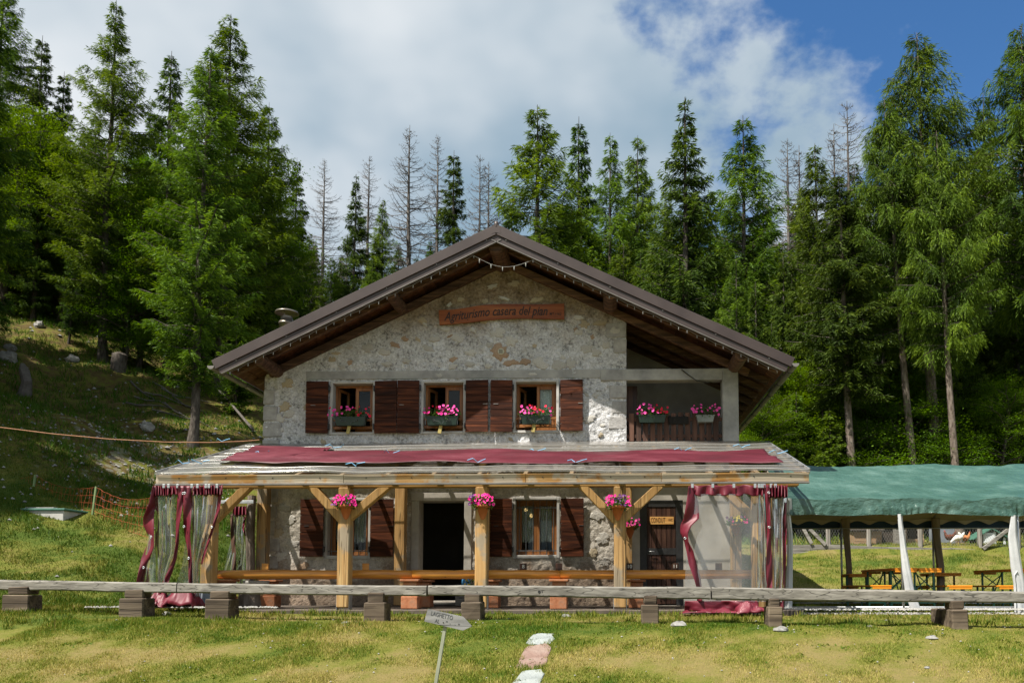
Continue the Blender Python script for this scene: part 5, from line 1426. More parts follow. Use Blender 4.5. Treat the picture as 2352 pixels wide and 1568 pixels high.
# little number tags standing on the log
for i, (px, txt, lab) in enumerate(((1202, '8', 'small dark table tag standing on the log below the barred right window'), (1284, '', 'small plain dark tag standing on the log right of the barred window'), (1446, '10', 'small dark table tag reading 10 beside the fourth post'),
                                    (1551, '11', 'small dark table tag reading 11 in front of the plank door'), (1651, '', 'small dark tag seen through the clear curtain on the log'), (609, '', 'small brown tag standing on the log by the corner post'), (840, '', 'small orange tag standing on the log below the left window'))):
    p = at(px, 1304, YLG + 0.02); zt = zlog + 0.086
    e = empty('number_tag', (p.x, YLG + 0.02, zt), lab, 'tag', 'number tags on the log rail')
    m = MB(); m.box(p.x - 0.065, p.x + 0.065, YLG + 0.01, YLG + 0.03, zt - 0.004, zt + 0.13, 0.004); m.build('plate', M['log'] if i > 4 else M['door_wood'], e)
    if txt: text_mesh(txt, 0.1, M['tag_white'], 'lettering', e, Matrix.Translation((p.x, YLG + 0.008, zt + 0.065)) @ FACE)

# ------------------------------------------------------------------ flowers
def flower_mesh(mat):
    n = 10; V = [(0, 0, 0)]; F3 = []; sh = [0.0]
    for k in range(n):
        t = 2 * math.pi * k / n; V.append((0.35 * math.cos(t), 0.35 * math.sin(t), 0.22)); sh.append(0.35)
    for k in range(n):
        t = 2 * math.pi * k / n; q = 1.0 if k % 2 else 0.88; V.append((q * math.cos(t), q * math.sin(t), 0.3 - 0.05 * (k % 2))); sh.append(1.0)
    for k in range(n): F3.append((0, 1 + k, 1 + (k + 1) % n))
    F4 = [(1 + k, 1 + n + k, 1 + n + (k + 1) % n, 1 + (k + 1) % n) for k in range(n)]
    me = bpy.data.meshes.new('flower'); me.from_pydata(V, [], F3 + F4); me.update()
    a = me.attributes.new('shade', 'FLOAT', 'POINT'); a.data.foreach_set('value', np.array(sh, np.float32))
    me.materials.append(M[mat]); return me
FLOWER = {k: flower_mesh('petal_' + k) for k in ('pink', 'red', 'magenta', 'violet', 'yellow')}
def foliage(c, rx, ry, rz, n, parent, seed, size=0.045):
    g = np.random.default_rng(seed)
    q = unit(g.normal(size=(n, 3))) * (g.uniform(0.2, 1, (n, 1)) ** 0.5)
    P = q * np.array([rx, ry, rz]) + np.array(c)
    D = unit(q + g.normal(0, 0.6, (n, 3)) + np.array([0, -0.1, 0.3])); W = unit(np.cross(D, g.normal(size=(n, 3))))
    me = leaves_mesh('leaves', P - np.array(origin_of(parent)), D, W, g.uniform(0.6, 1.3, n) * size, g.uniform(0.4, 0.7, n) * size, np.clip(0.5 + g.normal(0, 0.25, n), 0, 1))
    me.materials.append(M['petunia_leaf'])
    return linkobj(bpy.data.objects.new('leaves', me), parent)
def flowers(c, rx, ry, rz, cols, n, parent, seed, r=0.032, sag=0.0, spread=1.0):
    g = random.Random(seed); o0 = origin_of(parent); out = []
    for i in range(n):
        for _ in range(20):
            t = g.uniform(-1, 1); v = g.uniform(-0.3, 1.0)
            x, z = c[0] + t * rx * spread, c[2] + v * rz * 1.05 - sag * max(0, abs(t) - 0.7)
            if all((x - a) ** 2 + (z - b) ** 2 > (1.2 * r) ** 2 for a, b in out): break
        out.append((x, z))
        y = c[1] - ry * g.uniform(0.55, 1.0)
        k = cols[int((t * 0.5 + 0.5) * len(cols) * 0.999)] if g.random() < 0.75 else g.choice(cols)
        ob = bpy.data.objects.new('flower', FLOWER[k]); linkobj(ob, parent)
        ob.location = Vector((x, y, z)) - o0
        ob.rotation_euler = (R(g.uniform(45, 100)), R(g.uniform(-15, 15)), R(g.uniform(-40, 40)))
        s = r * g.uniform(0.6, 1.2); ob.scale = (s, s, s)
def flower_box(px0, px1, py0, py1, Y, mat, cols, nf, lab, seed, bracket=True, spread=1.2, sag=0.12, nl=420):
    a_, b_ = at(px0, py1, Y), at(px1, py0, Y); z0, z1 = a_.z, b_.z; x0, x1 = a_.x, b_.x; cx_ = (x0 + x1) / 2
    e = empty('flower_box', (cx_, Y, z0), lab, 'flower box', 'petunia boxes on the upper storey')
    m = MB(); d = 0.09
    vs = []
    for (ins, z) in ((0.035, z0), (0.0, z1 - 0.015), (-0.012, z1 - 0.015), (-0.012, z1)):
        vs += [(x0 + ins, Y - d + ins * 0.6, z), (x1 - ins, Y - d + ins * 0.6, z), (x1 - ins, Y + d - ins * 0.6, z), (x0 + ins, Y + d - ins * 0.6, z)]
    fs = [(0, 1, 2, 3)] + [(4 * k + i, 4 * k + (i + 1) % 4, 4 * k + 4 + (i + 1) % 4, 4 * k + 4 + i) for k in range(3) for i in range(4)] + [(12, 13, 14, 15)]
    m.add(vs, fs).build('trough', M[mat], e)
    if bracket:
        m = MB(); yb = Y - d - 0.012
        for s in (-1, 1):
            pts = [(cx_ + s * (0.02 + 0.16 * t), yb, z0 + 0.03 + 0.11 * t + 0.02 * math.sin(t * 6)) for t in np.linspace(0, 1, 8)] + [(cx_ + s * (0.18 + 0.025 * math.sin(t)), yb, z0 + 0.14 - 0.025 + 0.025 * math.cos(t)) for t in np.linspace(0.4, 4.2, 7)]
            m.tube(pts, 0.005, 4)
        m.build('scroll', M['bar_iron'], e)
        for xx in (x0 - 0.005, x1 + 0.005):
            m = MB(); m.tube([(xx, Y - d - 0.01, z0), (xx, Y - d - 0.02, z1 + 0.03), (xx, Y + d, z1 + 0.02)], 0.008, 4); m.build('bracket', M['bar_iron'], e)
        m = MB(); m.bar((cx_ - 0.03, Y - 0.02, z0 - 0.003), (cx_ - 0.06, Y - 0.03, z0 - 0.19), 0.08, 0.018, 0.004, (0, 1, 0)); m.build('support_tab', M['yellow_tab'], e)
    foliage((cx_, Y, z1 + 0.05), (x1 - x0) * 0.6, 0.14, 0.14, int(nl * 1.5), e, seed)
    flowers((cx_, Y, z1 + 0.07), (x1 - x0) * 0.5, 0.16, 0.16, cols, nf, e, seed, 0.034, sag, spread)
pk = ['pink', 'pink', 'pink', 'red', 'red', 'pink']
flower_box(771, 841, 958, 978, -0.13, 'planter_green', ['pink', 'pink', 'pink', 'red', 'red'], 24, 'green flower box of pink and red petunias in the left upper window', 11, spread=1.35)
flower_box(980, 1052, 957, 977, -0.13, 'planter_green', ['magenta', 'red', 'pink', 'pink', 'pink'], 30, 'green flower box of pink petunias in the middle upper window', 12, spread=1.25)
flower_box(1196, 1265, 955, 974, -0.13, 'planter_green', ['pink', 'pink', 'red', 'red', 'red'], 26, 'green flower box of petunias in the right upper window with the lace curtain', 13, spread=1.1)
flower_box(1466, 1529, 954, 971, -0.04, 'planter_green', ['pink', 'pink', 'pink', 'red', 'red'], 26, 'green flower box overflowing with pink and red petunias on the balcony railing', 14, bracket=False, spread=1.15, nl=560)
flower_box(1599, 1640, 954, 970, -0.04, 'planter_grey', ['pink'], 18, 'small pale grey flower box of sparse pink petunias next to the concrete pillar', 15, bracket=False, spread=1.5, nl=220)
def hanging_pot(px, py, Y, cols, lab, seed, r=0.13, nf=34):
    p = at(px, py, Y)
    e = empty('hanging_pot', (p.x, Y, p.z - 0.24), lab, 'flower pot', 'terracotta pots hung on the porch posts')
    m = MB(); m.lathe([(0.02, -0.24), (0.05, -0.2), (0.115, -0.02), (0.14, -0.02), (0.145, 0.03), (0.125, 0.03), (0.11, -0.01), (0.0, -0.01)], (p.x, Y, p.z), 18); m.build('pot', M['terracotta'], e, True)
    foliage((p.x, Y - 0.01, p.z + 0.06), 0.22, 0.15, 0.12, 700, e, seed, 0.045)
    flowers((p.x, Y, p.z + 0.07), 0.215, 0.17, 0.13, cols, nf, e, seed, 0.03, 0.1, 1.05)
hanging_pot(795, 1163, YP - 0.26, ['magenta', 'magenta', 'magenta', 'violet', 'magenta'], 'terracotta pot of magenta petunias hung on the second porch post', 21)
hanging_pot(1109, 1163, YP - 0.26, ['violet', 'magenta', 'magenta', 'magenta', 'magenta'], 'terracotta pot of magenta petunias hung on the third porch post beside the doorway', 22)
hanging_pot(1419, 1165, YP - 0.26, ['magenta', 'magenta', 'violet', 'violet', 'magenta'], 'terracotta pot of magenta and violet petunias hung on the fourth porch post', 23)
hanging_pot(1691, 1206, -0.5, ['violet', 'yellow', 'magenta'], 'terracotta pot of mixed yellow and violet flowers seen through the clear curtain', 24, nf=22)
hanging_pot(1447, 1211, -0.5, ['magenta', 'pink'], 'small pot of pink flowers hung on the wall post beside the plank door', 25, nf=18)
# yellow flowers by the doorstep
e = empty('yellow_flowers', (atx(1087, -0.9), -0.9, 0.02), 'small clump of yellow flowers right of the dark doorway', 'flowers')
m = MB(); m.lathe([(0.08, 0), (0.11, 0.2), (0.12, 0.2)], (atx(1087, -0.9), -0.9, 0.02), 12); m.build('pot', M['terracotta'], e, True)
foliage((atx(1087, -0.9), -0.9, 0.42), 0.18, 0.12, 0.22, 160, e, 31, 0.06)
flowers((atx(1087, -0.9), -0.9, 0.52), 0.17, 0.1, 0.16, ['yellow'], 9, e, 31, 0.03)
# ------------------------------------------------------------------ beams on stacked blocks in front of the porch
def YF(px): return -4.85 - 2.1 * px / 2352
def at_f(px, py): return at(px, py, YF(px))
BEAMS = [((-260, 1327, 1349), (412, 1337.5, 1360.5), 'weathered grey beam at the far left, running out of the picture'),
         ((414, 1338.5, 1360.5), (983, 1344.5, 1368.5), 'weathered grey beam in front of the left part of the porch'),
         ((986, 1343.5, 1366.5), (1630, 1347.5, 1375.5), 'cracked grey beam in front of the doorway and the barred right window'),
         ((1634, 1347.5, 1376.5), (2344, 1358, 1384), 'long cracked grey beam in front of the tent at the right'),
         ((2347, 1358, 1384), (2800, 1363, 1391), 'weathered grey beam cut off at the right edge of the picture')]
for bi, (A, B, lab) in enumerate(BEAMS):
    n = 40; m = MB(); rr = random.Random(bi)
    vs = []; fs = []
    for k in range(n + 1):
        u = k / n; px = A[0] + (B[0] - A[0]) * u
        zt = at_f(px, A[1] + (B[1] - A[1]) * u).z; zb = at_f(px, A[2] + (B[2] - A[2]) * u).z; p = at_f(px, 1350)
        hw = 0.105; zc, hh = (zt + zb) / 2, (zt - zb) / 2
        c = 0.022
        ring = [(-hw + c, hh), (hw - c, hh), (hw, hh - c), (hw, -hh + c), (hw - c, -hh), (-hw + c, -hh), (-hw, -hh + c), (-hw, 0.3 * hh), (-hw, hh - c)]
        for j, (a_, b_) in enumerate(ring): vs.append((p.x, p.y + a_, zc + b_))
    q = len(ring)
    for k in range(n):
        for j in range(q): fs.append((k * q + j, k * q + (j + 1) % q, (k + 1) * q + (j + 1) % q, (k + 1) * q + j))
    fs += [tuple(range(q)), tuple(n * q + j for j in range(q))]
    m.add(vs, fs)
    m.jitter(0.006, 3.0, bi); m.jitter(0.004, 11.0, bi + 5)
    p0, p1 = at_f(A[0], A[2]), at_f(B[0], B[2])
    o = thing_mesh(m, 'fence_beam', M['grey_beam'], (p0 + p1) / 2, lab, 'beam', 'weathered beams lying on blocks')
    if bi == 2:
        for dx in (0, 14):
            pp = at_f(1240 + dx * 0.6, 1358); mm = MB(); mm.tube([(pp.x, YF(1240) - 0.112, pp.z), (pp.x, YF(1240) - 0.098, pp.z)], 0.022, 8); mm.build('knot', M['iron'], o)
BLK = [(24, 83, 1389, 1365, 1350, 'far left, on the grass slope'), (289, 344.5, 1395.6, 1372.7, 1357, 'left of the heaped curtain'), (485, 540, 1395, 1374, 1359, 'just right of the gathered left curtain'),
       (844, 892, 1406, 1382, 1363, 'in front of the left barred window'), (1065, 1110.5, 1409.6, 1382, 1367, 'right of the arrow sign'), (1473, 1512, 1413.7, 1387, 1370, 'in front of the plank door'),
       (1759, 1791, 1419, 1392, 1376, 'in front of the heaped right curtain'), (2173, 2210, 1427, 1398, 1382, 'in front of the tent')]
for i, (a_, b_, yb, ys, yt, wh) in enumerate(BLK):
    c = (a_ + b_) / 2; Y = YF(c); pa, pb = at(a_, yb, Y), at(b_, yb, Y); zs_, zt = at(c, ys, Y).z, at(c, yt - 3, Y).z
    zg = min(pa.z, gz((pa.x + pb.x) / 2, Y - 0.2)) - 0.05
    e = empty('support_block', ((pa.x + pb.x) / 2, Y, pa.z), 'pair of stacked dark timber blocks carrying the beam, ' + wh, 'block', 'stacked timber blocks under the beams')
    w = (pb.x - pa.x) / 2; x = (pa.x + pb.x) / 2
    m = MB(); m.box(x - w, x + w, Y - 0.2, Y + 0.16, zg, zs_, 0.016); m.jitter(0.012, 5, i); m.build('lower_block', M['block'], e)
    m = MB(); m.box(x - w * 0.75, x + w * 0.8, Y - 0.15, Y + 0.13, zs_ + 0.002, zt, 0.014); m.jitter(0.010, 5, i + 9); m.build('upper_block', M['block'], e)
x = atx(2160, YF(2160) + 0.3); m = MB(); m.box(x - 0.1, x + 0.12, YF(2160) + 0.2, YF(2160) + 0.45, -0.12, 0.12, 0.016); m.jitter(0.012, 5); thing_mesh(m, 'loose_block', M['block'], (x, YF(2160) + 0.3, -0.1), 'loose dark timber block standing just behind the beam by the tent', 'block')

# ------------------------------------------------------------------ arrow sign on a leaning stake
def arrow_sign():
    Y = -9.35
    poly = [(983.4, 1397.3), (1064.3, 1415.4), (1084.5, 1437.1), (1064.3, 1446.8), (975.5, 1425.9)]
    pts = [at(x, y, Y) for x, y in poly]
    foot = at(994, 1590, Y + 0.02); foot.z = gz(foot.x, foot.y) - 0.05
    e = empty('arrow_sign', (foot.x, Y, foot.z), 'weathered grey arrow board on a pale leaning stake in the grass', 'sign')
    m = MB(); m.prism([(p.x, p.z) for p in pts], Y - 0.02, Y + 0.005); m.build('arrow_board', M['arrow_wood'], e)
    top = at(1024, 1430, Y + 0.025)
    m = MB(); m.bar((foot.x, Y + 0.025, foot.z), (top.x, Y + 0.025, top.z), 0.037, 0.037, 0.003, (0, 1, 0)); m.build('stake', M['pale_stake'], e)
    ang = math.atan2(pts[1].z - pts[0].z, pts[1].x - pts[0].x)
    for body, px, py, sz, w in (('LAGHETTO', 1016, 1413, 0.07, 0.25), ('AL', 1005, 1425.5, 0.06, 0.05), ('" \u00b7  \u00b7 "', 1040, 1433, 0.06, 0.16)):
        c = at(px, py, Y)
        T = Matrix.Translation((c.x, Y - 0.0215, c.z)) @ Matrix.Rotation(-ang, 4, 'Y') @ FACE
        text_mesh(body, sz, M['faint'], 'lettering', e, T, depth=0.0008, width=w)
    n = at(1019, 1428, Y); m = MB(); m.tube([(n.x, Y - 0.021, n.z), (n.x, Y - 0.026, n.z)], 0.006, 8); m.build('nail_head', M['iron'], e)
arrow_sign()

# ------------------------------------------------------------------ slabs, stones and gravel
for i, ((c, hsz), mt, lab) in enumerate(zip(SLABS, ('slab_white', 'slab_pink', 'slab_white'), ('pale stone slab in the grass, the topmost of the three', 'pink stone slab between the two pale ones', 'pale stone slab cut off at the bottom edge of the picture'))):
    rr = random.Random(i + 2); n = 14; ring = []
    for k in range(n):
        t = 2 * math.pi * k / n; sx = math.copysign(abs(math.cos(t)) ** 0.5, math.cos(t)); sy = math.copysign(abs(math.sin(t)) ** 0.5, math.sin(t))
        ring.append((c[0] + hsz[0] * sx * rr.uniform(0.78, 1.12) + 0.1 * sy * hsz[1], c[1] + hsz[1] * sy * rr.uniform(0.84, 1.1)))
    m = MB(); vs = []
    for dz, k in ((-0.05, 1.0), (0.008, 1.0), (0.014, 0.95)):
        vs += [(c[0] + (x - c[0]) * k, c[1] + (y - c[1]) * k, gz(x, y) + dz) for x, y in ring]
    vs.append((c[0], c[1], gz(*c) + 0.016))
    fs = [(s * n + k, s * n + (k + 1) % n, (s + 1) * n + (k + 1) % n, (s + 1) * n + k) for s in (0, 1) for k in range(n)] + [(2 * n + k, 2 * n + (k + 1) % n, 3 * n) for k in range(n)]
    m.add(vs, fs); thing_mesh(m, 'stone_slab', M[mt], (c[0], c[1], gz(*c)), lab, 'slab', 'stepping slabs in the grass')
def rock(m, c, r, seed, n=(6, 9), flat=0.55):
    g = random.Random(seed); vs = []; fs = []
    for i in range(n[0] + 1):
        for k in range(n[1]):
            a = math.pi * i / n[0]; t = 2 * math.pi * k / n[1]; q = r * g.uniform(0.72, 1.15)
            vs.append((c[0] + q * math.sin(a) * math.cos(t), c[1] + q * math.sin(a) * math.sin(t) * 0.8, c[2] + flat * q * math.cos(a)))
    for i in range(n[0]):
        for k in range(n[1]): fs.append((i * n[1] + k, i * n[1] + (k + 1) % n[1], (i + 1) * n[1] + (k + 1) % n[1], (i + 1) * n[1] + k))
    return m.add(vs, fs)
STN = [(1560, 1438, 0.12, 'flat white stone in the grass below the plank door'), (1793, 1449, 0.11, 'white lumpy stone in the grass below the right curtain'), (2141, 1467, 0.08, 'white stone in the grass at the right below the tent'), (793, 1432, 0.06, 'white stone in the grass below the second post'),
       (383, 1411, 0.085, 'pale stone in the grass below the heaped left curtain'), (225, 1407, 0.06, 'small pale stone in the grass at the left'), (1300, 1417, 0.09, 'pale flat stone at the top of the slab path'), (1330, 1413, 0.07, 'pale flat stone beside the top of the slab path'),
       (2130, 1534, 0.04, 'small white stone near the lower right corner'), (1998, 1440, 0.05, 'small white stone lying in the grass right of the lumpy one'), (1815, 1409, 0.07, 'flat white stone beside the right curtain block'), (1478, 1407, 0.06, 'small white stone beside the block by the plank door'), (790, 1437, 0.03, 'pebble beside the white stone below the second post')]
for i, (px, py, r, lab) in enumerate(STN):
    p = on_ground(px, py); m = MB(); rock(m, (p.x, p.y, p.z + r * 0.15), r, i + 3); thing_mesh(m, 'field_stone', M['white_stone'], (p.x, p.y, p.z), lab, 'stone', 'white stones in the grass', smooth=False)
# gravel under the tent's front edge and chips in the lawn
m = MB(); g = random.Random(8)
def pebble(m, x, y, z, r):
    m.add([(x + r * g.uniform(.7, 1.2), y, z), (x, y + r * g.uniform(.7, 1.2), z), (x - r * g.uniform(.7, 1.2), y, z), (x, y - r * g.uniform(.7, 1.2), z), (x, y, z + r * 0.8), (x, y, z - r * 0.4)],
          [(0, 1, 4), (1, 2, 4), (2, 3, 4), (3, 0, 4), (1, 0, 5), (2, 1, 5), (3, 2, 5), (0, 3, 5)])
for i in range(7500):
    x = g.uniform(3.2, 11); y = g.gauss(-2.5, 0.26)
    pebble(m, x, y, gz(x, y) + 0.008 if i % 3 == 0 else -0.005 + g.uniform(0, 0.012), g.uniform(0.012, 0.032))
for i in range(500):
    x = g.uniform(-9.5, -6.0); y = g.gauss(-4.1, 0.06); pebble(m, x, y, 0.06 + 0.01 * g.random(), g.uniform(0.015, 0.04))
tag(m.build('white_gravel', M['gravel'], None), 'white gravel strip along the foot of the tent', 'gravel', kind='stuff')
m = MB()
for i in range(260):
    x = g.uniform(-8, 6.5); y = g.uniform(-9.8, -5.5); pebble(m, x, y, gz(x, y) + 0.012, g.uniform(0.006, 0.018))
tag(m.build('stone_chips', M['gravel'], None), 'small white stone chips scattered over the lawn', 'chips', kind='stuff')
m = MB()
for i in range(700):
    x = g.gauss(-16.6, 2.4); y = g.gauss(9.0, 3.4)
    if x > -9.5: continue
    pebble(m, x, y, gz(x, y) + 0.01, g.uniform(0.02, 0.085))
for i in range(220):
    x = g.uniform(-34, -11); y = g.uniform(7, 26); pebble(m, x, y, gz(x, y) + 0.02, g.uniform(0.04, 0.14))
tag(m.build('scree', M['rock'], None), 'pale scree and stones scattered down the shady hillside', 'scree', kind='stuff')
# boulders, stump, fallen branches on the hillside
for i, (px, py, r, lab) in enumerate(((18, 828, 0.45, 'grey boulder on the hillside at the left edge of the picture'), (22, 804, 0.3, 'smaller grey boulder just above another at the left edge'), (165, 830, 0.35, 'grey boulder on the wooded slope left of the thin leaning trunk'), (338, 985, 0.3, 'pale boulder in the scree on the hillside'), (90, 750, 0.3, 'pale boulder high on the dark slope'))):
    p = on_ground(px, py, 0, 45); m = MB(); rock(m, (p.x, p.y, p.z + 0.05), r, i + 40, (7, 10), 0.8); thing_mesh(m, 'boulder', M['rock'], p, lab, 'boulder', 'boulders on the hillside')
p = on_ground(272, 850, 5, 45); m = MB(); m.tube([p + Vector((0, 0, -0.3)), p + Vector((0, 0, 0.2)), p + Vector((0.05, 0, 0.75)), p + Vector((0.08, 0, 0.85))], [0.42, 0.32, 0.29, 0.1], 12); m.jitter(0.07, 2.5); thing_mesh(m, 'tree_stump', M['bark'], p, 'mossy brown tree stump on the wooded hillside', 'stump')
p = on_ground(55, 905, 5, 45); m = MB(); m.tube([p + Vector((0, 0, -0.3)), p + Vector((0.05, 0, 0.5)), p + Vector((-0.1, 0, 1.0)), p + Vector((-0.15, 0, 1.25))], [0.3, 0.2, 0.17, 0.06], 11); m.jitter(0.08, 2.5); thing_mesh(m, 'tree_stump', M['dead_bark'], p, 'broken pale tree stump at the left edge of the hillside', 'stump')
g2 = random.Random(12)
for i in range(11):
    px, py = ((330, 905), (370, 895), (400, 915), (300, 880), (350, 880), (420, 890), (290, 930), (445, 850), (310, 915), (380, 930), (350, 945))[i]
    a_ = on_ground(px, py, 4, 45); t = g2.uniform(-0.5, 0.6); L = g2.uniform(1.2, 2.6)
    pts = [Vector((a_.x + L * k / 5 * math.cos(t) + g2.uniform(-.1, .1), a_.y + L * k / 5 * math.sin(t), 0)) for k in range(6)]
    for q in pts: q.z = gz(q.x, q.y) + 0.08
    m = MB(); m.tube(pts, [0.045, 0.04, 0.035, 0.03, 0.02, 0.01], 5); thing_mesh(m, 'fallen_branch', M['dead_bark'], pts[0], 'bare fallen branch lying on the sunlit patch of the hillside', 'branch', 'fallen branches on the hillside')
# thin pole leaning down the slope behind the big larch
a_, b_ = on_ground(455, 880, 5, 45), on_ground(588, 1000, 5, 45)
m = MB(); m.tube([a_ + Vector((0, -0.3, 0.8)), a_.lerp(b_, .5) + Vector((0, -0.3, 0.6)), b_ + Vector((0, -0.3, 0.2))], [0.03, 0.045, 0.06], 6); thing_mesh(m, 'leaning_pole', M['dead_bark'], b_, 'thin grey pole leaning down the slope behind the roof', 'pole')

# ------------------------------------------------------------------ cord, net fence and well cover at the left
pts = []
for px, py, Y in ((-60, 973, -2.0), (0, 981, -1.9), (120, 996, -1.6), (250, 1008, -1.2), (380, 1015, -0.8), (480, 1016, -0.5), (560, 1013, -0.2), (596, 1010, -0.02)): pts.append(at(px, py, Y))
m = MB(); m.tube(pts, 0.012, 5); thing_mesh(m, 'orange_cord', M['rope_orange'], pts[-1], 'orange cord stretched from the house corner across the hillside', 'cord')
NET = [(-70, 1078, 1165, 5.6), (76, 1090, 1172, 4.6), (216, 1117, 1196, 3.6), (345, 1140, 1212, 2.6)]
stk = []
for i, (px, yt, yb, Y) in enumerate(NET):
    b_ = at(px - 6, yb, Y); t_ = at(px + 5, yt, Y); b_.z = min(b_.z, gz(b_.x, b_.y)) - 0.05
    stk.append((b_, t_))
    if i in (1, 2):
        m = MB(); m.bar(b_, t_, 0.05, 0.05, 0.006, (0, 1, 0)); thing_mesh(m, 'net_stake', M['green_stake'], b_, ('pale green stake of the orange net, the one by the well cover', 'pale green stake of the orange net, nearer the porch curtain')[i - 1], 'stake', 'green stakes of the orange net')
nf = empty('net_fence', stk[1][0], 'sagging orange plastic net fence on green stakes below the hillside', 'net fence')
for i in range(3):
    m = MB(); (b0, t0), (b1, t1) = stk[i], stk[i + 1]
    rows, cols_ = 5, 22
    def q(u, v):
        b_ = b0.lerp(b1, u); t_ = t0.lerp(t1, u); p = b_.lerp(t_, 0.12 + 0.86 * v); p.z -= 0.18 * math.sin(math.pi * u) * v; p.x += 0.03 * math.sin(u * 40 + v * 5); return p
    for r_ in range(rows): m.tube([q(k / 20, r_ / (rows - 1)) for k in range(21)], 0.0045, 3, False)
    for c_ in range(cols_): m.tube([q(c_ / (cols_ - 1), k / 4) for k in range(5)], 0.0035, 3, False)
    m.build('net', M['net_orange'], nf)
p = on_ground(100, 1186, -2, 20)
e = empty('well_cover', p, 'low concrete well head with a teal lid in the meadow at the left', 'well cover')
m = MB(); m.box(p.x - 0.95, p.x + 0.55, p.y, p.y + 0.9, p.z - 0.3, p.z + 0.17, 0.015); m.build('curb', M['cement'], e)
m = MB(); m.box(p.x - 1.0, p.x + 0.6, p.y - 0.04, p.y + 0.95, p.z + 0.172, p.z + 0.225, 0.01); m.build('lid', M['teal_lid'], e)
m = MB(); m.box(p.x - 0.6, p.x + 0.2, p.y + 0.1, p.y + 0.25, p.z + 0.228, p.z + 0.27, 0.01); m.build('batten', M['white_stone'], e)

# ------------------------------------------------------------------ the tent
TF, TB = -2.1, 2.1
TX0, TX1 = atx(1812, TF, 1300), 11.2
zri, zev, zdr = atz(1073, 0, 1900), atz(1148, TF, 1950), atz(1181, TF, 1950)
zbk = atz(1196, TB, 1950)
tent = empty('party_tent', (TX0 + 3.5, 0, 0), 'long party tent under a green tarp with white side walls tied to its poles', 'tent')
poles = [TX0, TX0 + 2.27, TX0 + 4.58, TX0 + 6.9]
def pinch(x): return min(abs(x - p) for p in poles)
def tent_roof(y0, z0, y1, z1, mat, name, off=0.0, drop=None):
    nx, ny = 170, 20; P = []
    for j in range(ny + 1):
        v = j / ny; row = []
        for i in range(nx + 1):
            x = TX0 - 0.04 + (TX1 - TX0) * i / nx
            sag = -0.05 * v * min(1, pinch(x) / 0.9) - 0.05 * math.sin(math.pi * v)
            w = 0.026 * fb1(x * 1.6 + 3 * v, v * 3, 61) + 0.03 * abs(vn1(x * 0.9 + 2.5 * v, v * 1.5 - x * 0.3, 63))
            row.append((x, y0 + (y1 - y0) * v, z0 + (z1 - z0) * v + sag * 0.8 + w + off))
        P.append(row)
    body = MB().grid(P).build(name, M[mat], tent, True, recalc=False)
    if drop is not None:
        Pd = [P[ny]]
        for j in range(1, 9):
            v = j / 8; row = []
            for i in range(nx + 1):
                x = TX0 - 0.04 + (TX1 - TX0) * i / nx; pn = pinch(x)
                fold = 0.06 * math.sin(44 * pn ** 0.6 + 4 * v) * math.exp(-pn * 1.8) * v + 0.012 * vn1(x * 5, v * 3, 77)
                base = P[ny][i]; zb = drop + 0.05 * (1 - min(1, pn / 0.5)) * -1 + 0.03 * math.sin(x * 2.3)
                row.append((x, base[1] - 0.012 * v + fold, base[2] + (zb - base[2]) * v))
            Pd.append(row)
        MB().grid(Pd).build('tarp_skirt', M[mat], tent, True, recalc=False)
    return body
tent_roof(0, zri, TF - 0.06, zev, 'tarp_green', 'front_tarp', 0.03, zdr)
tent_roof(0, zri, TB + 0.06, zev, 'tarp_green', 'back_tarp', 0.03)
tent_roof(0, zri, TF + 0.02, zev - 0.02, 'tent_cream', 'front_lining', -0.03)
tent_roof(0, zri, TB - 0.02, zev - 0.02, 'tent_cream', 'back_lining', -0.03)
def valance(Y, z1, z0, mat, wave, name):
    nx = 220; P = [[], []]
    for i in range(nx + 1):
        x = TX0 + (TX1 - TX0) * i / nx
        P[0].append((x, Y, z1)); P[1].append((x, Y + 0.01 * math.sin(x * 9), z0 + wave * (0.5 - 0.5 * math.cos(x * 2 * math.pi / 0.6)) ** 0.7))
    return MB().grid(P).build(name, M[mat], tent, True, recalc=False)
valance(TB - 0.03, zev - 0.03, atz(1205, TB, 1950), 'tent_cream', 0.10, 'back_valance')
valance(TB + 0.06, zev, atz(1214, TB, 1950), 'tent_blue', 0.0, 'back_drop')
for i, x in enumerate(poles):
    for Y, nm in ((TF, 'front_pole'), (TB, 'back_pole')):
        m = MB(); m.tube([(x, Y, -0.05), (x, Y, zev - 0.02)], 0.026, 10); m.build(nm, M['steel'], tent, True)
    m = MB(); m.tube([(x, TF, zev - 0.03), (x, 0, zri - 0.05)], 0.02, 8); m.tube([(x, TB, zev - 0.03), (x, 0, zri - 0.05)], 0.02, 8); m.build('roof_pole', M['steel'], tent, True)
for Y in (TF, TB):
    m = MB(); m.tube([(TX0, Y, zev - 0.04), (TX1, Y, zev - 0.04)], 0.018, 8); m.build('eave_pole', M['steel'], tent, True)
    m = MB(); m.tube([(TX0, Y, 0.03), (TX1, Y, 0.03)], 0.02, 8); m.build('ground_bar', M['steel'], tent, True)
m = MB(); m.tube([(TX0, 0, zri - 0.06), (TX1, 0, zri - 0.06)], 0.02, 8); m.build('ridge_pole', M['steel'], tent, True)
m = MB(); m.tube([(TX0, TB - 0.2, zev - 0.28), (TX1, TB - 0.2, zev - 0.28)], 0.012, 6); m.build('cross_rod', M['steel'], tent, True)
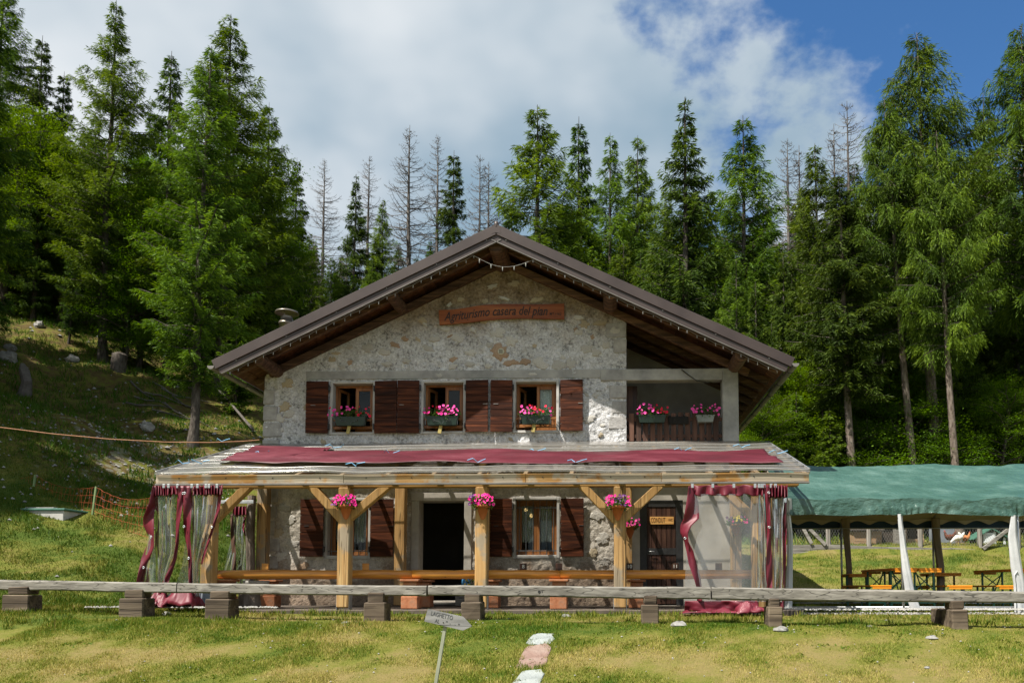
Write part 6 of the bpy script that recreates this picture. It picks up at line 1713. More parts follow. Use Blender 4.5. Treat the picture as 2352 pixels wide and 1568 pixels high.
def sidewall(path, Y, mat, name, seed):
    """a side wall gathered against its pole; path of (px, py, width in px)"""
    P = []; ny, nx = 40, 16; ys_ = [p[1] for p in path]
    for j in range(ny + 1):
        py = ys_[0] + (ys_[-1] - ys_[0]) * j / ny
        c = float(np.interp(py, ys_, [p[0] for p in path])); w = float(np.interp(py, ys_, [p[2] for p in path])); row = []
        for i in range(nx + 1):
            t = 2 * math.pi * i / nx
            p = at(c + 0.5 * w * math.cos(t) + 0.06 * w * math.sin(3 * t + seed), py, Y); row.append((p.x, Y - 0.045 * math.sin(t) * (1 + 0.35 * math.sin(5 * t + j * 0.15)), p.z))
        P.append(row)
    return MB().grid(P).build(name, M[mat], tent, True, recalc=False)
sidewall([(1812, 1144, 10), (1812, 1165, 13), (1811, 1184, 9), (1815, 1230, 11), (1814, 1300, 13), (1812, 1360, 15), (1810, 1400, 17)], TF - 0.06, 'tent_white', 'side_wall', 1)
sidewall([(2066, 1180, 8), (2068, 1200, 10), (2074, 1250, 13), (2082, 1310, 18), (2090, 1360, 20), (2103, 1399, 22)], TF - 0.06, 'tent_white', 'side_wall', 2)
sidewall([(2328, 1183, 11), (2326, 1230, 22), (2334, 1300, 26), (2341, 1340, 26), (2342, 1405, 24)], TF - 0.06, 'tent_white', 'side_wall', 3)
x1_, x2_ = 1400 + (poles[1]) * 1829 / 20.4, 1400 + (poles[2]) * 1829 / 20.4
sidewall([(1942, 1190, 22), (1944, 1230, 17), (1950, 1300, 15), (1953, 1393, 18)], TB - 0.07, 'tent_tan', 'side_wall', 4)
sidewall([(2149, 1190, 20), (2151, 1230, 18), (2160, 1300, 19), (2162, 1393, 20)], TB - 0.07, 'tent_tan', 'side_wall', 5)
m = MB()
for k in range(3): m.lathe([(0.05, -0.008), (0.058, 0.0), (0.05, 0.008)], (TX0 + 0.0, TF - 0.06, atz(1184 - k * 1.5, TF)), 10)
m.build('tie', M['tent_white'], tent, True)
m = MB(); m.tube([at(2337, 1310, TF - 0.12), at(2330, 1320, TF - 0.12), at(2333, 1350, TF - 0.12), at(2333, 1398, TF - 0.12)], 0.012, 5); m.build('tie_cord', M['tent_white'], tent)

# beer tables and benches
def trestle(name, x0, x1, y0, y1, zt, lab, cat, group, z0):
    e = empty(name, ((x0 + x1) / 2, (y0 + y1) / 2, z0), lab, cat, group)
    th = 0.045 if cat == 'table' else 0.035
    m = MB(); m.box(x0, x1, y0, y1, zt - th, zt, 0.008); m.build('top', M['orange'], e)
    for yy in (y0 + 0.016, y1 - 0.016):
        m = MB(); m.box(x0 + 0.01, x1 - 0.01, yy - 0.012, yy + 0.012, zt - th - 0.045, zt - th - 0.001, 0.004); m.build('cleat', M['orange'], e)
    for yy in (y0 + 0.35, y1 - 0.35):
        for xx in (x0 + 0.04, x1 - 0.04):
            m = MB(); m.box(xx - 0.018, xx + 0.018, yy - 0.018, yy + 0.018, z0 - 0.02, zt - th - 0.001, 0.003); m.build('leg', M['table_green'], e)
        m = MB(); m.bar((x0 + 0.05, yy, z0 + 0.08), (x1 - 0.05, yy, z0 + 0.08), 0.02, 0.03); m.build('foot_bar', M['table_green'], e)
        if cat == 'table':
            s = 1 if yy < (y0 + y1) / 2 else -1
            m = MB(); m.bar(((x0 + x1) / 2, yy, z0 + 0.2), ((x0 + x1) / 2, yy + s * 0.45, zt - th - 0.01), 0.02, 0.02); m.build('stay', M['table_green'], e)
            m = MB(); m.bar((x0 + 0.05, yy + 0.002, z0 + 0.35), (x1 - 0.05, yy + 0.002, zt - 0.1), 0.015, 0.02); m.build('cross_brace', M['table_green'], e)
            m = MB(); m.bar((x1 - 0.05, yy - 0.02, z0 + 0.35), (x0 + 0.05, yy - 0.02, zt - 0.1), 0.015, 0.02); m.build('cross_brace', M['table_green'], e)
G0 = 0.03
TB_ = 'orange trestle tables inside the tent'; BN = 'orange trestle benches inside the tent'
def X17(px, d=16.6): return (px - 1400) * d / 1829
trestle('trestle_table', X17(2047), X17(2098), -1.72, 0.48, 0.83, 'orange trestle table left of the leaning white tent wall', 'table', TB_, G0)
trestle('trestle_table', X17(2101), X17(2153), -1.72, 0.48, 0.825, 'orange trestle table right of the leaning white tent wall', 'table', TB_, G0)
trestle('trestle_table', X17(2332), X17(2390), -1.72, 0.48, 0.815, 'orange trestle table at the right edge of the picture', 'table', TB_, G0)
trestle('trestle_bench', X17(1946, 19.6), X17(1998, 19.6), 1.35, 2.0, 0.76, 'small dark topped bench beside the left back tent pole', 'bench', BN, G0)
trestle('trestle_bench', X17(2136, 19.4), X17(2206, 19.4), 1.3, 2.0, 0.78, 'small dark topped bench beside the right back tent pole', 'bench', BN, G0)
trestle('trestle_bench', X17(1996), X17(2040), -1.72, 0.48, 0.475, 'orange bench left of the trestle tables', 'bench', BN, G0)
trestle('trestle_bench', X17(2168), X17(2221), -1.72, 0.48, 0.47, 'orange bench just right of the trestle tables', 'bench', BN, G0)
trestle('trestle_bench', X17(2280), X17(2328), -1.72, 0.48, 0.47, 'orange bench left of the tied white wall at the right edge', 'bench', BN, G0)

# ------------------------------------------------------------------ hen run behind the tent
YH = 11.6
def Z8(zx, zy): return (1780 + zx * 0.2563, 1033.6 + zy * 0.2563)
rows = [((1800, 1251.5), (1903, 1251)), ((1903, 1251), (2040, 1256)), ((2040, 1256), (2180, 1259)), ((2180, 1258), (2300, 1266)), ((2300, 1266), (2420, 1277))]
for i, (a_, b_) in enumerate(rows):
    p0, p1 = at(*a_, YH), at(*b_, YH)
    m = MB(); m.bar(p0 + Vector((0.003, 0, -0.12)), p1 + Vector((-0.003, 0, -0.12)), 0.06, 0.26, 0.01); m.jitter(0.008, 3)
    thing_mesh(m, 'retaining_board', M['grey_beam'], (p0 + p1) / 2, ('grey board at the foot of the hen run, ' + ('behind the white tent corner', 'below the pale hen house', 'between the two back tent poles', 'below the hens', 'at the right edge of the picture')[i]), 'board', 'boards edging the hen run')
    if i < 2:
        m = MB(); m.bar(p0 + Vector((0.003, -0.04, -0.36)), p1 + Vector((-0.003, -0.04, -0.36)), 0.05, 0.22, 0.01); m.jitter(0.008, 3)
        thing_mesh(m, 'retaining_board', M['grey_beam'], (p0 + p1) / 2, 'lower grey board at the foot of the hen run, ' + ('behind the white tent corner', 'below the pale hen house')[i], 'board', 'boards edging the hen run')
PST = [(480, 'left of the first back pole'), (842, 'in front of the pale hen house'), (1303, 'left of the right back pole'), (1838, 'right of the brown hen'), (2180, 'behind the tied white wall')]
for zx, w in PST:
    px, py = Z8(zx, 850); p = at(px, py, YH + 0.12)
    m = MB(); m.tube([(p.x, p.y, p.z - 0.3), (p.x, p.y, p.z + 0.9), (p.x + 0.01, p.y, p.z + 1.5)], [0.095, 0.09, 0.08], 9); m.jitter(0.01, 4); thing_mesh(m, 'run_post', M['grey_wood_z'], (p.x, p.y, p.z - 0.1), 'grey round post of the hen run ' + w, 'post', 'posts of the hen run')
for (a_, b_, w) in (((310, 705), (455, 852), 'left of the pale hen house'), ((2095, 705), (1862, 885), 'in front of the white and green hutch'), ((255, 705), (330, 840), 'in the far left corner of the run')):
    pa, pb = at(*Z8(*a_), YH + 0.1), at(*Z8(*b_), YH - 0.05)
    m = MB(); m.bar(pa, pb, 0.13, 0.1, 0.012, (0, 1, 0)); thing_mesh(m, 'diagonal_strut', M['grey_beam'], pb, 'slanting grey strut ' + w, 'strut', 'struts of the hen run')
wm = MB()
pL, pR = at(1815, 1250, YH + 0.1), at(2400, 1258, YH + 0.1); hgt = 1.25
for k in range(95):
    for s in (-1, 1):
        x0 = pL.x + (pR.x - pL.x) * k / 95; z0_ = pL.z + (pR.z - pL.z) * k / 95
        wm.tube([(x0, YH + 0.1, z0_), (x0 + s * 0.7, YH + 0.1, z0_ + hgt)], 0.0035, 3, False)
thing_mesh(wm, 'wire_netting', M['wire'], pL, 'thin wire netting along the front of the hen run', 'netting')
def shed(px0, px1, py0, py1, Y, depth, mat, nb, lab, roofmat, name='hen_house', front_open=False):
    p0, p1 = at(px0, py1, Y), at(px1, py0, Y)
    z0 = min(p0.z, gz(p0.x, Y + depth)) - 0.1
    e = empty(name, ((p0.x + p1.x) / 2, Y, p0.z), lab, 'hen house')
    h = (p1.z - p0.z) / nb
    for k in range(nb):
        if front_open and k >= 1: break
        m = MB(); m.box(p0.x, p1.x, Y, Y + 0.03, p0.z + k * h + 0.004, p0.z + (k + 1) * h - 0.004, 0.005); m.build('board', M[mat], e)
    for xx in (p0.x, p1.x - 0.05):
        m = MB(); m.box(xx, xx + 0.05, Y + 0.033, Y + depth, z0, p1.z, 0.005); m.build('side', M[mat], e)
    m = MB(); m.box(p0.x + 0.05, p1.x - 0.05, Y + depth - 0.03, Y + depth - 0.002, z0, p1.z); m.build('back', M['dark_shed'], e)
    m = MB(); m.bar(((p0.x + p1.x) / 2, Y - 0.12, p1.z + 0.03), ((p0.x + p1.x) / 2, Y + depth + 0.1, p1.z + 0.3), p1.x - p0.x + 0.2, 0.04, 0.006); m.build('roof', M[roofmat], e)
    return e
shed(1962, 2025, 1219, 1251, YH + 0.6, 1.3, 'coop_wood', 4, 'pale board hen house with a dark roof behind the tent', 'dark_shed')
shed(2027, 2056, 1205, 1253, YH + 1.1, 1.2, 'dark_shed', 5, 'dark brown board shed right of the pale hen house', 'dark_shed')
shed(2058, 2080, 1200, 1254, YH + 0.8, 1.2, 'grey_beam', 1, 'grey board shed behind the leaning white tent wall', 'dark_shed')
shed(2082, 2122, 1205, 1253, YH + 1.0, 1.4, 'coop_wood', 3, 'open fronted dark hen shelter with a low orange board', 'dark_shed', front_open=True)
p0, p1 = at(2157, 1247, YH + 2.0), at(2193, 1205, YH + 2.0)
m = MB(); m.box(p0.x, p1.x, YH + 2, YH + 3, p0.z - 0.4, p1.z, 0.02); thing_mesh(m, 'metal_shed', M['grey_sheet'], (p0.x, YH + 2, p0.z), 'grey sheet metal shed behind the hens', 'shed')
def hutch():
    Y = YH + 1.5; a_, b_, pk_ = at(2240, 1246, Y), at(2316, 1246, Y), at(2276, 1213, Y)
    e = empty('hutch', ((a_.x + b_.x) / 2, Y, a_.z), 'small white and green hutch with a pitched roof at the right', 'hutch')
    for s, q in ((0, a_), (1, b_)):
        m = MB(); m.bar((q.x + (0.12 if s else -0.12), Y + 0.4, q.z + 0.02 + 0.1), (pk_.x, Y + 0.4, pk_.z), 1.0, 0.05, 0.006, (0, 0, 1)); m.build('roof_panel', M['hutch_green'], e)
    z0 = a_.z - 0.1
    for px in (2246, 2262, 2286, 2308):
        q = at(px, 1246, Y); zt = pk_.z - abs(q.x - pk_.x) * 0.62 - 0.03
        m = MB(); m.box(q.x - 0.04, q.x + 0.04, Y, Y + 0.05, z0, zt, 0.006); m.build('stud', M['hutch_white'], e)
    q0, q1 = at(2263, 1240, Y), at(2285, 1240, Y)
    m = MB(); m.box(q0.x, q1.x, Y - 0.02, Y - 0.002, z0, z0 + 0.4, 0.006); m.build('door', M['hutch_white'], e)
    m = MB(); m.box(q0.x, q1.x, Y - 0.02, Y - 0.002, pk_.z - 0.25, pk_.z - 0.17, 0.006); m.build('top_board', M['hutch_white'], e)
    m = MB(); m.box(a_.x + 0.15, b_.x - 0.15, Y + 0.8, Y + 0.82, z0, pk_.z - 0.3); m.build('back_board', M['dark_shed'], e)
hutch()
def hen(px, py, Y, mat, tail, facing, lab, peck=False, s=1.0):
    p = at(px, py, Y); p.z = max(gz(p.x, Y), p.z - 0.02)
    e = empty('hen', p, lab, 'hen', 'hens in the run')
    f = facing
    m = MB()
    spine = [(-0.20, 0.36, 0.012), (-0.17, 0.33, 0.045), (-0.12, 0.27, 0.085), (-0.03, 0.235, 0.115), (0.06, 0.235, 0.11), (0.12, 0.27, 0.08), (0.15, 0.33, 0.052), (0.165, 0.39, 0.04), (0.185, 0.415, 0.036), (0.215, 0.41, 0.014)]
    if peck: spine = spine[:5] + [(0.13, 0.2, 0.075), (0.2, 0.15, 0.05), (0.25, 0.1, 0.038), (0.27, 0.07, 0.034), (0.285, 0.04, 0.012)]
    m.tube([p + Vector((f * a_ * s, 0, b_ * s)) for a_, b_, r_ in spine], [r_ * s for a_, b_, r_ in spine], 12); m.jitter(0.006, 14)
    m.build('body', M[mat], e, True)
    m = MB(); m.tube([p + Vector((f * -0.13 * s, 0, 0.28 * s)), p + Vector((f * -0.2 * s, 0, 0.38 * s)), p + Vector((f * -0.24 * s, 0, 0.46 * s))], [0.05 * s, 0.055 * s, 0.012 * s], 8); m.build('tail', M[tail], e, True)
    hx, hz_ = (0.185, 0.45) if not peck else (0.25, 0.115)
    m = MB(); m.prism([(p.x + f * (hx - 0.03) * s, p.z + hz_ * s), (p.x + f * (hx + 0.025) * s, p.z + hz_ * s), (p.x + f * (hx + 0.01) * s, p.z + (hz_ + 0.03) * s), (p.x + f * (hx - 0.02) * s, p.z + (hz_ + 0.035) * s)], p.y - 0.006, p.y + 0.006); m.build('comb', M['comb'], e)
    for yy in (-0.045, 0.045):
        m = MB(); m.tube([p + Vector((0.01 * f, yy * s, 0.15 * s)), p + Vector((0, yy * s, -0.01))], 0.009 * s, 5); m.build('leg', M['hen_leg'], e)
hen(2217, 1249, YH + 0.9, 'hen_brown', 'hen_white', 1, 'brown hen standing in the run and facing right')
hen(2201, 1251, YH + 0.7, 'hen_white', 'hen_white', -1, 'white hen pecking beside the brown hen', True)
hen(2182, 1250, YH + 1.0, 'hen_dark', 'hen_dark', -1, 'dark red hen behind the white hen', s=1.05)
# ------------------------------------------------------------------ trees
def tube_np(paths, n=5):
    """paths: list of (points Nx3, radii N) -> vertices, quads"""
    V = []; Fq = []; b = 0
    for P, r in paths:
        P = np.asarray(P, float); k = len(P)
        d = np.gradient(P, axis=0); d = unit(d)
        ref = np.array([0, 0, 1.0]) if abs(d[:, 2]).mean() < 0.8 else np.array([1.0, 0, 0])
        a = unit(np.cross(d, ref)); c = np.cross(d, a)
        t = 2 * np.pi * np.arange(n) / n
        ring = P[:, None, :] + (a[:, None, :] * np.cos(t)[None, :, None] + c[:, None, :] * np.sin(t)[None, :, None]) * np.asarray(r)[:, None, None]
        V.append(ring.reshape(-1, 3))
        i = (np.arange(k - 1)[:, None] * n + np.arange(n)[None, :]); j = (np.arange(k - 1)[:, None] * n + (np.arange(n)[None, :] + 1) % n)
        Fq.append(np.stack([i, j, j + n, i + n], -1).reshape(-1, 4) + b); b += k * n
    return np.concatenate(V), np.concatenate(Fq)
class Proto: pass
def conifer(seed, H, kind):
    g = np.random.default_rng(seed); P_ = Proto(); P_.H = H; P_.kind = kind
    q = dict(larch=dict(cb=0.16, R=0.24, nb=210, a0=0.14, sag=0.42, up=0.36, hang=0.75, tl=0.55, dens=42, per=4, l=0.24, w=0.034, pw=0.92, mat='larch'),
             weep=dict(cb=0.46, R=0.19, nb=150, a0=0.20, sag=0.55, up=0.30, hang=1.5, tl=0.85, dens=34, per=6, l=0.24, w=0.030, pw=0.72, mat='larch'),
             spruce=dict(cb=0.08, R=0.215, nb=250, a0=0.02, sag=0.62, up=0.50, hang=0.85, tl=0.50, dens=42, per=4, l=0.24, w=0.040, pw=1.05, mat='spruce'),
             thin=dict(cb=0.14, R=0.14, nb=190, a0=-0.10, sag=0.35, up=0.30, hang=0.9, tl=0.45, dens=40, per=5, l=0.22, w=0.038, pw=0.78, mat='spruce'),
             tall=dict(cb=0.40, R=0.185, nb=190, a0=-0.05, sag=0.5, up=0.34, hang=1.0, tl=0.55, dens=42, per=4, l=0.24, w=0.040, pw=0.75, mat='spruce'),
             young=dict(cb=0.03, R=0.28, nb=170, a0=0.10, sag=0.40, up=0.40, hang=0.5, tl=0.42, dens=32, per=5, l=0.18, w=0.042, pw=0.9, mat='young'),
             dead=dict(cb=0.15, R=0.20, nb=210, a0=0.0, sag=0.62, up=0.78, hang=0.4, tl=0.5, dens=6, per=0, l=0, w=0, pw=0.72, mat='dead'))[kind]
    # trunk
    nz = 16; tz = np.linspace(0, 1, nz)
    wob = np.stack([0.02 * H * 0.35 * fbm(tz * 2.2, tz * 0 + seed, seed=seed, octv=2), 0.02 * H * 0.35 * fbm(tz * 2.2, tz * 0 + seed + 9, seed=seed + 1, octv=2), tz * H], 1)
    wob[0, :2] = 0; wob[1:, :2] *= (0.3 + 0.7 * (1 - tz[1:]))[:, None]
    rad = 0.0112 * H * (1 - tz) ** 0.85 + 0.012; rad[0] *= 1.35
    def tp(z): return np.array([np.interp(z, wob[:, 2], wob[:, 0]), np.interp(z, wob[:, 2], wob[:, 1]), z])
    paths = [(np.concatenate([[wob[0] - [0, 0, 0.8]], wob]), np.concatenate([[rad[0] * 1.2], rad]))]
    limbs = []; LP, LD, LW, LL, LWd, LS = [], [], [], [], [], []
    cb = q['cb'] * H
    nw = q['nb'] // 5; zw = (np.arange(nw) + g.uniform(-0.25, 0.25, nw)) / nw
    zs_ = cb + (H - cb) * np.clip(np.repeat(zw, 5) + g.normal(0, 0.004, nw * 5), 0.0, 0.995)
    gap = 0.5 + 0.5 * vnoise(zs_ * 0.9, zs_ * 0 + seed, seed=seed + 5)
    for z, gp in zip(zs_, gap):
        t = (z - cb) / (H - cb)
        prof = (1 - t) ** q['pw'] * min(1.0, 0.45 + 1.6 * t)
        L = q['R'] * H * (prof * g.uniform(0.66, 1.12) * (0.74 + 0.40 * gp) + 0.012)
        az = g.uniform(0, 2 * np.pi)
        dh = np.array([np.cos(az), np.sin(az), 0])
        s = np.linspace(0, 1, 9)
        a0 = q['a0'] + 0.40 * t ** 2 + g.normal(0, 0.08)
        sag = q['sag'] * (1 - 0.75 * t) * g.uniform(0.6, 1.3)
        zc = a0 * s - sag * s ** 2 + q['up'] * (1 - 0.5 * t) * s ** 3
        side = np.array([-dh[1], dh[0], 0]); crv = g.normal(0, 0.12)
        B = tp(z) + dh * (L * s)[:, None] + np.array([0, 0, 1]) * (L * zc)[:, None] + side * (crv * L * s ** 2)[:, None]
        limbs.append((B[::2], (0.010 + 0.012 * L) * (1 - 0.85 * s[::2]) + 0.003))
        nt = max(4, int(L * q['dens']))
        ts = g.uniform(0.03, 1.0, nt) ** 0.8
        bp = np.stack([np.interp(ts, s, B[:, k]) for k in range(3)], 1)
        sg = np.where(g.random(nt) < 0.5, -1.0, 1.0)
        d = side[None, :] * (sg * g.uniform(0.4, 1.0, nt))[:, None] + dh[None, :] * g.uniform(0.15, 0.9, nt)[:, None]
        d[:, 2] += -q['hang'] * g.uniform(0.2, 1.0, nt) + 0.15
        d = unit(d)
        tl = q['tl'] * (1.15 - 0.6 * ts) * g.uniform(0.5, 1.25, nt) * min(1.0, 0.28 + L / 2.0)
        if kind == 'dead':
            k = min(nt, 10)
            for i in range(k):
                e_ = bp[i] + d[i] * tl[i] * 1.1; limbs.append((np.stack([bp[i], (bp[i] + e_) / 2 + [0, 0, -0.03], e_ + [0, 0, 0.08]]), np.array([0.012, 0.009, 0.004])))
            continue
        m_ = q['per']
        f = (np.arange(m_)[None, :] + g.uniform(0, 1, (nt, m_))) / m_
        pos = bp[:, None, :] + d[:, None, :] * (tl[:, None] * f)[..., None]
        pos[..., 2] -= q['hang'] * 0.35 * tl[:, None] * f ** 2
        ld = d[:, None, :] + g.normal(0, 0.24, (nt, m_, 3)); ld[..., 2] -= 0.25 * q['hang'] * f
        ld = unit(ld.reshape(-1, 3)); N = len(ld)
        LP.append(pos.reshape(-1, 3)); LD.append(ld); LW.append(unit(np.cross(ld, g.normal(size=(N, 3)))))
        LL.append(q['l'] * g.uniform(0.7, 1.35, N)); LWd.append(q['w'] * g.uniform(0.7, 1.4, N))
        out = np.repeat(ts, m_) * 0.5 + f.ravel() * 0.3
        LS.append(np.clip(0.02 + 0.75 * out + g.normal(0, 0.15, N) + 0.12 * g.normal(), 0, 1))  # crown shade put into the colour: inner needles dark, outer ones bright as if lit
    v, fq = tube_np(paths, 10); P_.trunk = np_mesh('trunk', v, fq, True)
    v, fq = tube_np(limbs, 3); P_.limbs = np_mesh('limbs', v, fq, True)
    P_.trunk.materials.append(M['dead_bark'] if kind == 'dead' else M['bark_red'] if kind in ('weep', 'tall') else M['bark'])
    P_.limbs.materials.append(M['dead_bark'] if kind == 'dead' else M['bark'])
    P_.crown = None
    if LP:
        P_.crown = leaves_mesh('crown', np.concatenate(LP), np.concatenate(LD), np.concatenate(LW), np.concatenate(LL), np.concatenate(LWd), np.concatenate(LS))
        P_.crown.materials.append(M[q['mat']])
    return P_
def broadleaf(seed, H, spread, nl=42000, leaf=0.095):
    g = np.random.default_rng(seed); P_ = Proto(); P_.H = H; P_.kind = 'beech'
    s = np.linspace(0, 1, 10)
    tr = np.stack([0.03 * H * fbm(s * 2, s * 0, seed=seed, octv=2), 0.03 * H * fbm(s * 2, s * 0 + 5, seed=seed, octv=2), s * H * 0.92], 1); tr[0, :2] = 0
    paths = [(np.concatenate([[tr[0] - [0, 0, 0.8]], tr]), np.concatenate([[0.02 * H], 0.016 * H * (1 - s) ** 0.8 + 0.012]))]
    limbs = []; tips = []
    for i in range(46):
        z = H * (0.16 + 0.78 * (i + g.random()) / 46); t = (z / H - 0.16) / 0.8
        L = spread * (0.35 + 0.75 * np.sin(np.pi * np.clip(0.12 + 0.85 * t, 0, 1)) ** 0.8) * g.uniform(0.6, 1.15)
        az = i * 2.4 + g.normal(0, 0.4); el = 0.25 + 0.8 * t + g.normal(0, 0.12)
        dv = np.array([np.cos(az), np.sin(az), el]); dv /= np.linalg.norm(dv)
        b0 = np.array([np.interp(z, tr[:, 2], tr[:, 0]), np.interp(z, tr[:, 2], tr[:, 1]), z])
        u = np.linspace(0, 1, 7); B = b0 + dv * (L * u)[:, None]; B[:, 2] += -0.22 * L * u ** 2; B += g.normal(0, 0.03 * L, B.shape) * u[:, None]
        limbs.append((B, (0.018 + 0.016 * L) * (1 - 0.85 * u) + 0.004))
        for k in range(7):
            uu = g.uniform(0.25, 1.0); p = np.array([np.interp(uu, u, B[:, j]) for j in range(3)])
            d2 = dv + g.normal(0, 0.7, 3); d2[2] *= 0.5; d2 /= np.linalg.norm(d2); l2 = L * g.uniform(0.2, 0.5)
            C = p + d2 * (l2 * np.linspace(0, 1, 4))[:, None]; limbs.append((C, np.array([0.016, 0.012, 0.008, 0.004])))
            for w in np.linspace(0.3, 1, 4): tips.append((p + d2 * l2 * w, d2))
    T = np.array([t[0] for t in tips]); TD = np.array([t[1] for t in tips])
    idx = g.integers(0, len(T), nl)
    off = g.normal(0, 1, (nl, 3)) * np.array([0.38, 0.38, 0.13]) * spread / 3.2
    P = T[idx] + off
    a = g.uniform(0, 2 * np.pi, nl)
    D = unit(TD[idx] * 0.6 + np.stack([np.cos(a), np.sin(a), g.normal(-0.15, 0.3, nl)], 1))
    Nn = unit(np.stack([g.normal(0, 0.4, nl), g.normal(0, 0.4, nl), np.ones(nl)], 1)); W = unit(np.cross(D, Nn))
    clump = g.normal(0, 0.16, len(T))
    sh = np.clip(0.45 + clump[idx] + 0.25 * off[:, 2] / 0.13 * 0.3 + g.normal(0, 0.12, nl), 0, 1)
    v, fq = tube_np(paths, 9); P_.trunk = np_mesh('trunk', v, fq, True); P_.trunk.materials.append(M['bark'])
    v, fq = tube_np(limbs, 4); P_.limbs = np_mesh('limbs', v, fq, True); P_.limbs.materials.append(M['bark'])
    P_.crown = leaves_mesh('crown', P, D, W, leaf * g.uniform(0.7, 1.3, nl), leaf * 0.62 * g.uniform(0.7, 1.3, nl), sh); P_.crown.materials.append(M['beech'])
    return P_
PROTO = {'larch': [conifer(1, 20, 'larch'), conifer(2, 22, 'larch')], 'weep': [conifer(3, 22, 'weep')],
         'spruce': [conifer(5, 20, 'spruce'), conifer(6, 21, 'spruce')], 'thin': [conifer(7, 20, 'thin')],
         'tall': [conifer(8, 20, 'tall')], 'young': [conifer(9, 8, 'young')], 'dead': [conifer(10, 20, 'dead'), conifer(11, 21, 'dead'), conifer(12, 19, 'dead')],
         'beech': [broadleaf(21, 12, 3.4), broadleaf(22, 11, 3.0), broadleaf(23, 7, 2.4, 26000, 0.085)]}
NAMES = {'larch': 'larch_tree', 'weep': 'larch_tree', 'spruce': 'spruce_tree', 'thin': 'spruce_tree', 'tall': 'spruce_tree', 'young': 'spruce_tree', 'dead': 'dead_tree', 'beech': 'beech_tree'}
tr_ = random.Random(77)
def tree(kind, x, y, ztop, label, group, wide=1.0, var=None, z=None, lean=0.0):
    pr = PROTO[kind][(tr_.randrange(9) if var is None else var) % len(PROTO[kind])]
    z0 = (gz(x, y) if z is None else z) - 0.1
    h = max(2.0, ztop - z0); s = h / (pr.H * (0.97 if kind == 'beech' else 1.0))
    e = empty(NAMES[kind], (x, y, z0), label, 'tree', group)
    sw = s * wide
    e.rotation_euler = (0, lean, tr_.uniform(0, 6.28)) if lean == 0 else (0, lean, 0)
    e.scale = (sw, sw, s)
    for nm, me in (('trunk', pr.trunk), ('limbs', pr.limbs), ('crown', pr.crown)):
        if me is not None: linkobj(bpy.data.objects.new(nm, me), e)
    return e
def ptree(kind, px, ty, d, label, group=None, wide=1.0, var=None, lean=0.0, foot=None):
    Y = d - 18.3; t = at(px, ty, Y); x = t.x
    if foot is not None:
        x = at(foot, 1060, Y).x; lean = math.atan2(t.x - x, t.z - gz(x, Y))
    return tree(kind, x, Y, t.z, label, group, wide, var, None, lean)
GL, GR, GD, GB, GU = 'trees on the left hillside', 'trees right of the house', 'dead trees above the roof', 'trees behind the roof', 'young trees at the foot of the wood'
# the ones that can be told apart, left to right: kind, top in the photograph, distance
ptree('larch', 8, -70, 44, 'tall dark larch cut off by the left edge of the picture', GL, 0.9, 0)
ptree('thin', 98, 82, 44, 'slim spruce between the leftmost larch and the tall open larch', GL, 1.0, 0)
ptree('thin', 148, 165, 45, 'small topped slim spruce just left of the tall open larch', GL, 1.0, 1)
ptree('larch', 268, 0, 37, 'tall open larch whose tip touches the top of the picture at the left', GL, 0.95, 1)
ptree('thin', 395, 118, 44, 'slim spruce tip between the two tall left larches', GL, 1.1, 0)
ptree('larch', 530, 34, 38, 'tallest larch left of the house, with a broad drooping right side', GL, 1.05, 2)
ptree('larch', 487, 105, 30.5, 'light green larch in front with a long bare grey trunk left of the roof', GL, 0.92, 0, foot=441)
ptree('larch', 618, 235, 42, 'larch leaning into the cloud right of the tallest left larch', GL, 1.0, 1)
ptree('thin', 682, 362, 48, 'narrow dark spruce standing alone right of the left larches', GL, 0.9, 1)
ptree('beech', 40, 280, 41, 'bright green beech at the left edge above the dark slope', GL, 1.15, 0)
ptree('beech', 150, 390, 42, 'bright green beech right of the one at the left edge', GL, 1.1, 1)
ptree('beech', 235, 440, 43, 'leafy beech behind the yellow green one on the hillside', GL, 1.0, 0)
ptree('beech', 330, 455, 38, 'yellow green beech on the hillside left of the bare grey trunk', GL, 0.95, 1)
ptree('beech', 300, 640, 37, 'low beech with a pale trunk by the mossy stump', GL, 1.2, 2)
ptree('beech', 395, 590, 38, 'small sunlit beech right beside the bare grey trunk', GL, 1.1, 2)
ptree('spruce', 172, 430, 38, 'spruce with a thin pale leaning trunk on the hillside', GL, 0.6, 0, 0.06)
ptree('spruce', 95, 300, 40, 'dark spruce in the shade behind the left beeches', GL, 1.0, 1)
ptree('spruce', 220, 260, 43, 'dark spruce under the tall open larch', GL, 1.0, 2)
ptree('spruce', 440, 300, 45, 'dark spruce behind the light green larch', GL, 1.0, 0)
ptree('spruce', 560, 420, 44, 'dark spruce filling the gap left of the chimney', GL, 1.0, 1)
ptree('young', 600, 640, 40, 'young spruce left of the chimney', GL, 1.0, 0)
ptree('young', 545, 700, 36, 'young spruce beside the left eave', GL, 1.0, 1)
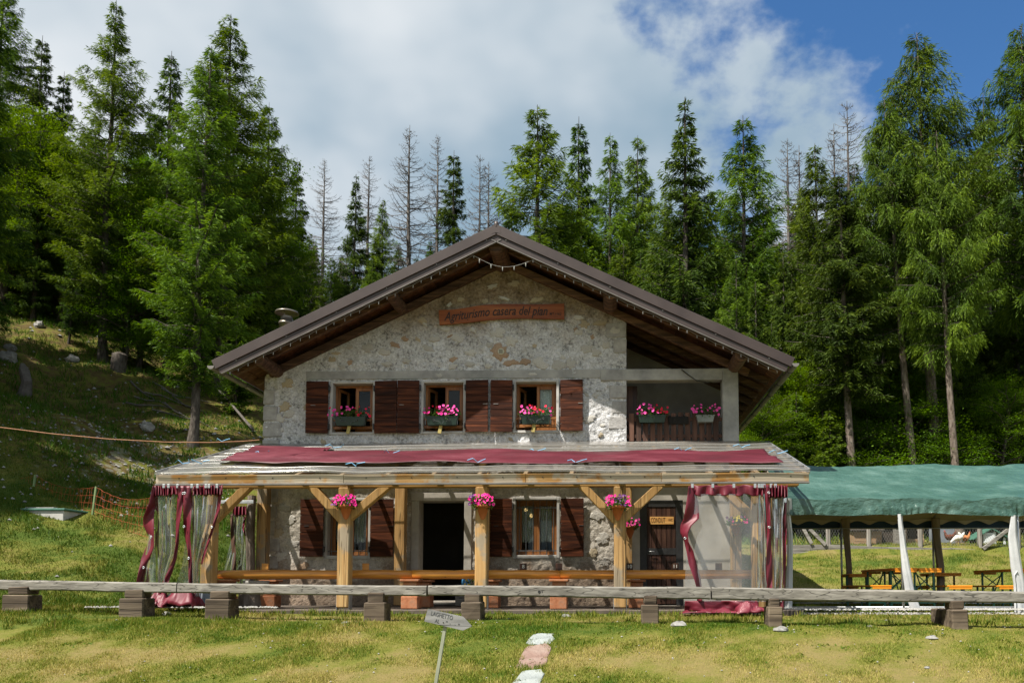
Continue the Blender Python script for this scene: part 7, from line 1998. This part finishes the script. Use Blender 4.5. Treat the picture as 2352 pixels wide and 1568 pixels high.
# above the roof
ptree('dead', 745, 365, 62, 'bare grey dead tree furthest left above the roof', GD, 1.0, 0)
ptree('dead', 848, 358, 60, 'bare dead tree with a broken top behind the dark spruce', GD, 1.0, 1)
ptree('spruce', 818, 400, 52, 'dark green spruce among the dead trees left of the ridge', GB, 0.9, 0)
ptree('larch', 880, 455, 55, 'small pale larch right of the dark spruce above the left roof slope', GB, 0.8, 1)
ptree('dead', 942, 288, 58, 'largest dead tree, with many upcurved bare branches, left of the ridge', GD, 1.1, 2)
ptree('dead', 1005, 310, 58, 'bare dead tree with a white trunk just left of the ridge', GD, 0.95, 0)
ptree('thin', 1043, 345, 57, 'dark living spruce standing right among the dead trees by the ridge', GB, 1.0, 0)
ptree('dead', 1102, 355, 62, 'thin dead tree left of the broad larch, the taller of a pair', GD, 0.8, 1)
ptree('dead', 1122, 372, 64, 'thin dead tree left of the broad larch, the shorter of a pair', GD, 0.8, 2)
ptree('larch', 1232, 240, 50, 'broad sunlit larch rising right behind the ridge of the roof', GB, 1.15, 2)
ptree('thin', 1330, 268, 56, 'very slim spruce right of the broad larch behind the ridge', GB, 0.9, 1)
ptree('larch', 1402, 305, 55, 'open larch with a rounded top right of the slim spruce', GB, 0.85, 1)
ptree('larch', 1466, 310, 57, 'soft green larch just left of the tall pointed spruce', GB, 0.85, 0)
ptree('spruce', 1574, 222, 44, 'tall pointed bright spruce above the right roof slope', GB, 1.12, 1)
ptree('larch', 1705, 264, 52, 'larch with a broad blue green crown right of the pointed spruce', GB, 1.0, 2)
ptree('dead', 1808, 318, 66, 'left one of the dead pair against the white cloud at the right', GD, 0.9, 0)
ptree('dead', 1836, 334, 66, 'right one of the dead pair against the white cloud at the right', GD, 0.9, 2)
ptree('dead', 1944, 233, 60, 'bare dead tree top beside the tall right larches', GD, 0.85, 1)
ptree('dead', 1916, 285, 60, 'lower dead tree top left of the other by the tall right larches', GD, 0.85, 2)
ptree('larch', 1690, 590, 38, 'small bright larch growing over the right roof edge', GR, 0.9, 0)
# right
ptree('tall', 1928, 400, 35, 'large spruce with a bare pale lower trunk right of the house', GR, 1.1, 0, foot=1958)
ptree('weep', 2030, 225, 35, 'bushy larch between the large spruce and the weeping larch', GR, 0.85, 1, foot=2104)
ptree('weep', 2105, 75, 36, 'tallest weeping larch at the right with a long bare reddish trunk', GR, 1.05, 0, foot=2150)
ptree('weep', 2150, 300, 33.5, 'weeping larch with a straight bare grey trunk nearest the right edge', GR, 0.85, 1, foot=2197)
ptree('spruce', 2256, 215, 44, 'dark bluish spruce between the weeping larch and the right edge', GR, 1.0, 0)
ptree('weep', 2345, 58, 35, 'tall weeping larch cut off by the right edge of the picture', GR, 1.0, 1)
ptree('larch', 1870, 330, 46, 'larch behind the large spruce right of the house', GR, 0.9, 0)
ptree('larch', 1530, 430, 50, 'bright larch standing left below the tall pointed spruce', GB, 0.9, 1)
# the wood behind, in rows
def skyline(px):
    return float(np.interp(px, [-200, 0, 150, 300, 600, 660, 720, 900, 1130, 1300, 1500, 1700, 1900, 2000, 2352, 2600], [180, 200, 230, 250, 330, 430, 470, 480, 480, 410, 400, 410, 380, 340, 320, 320]))
MARKS = [(8, 'the leftmost tall larch'), (98, 'the slim left spruce'), (268, 'the tall open larch'), (395, 'the slim spruce tip'), (487, 'the light green front larch'), (560, 'the tallest left larch'),
         (659, 'the chimney'), (745, 'the leftmost dead tree'), (848, 'the broken topped dead tree'), (942, 'the largest dead tree'), (1043, 'the dark spruce by the ridge'), (1140, 'the roof ridge'), (1232, 'the broad sunlit larch'),
         (1330, 'the very slim spruce'), (1402, 'the round topped larch'), (1466, 'the soft green larch'), (1574, 'the pointed spruce'), (1705, 'the blue green larch'), (1822, 'the right dead pair'), (1935, 'the large right spruce'),
         (2030, 'the bushy right larch'), (2112, 'the tallest weeping larch'), (2197, 'the straight bare trunk'), (2256, 'the dark bluish spruce'), (2345, 'the right edge larch')]
LOOK = {'spruce': 'dark spruce', 'larch': 'green larch', 'dead': 'bare grey tree', 'beech': 'leafy beech', 'young': 'young spruce'}
def fill(kind, px, ty, d, wide=1.0, row='in the middle row'):
    zone = 0 if px < 620 else 1 if px < 1720 else 2
    m_ = min(MARKS, key=lambda q: abs(q[0] - px)); off = px - m_[0]
    side = 'straight behind' if abs(off) < 16 else 'just left of' if off < 0 else 'just right of'
    ptree(kind, px, ty, d, LOOK[kind] + ' ' + row + ', ' + side + ' ' + m_[1], {0: 'wood on the left hillside', 1: 'wood behind the roof', 2: 'wood right of the house'}[zone] + ' ' + NAMES[kind].replace('_', ' '), wide)
for i, px in enumerate(range(-60, 2460, 62)):
    for row, (d, add) in enumerate(((50, 150), (58, 70), (70, 20))):
        x = px + tr_.uniform(-28, 28)
        k = 'spruce' if tr_.random() < 0.62 else 'larch'
        if 720 < x < 1160: 
            if row == 0: add = 110
            if tr_.random() < 0.3 and row > 0: k = 'dead'
        fill(k, x, skyline(x) + add + tr_.uniform(-10, 90), d + tr_.uniform(-3.5, 3.5), tr_.uniform(1.0, 1.3), ('in the near row', 'in the middle row', 'in the far row')[row])
for i in range(56):       # right of the house, down to the meadow
    px = 1720 + (2440 - 1720) * (i + tr_.random()) / 56; d = tr_.choice([37.2, 38.5, 40, 42, 45])
    r_ = tr_.random()
    if r_ < 0.30: fill('spruce', px, tr_.uniform(520, 760), d, 1.1, 'at the wood edge')
    elif r_ < 0.75: fill('young', px, tr_.uniform(880, 1080), d, 1.2, 'at the wood edge')
    else: fill('beech', px, tr_.uniform(850, 1050), d - 1, 1.3, 'at the wood edge')
for i, (px, ty) in enumerate(((1752, 930), (1785, 1000), (1830, 900), (1868, 985), (1905, 940), (1992, 960), (2030, 1010), (2062, 930), (2128, 985), (2172, 1010), (2236, 930), (2272, 1000), (2305, 900), (2340, 980))):
    fill('young' if i % 3 else 'beech', px, ty, 35.0 + 0.5 * (i % 4), 1.2, 'in front of the wood')
for i in range(16):       # left slope, among the shade
    px = -40 + 640 * (i + tr_.random()) / 16; d = tr_.uniform(39, 48)
    fill(tr_.choice(['spruce', 'spruce', 'beech', 'larch']), px, tr_.uniform(330, 560), d, 1.1, 'on the shady slope')
for i, (x, y, zt) in enumerate(((-21.5, 1.5, 21), (-24.8, 6.3, 25), (-26.5, 12.8, 28), (-28.3, 10.2, 29), (-22, -1.2, 20), (-23.5, 0.5, 22), (-25.5, 2.5, 23), (-28.5, 3.5, 26), (-23.2, 4.5, 22), (-27, 7.5, 26), (-30.5, 8, 28), (-29.5, 0, 24), (-33, 5, 28), (-26, 10.5, 27), (-32, 13, 31), (-36, 9, 32))):  # unseen trees added so that their shadows darken the hillside
    tree('larch' if i % 2 else 'spruce', x, y, zt, 'unseen larch added to shade the slope, beyond the left edge of the picture' if i % 2 else 'unseen spruce added to shade the slope, beyond the left edge of the picture', 'unseen shade trees beyond the left edge ' + ('larch' if i % 2 else 'spruce'))
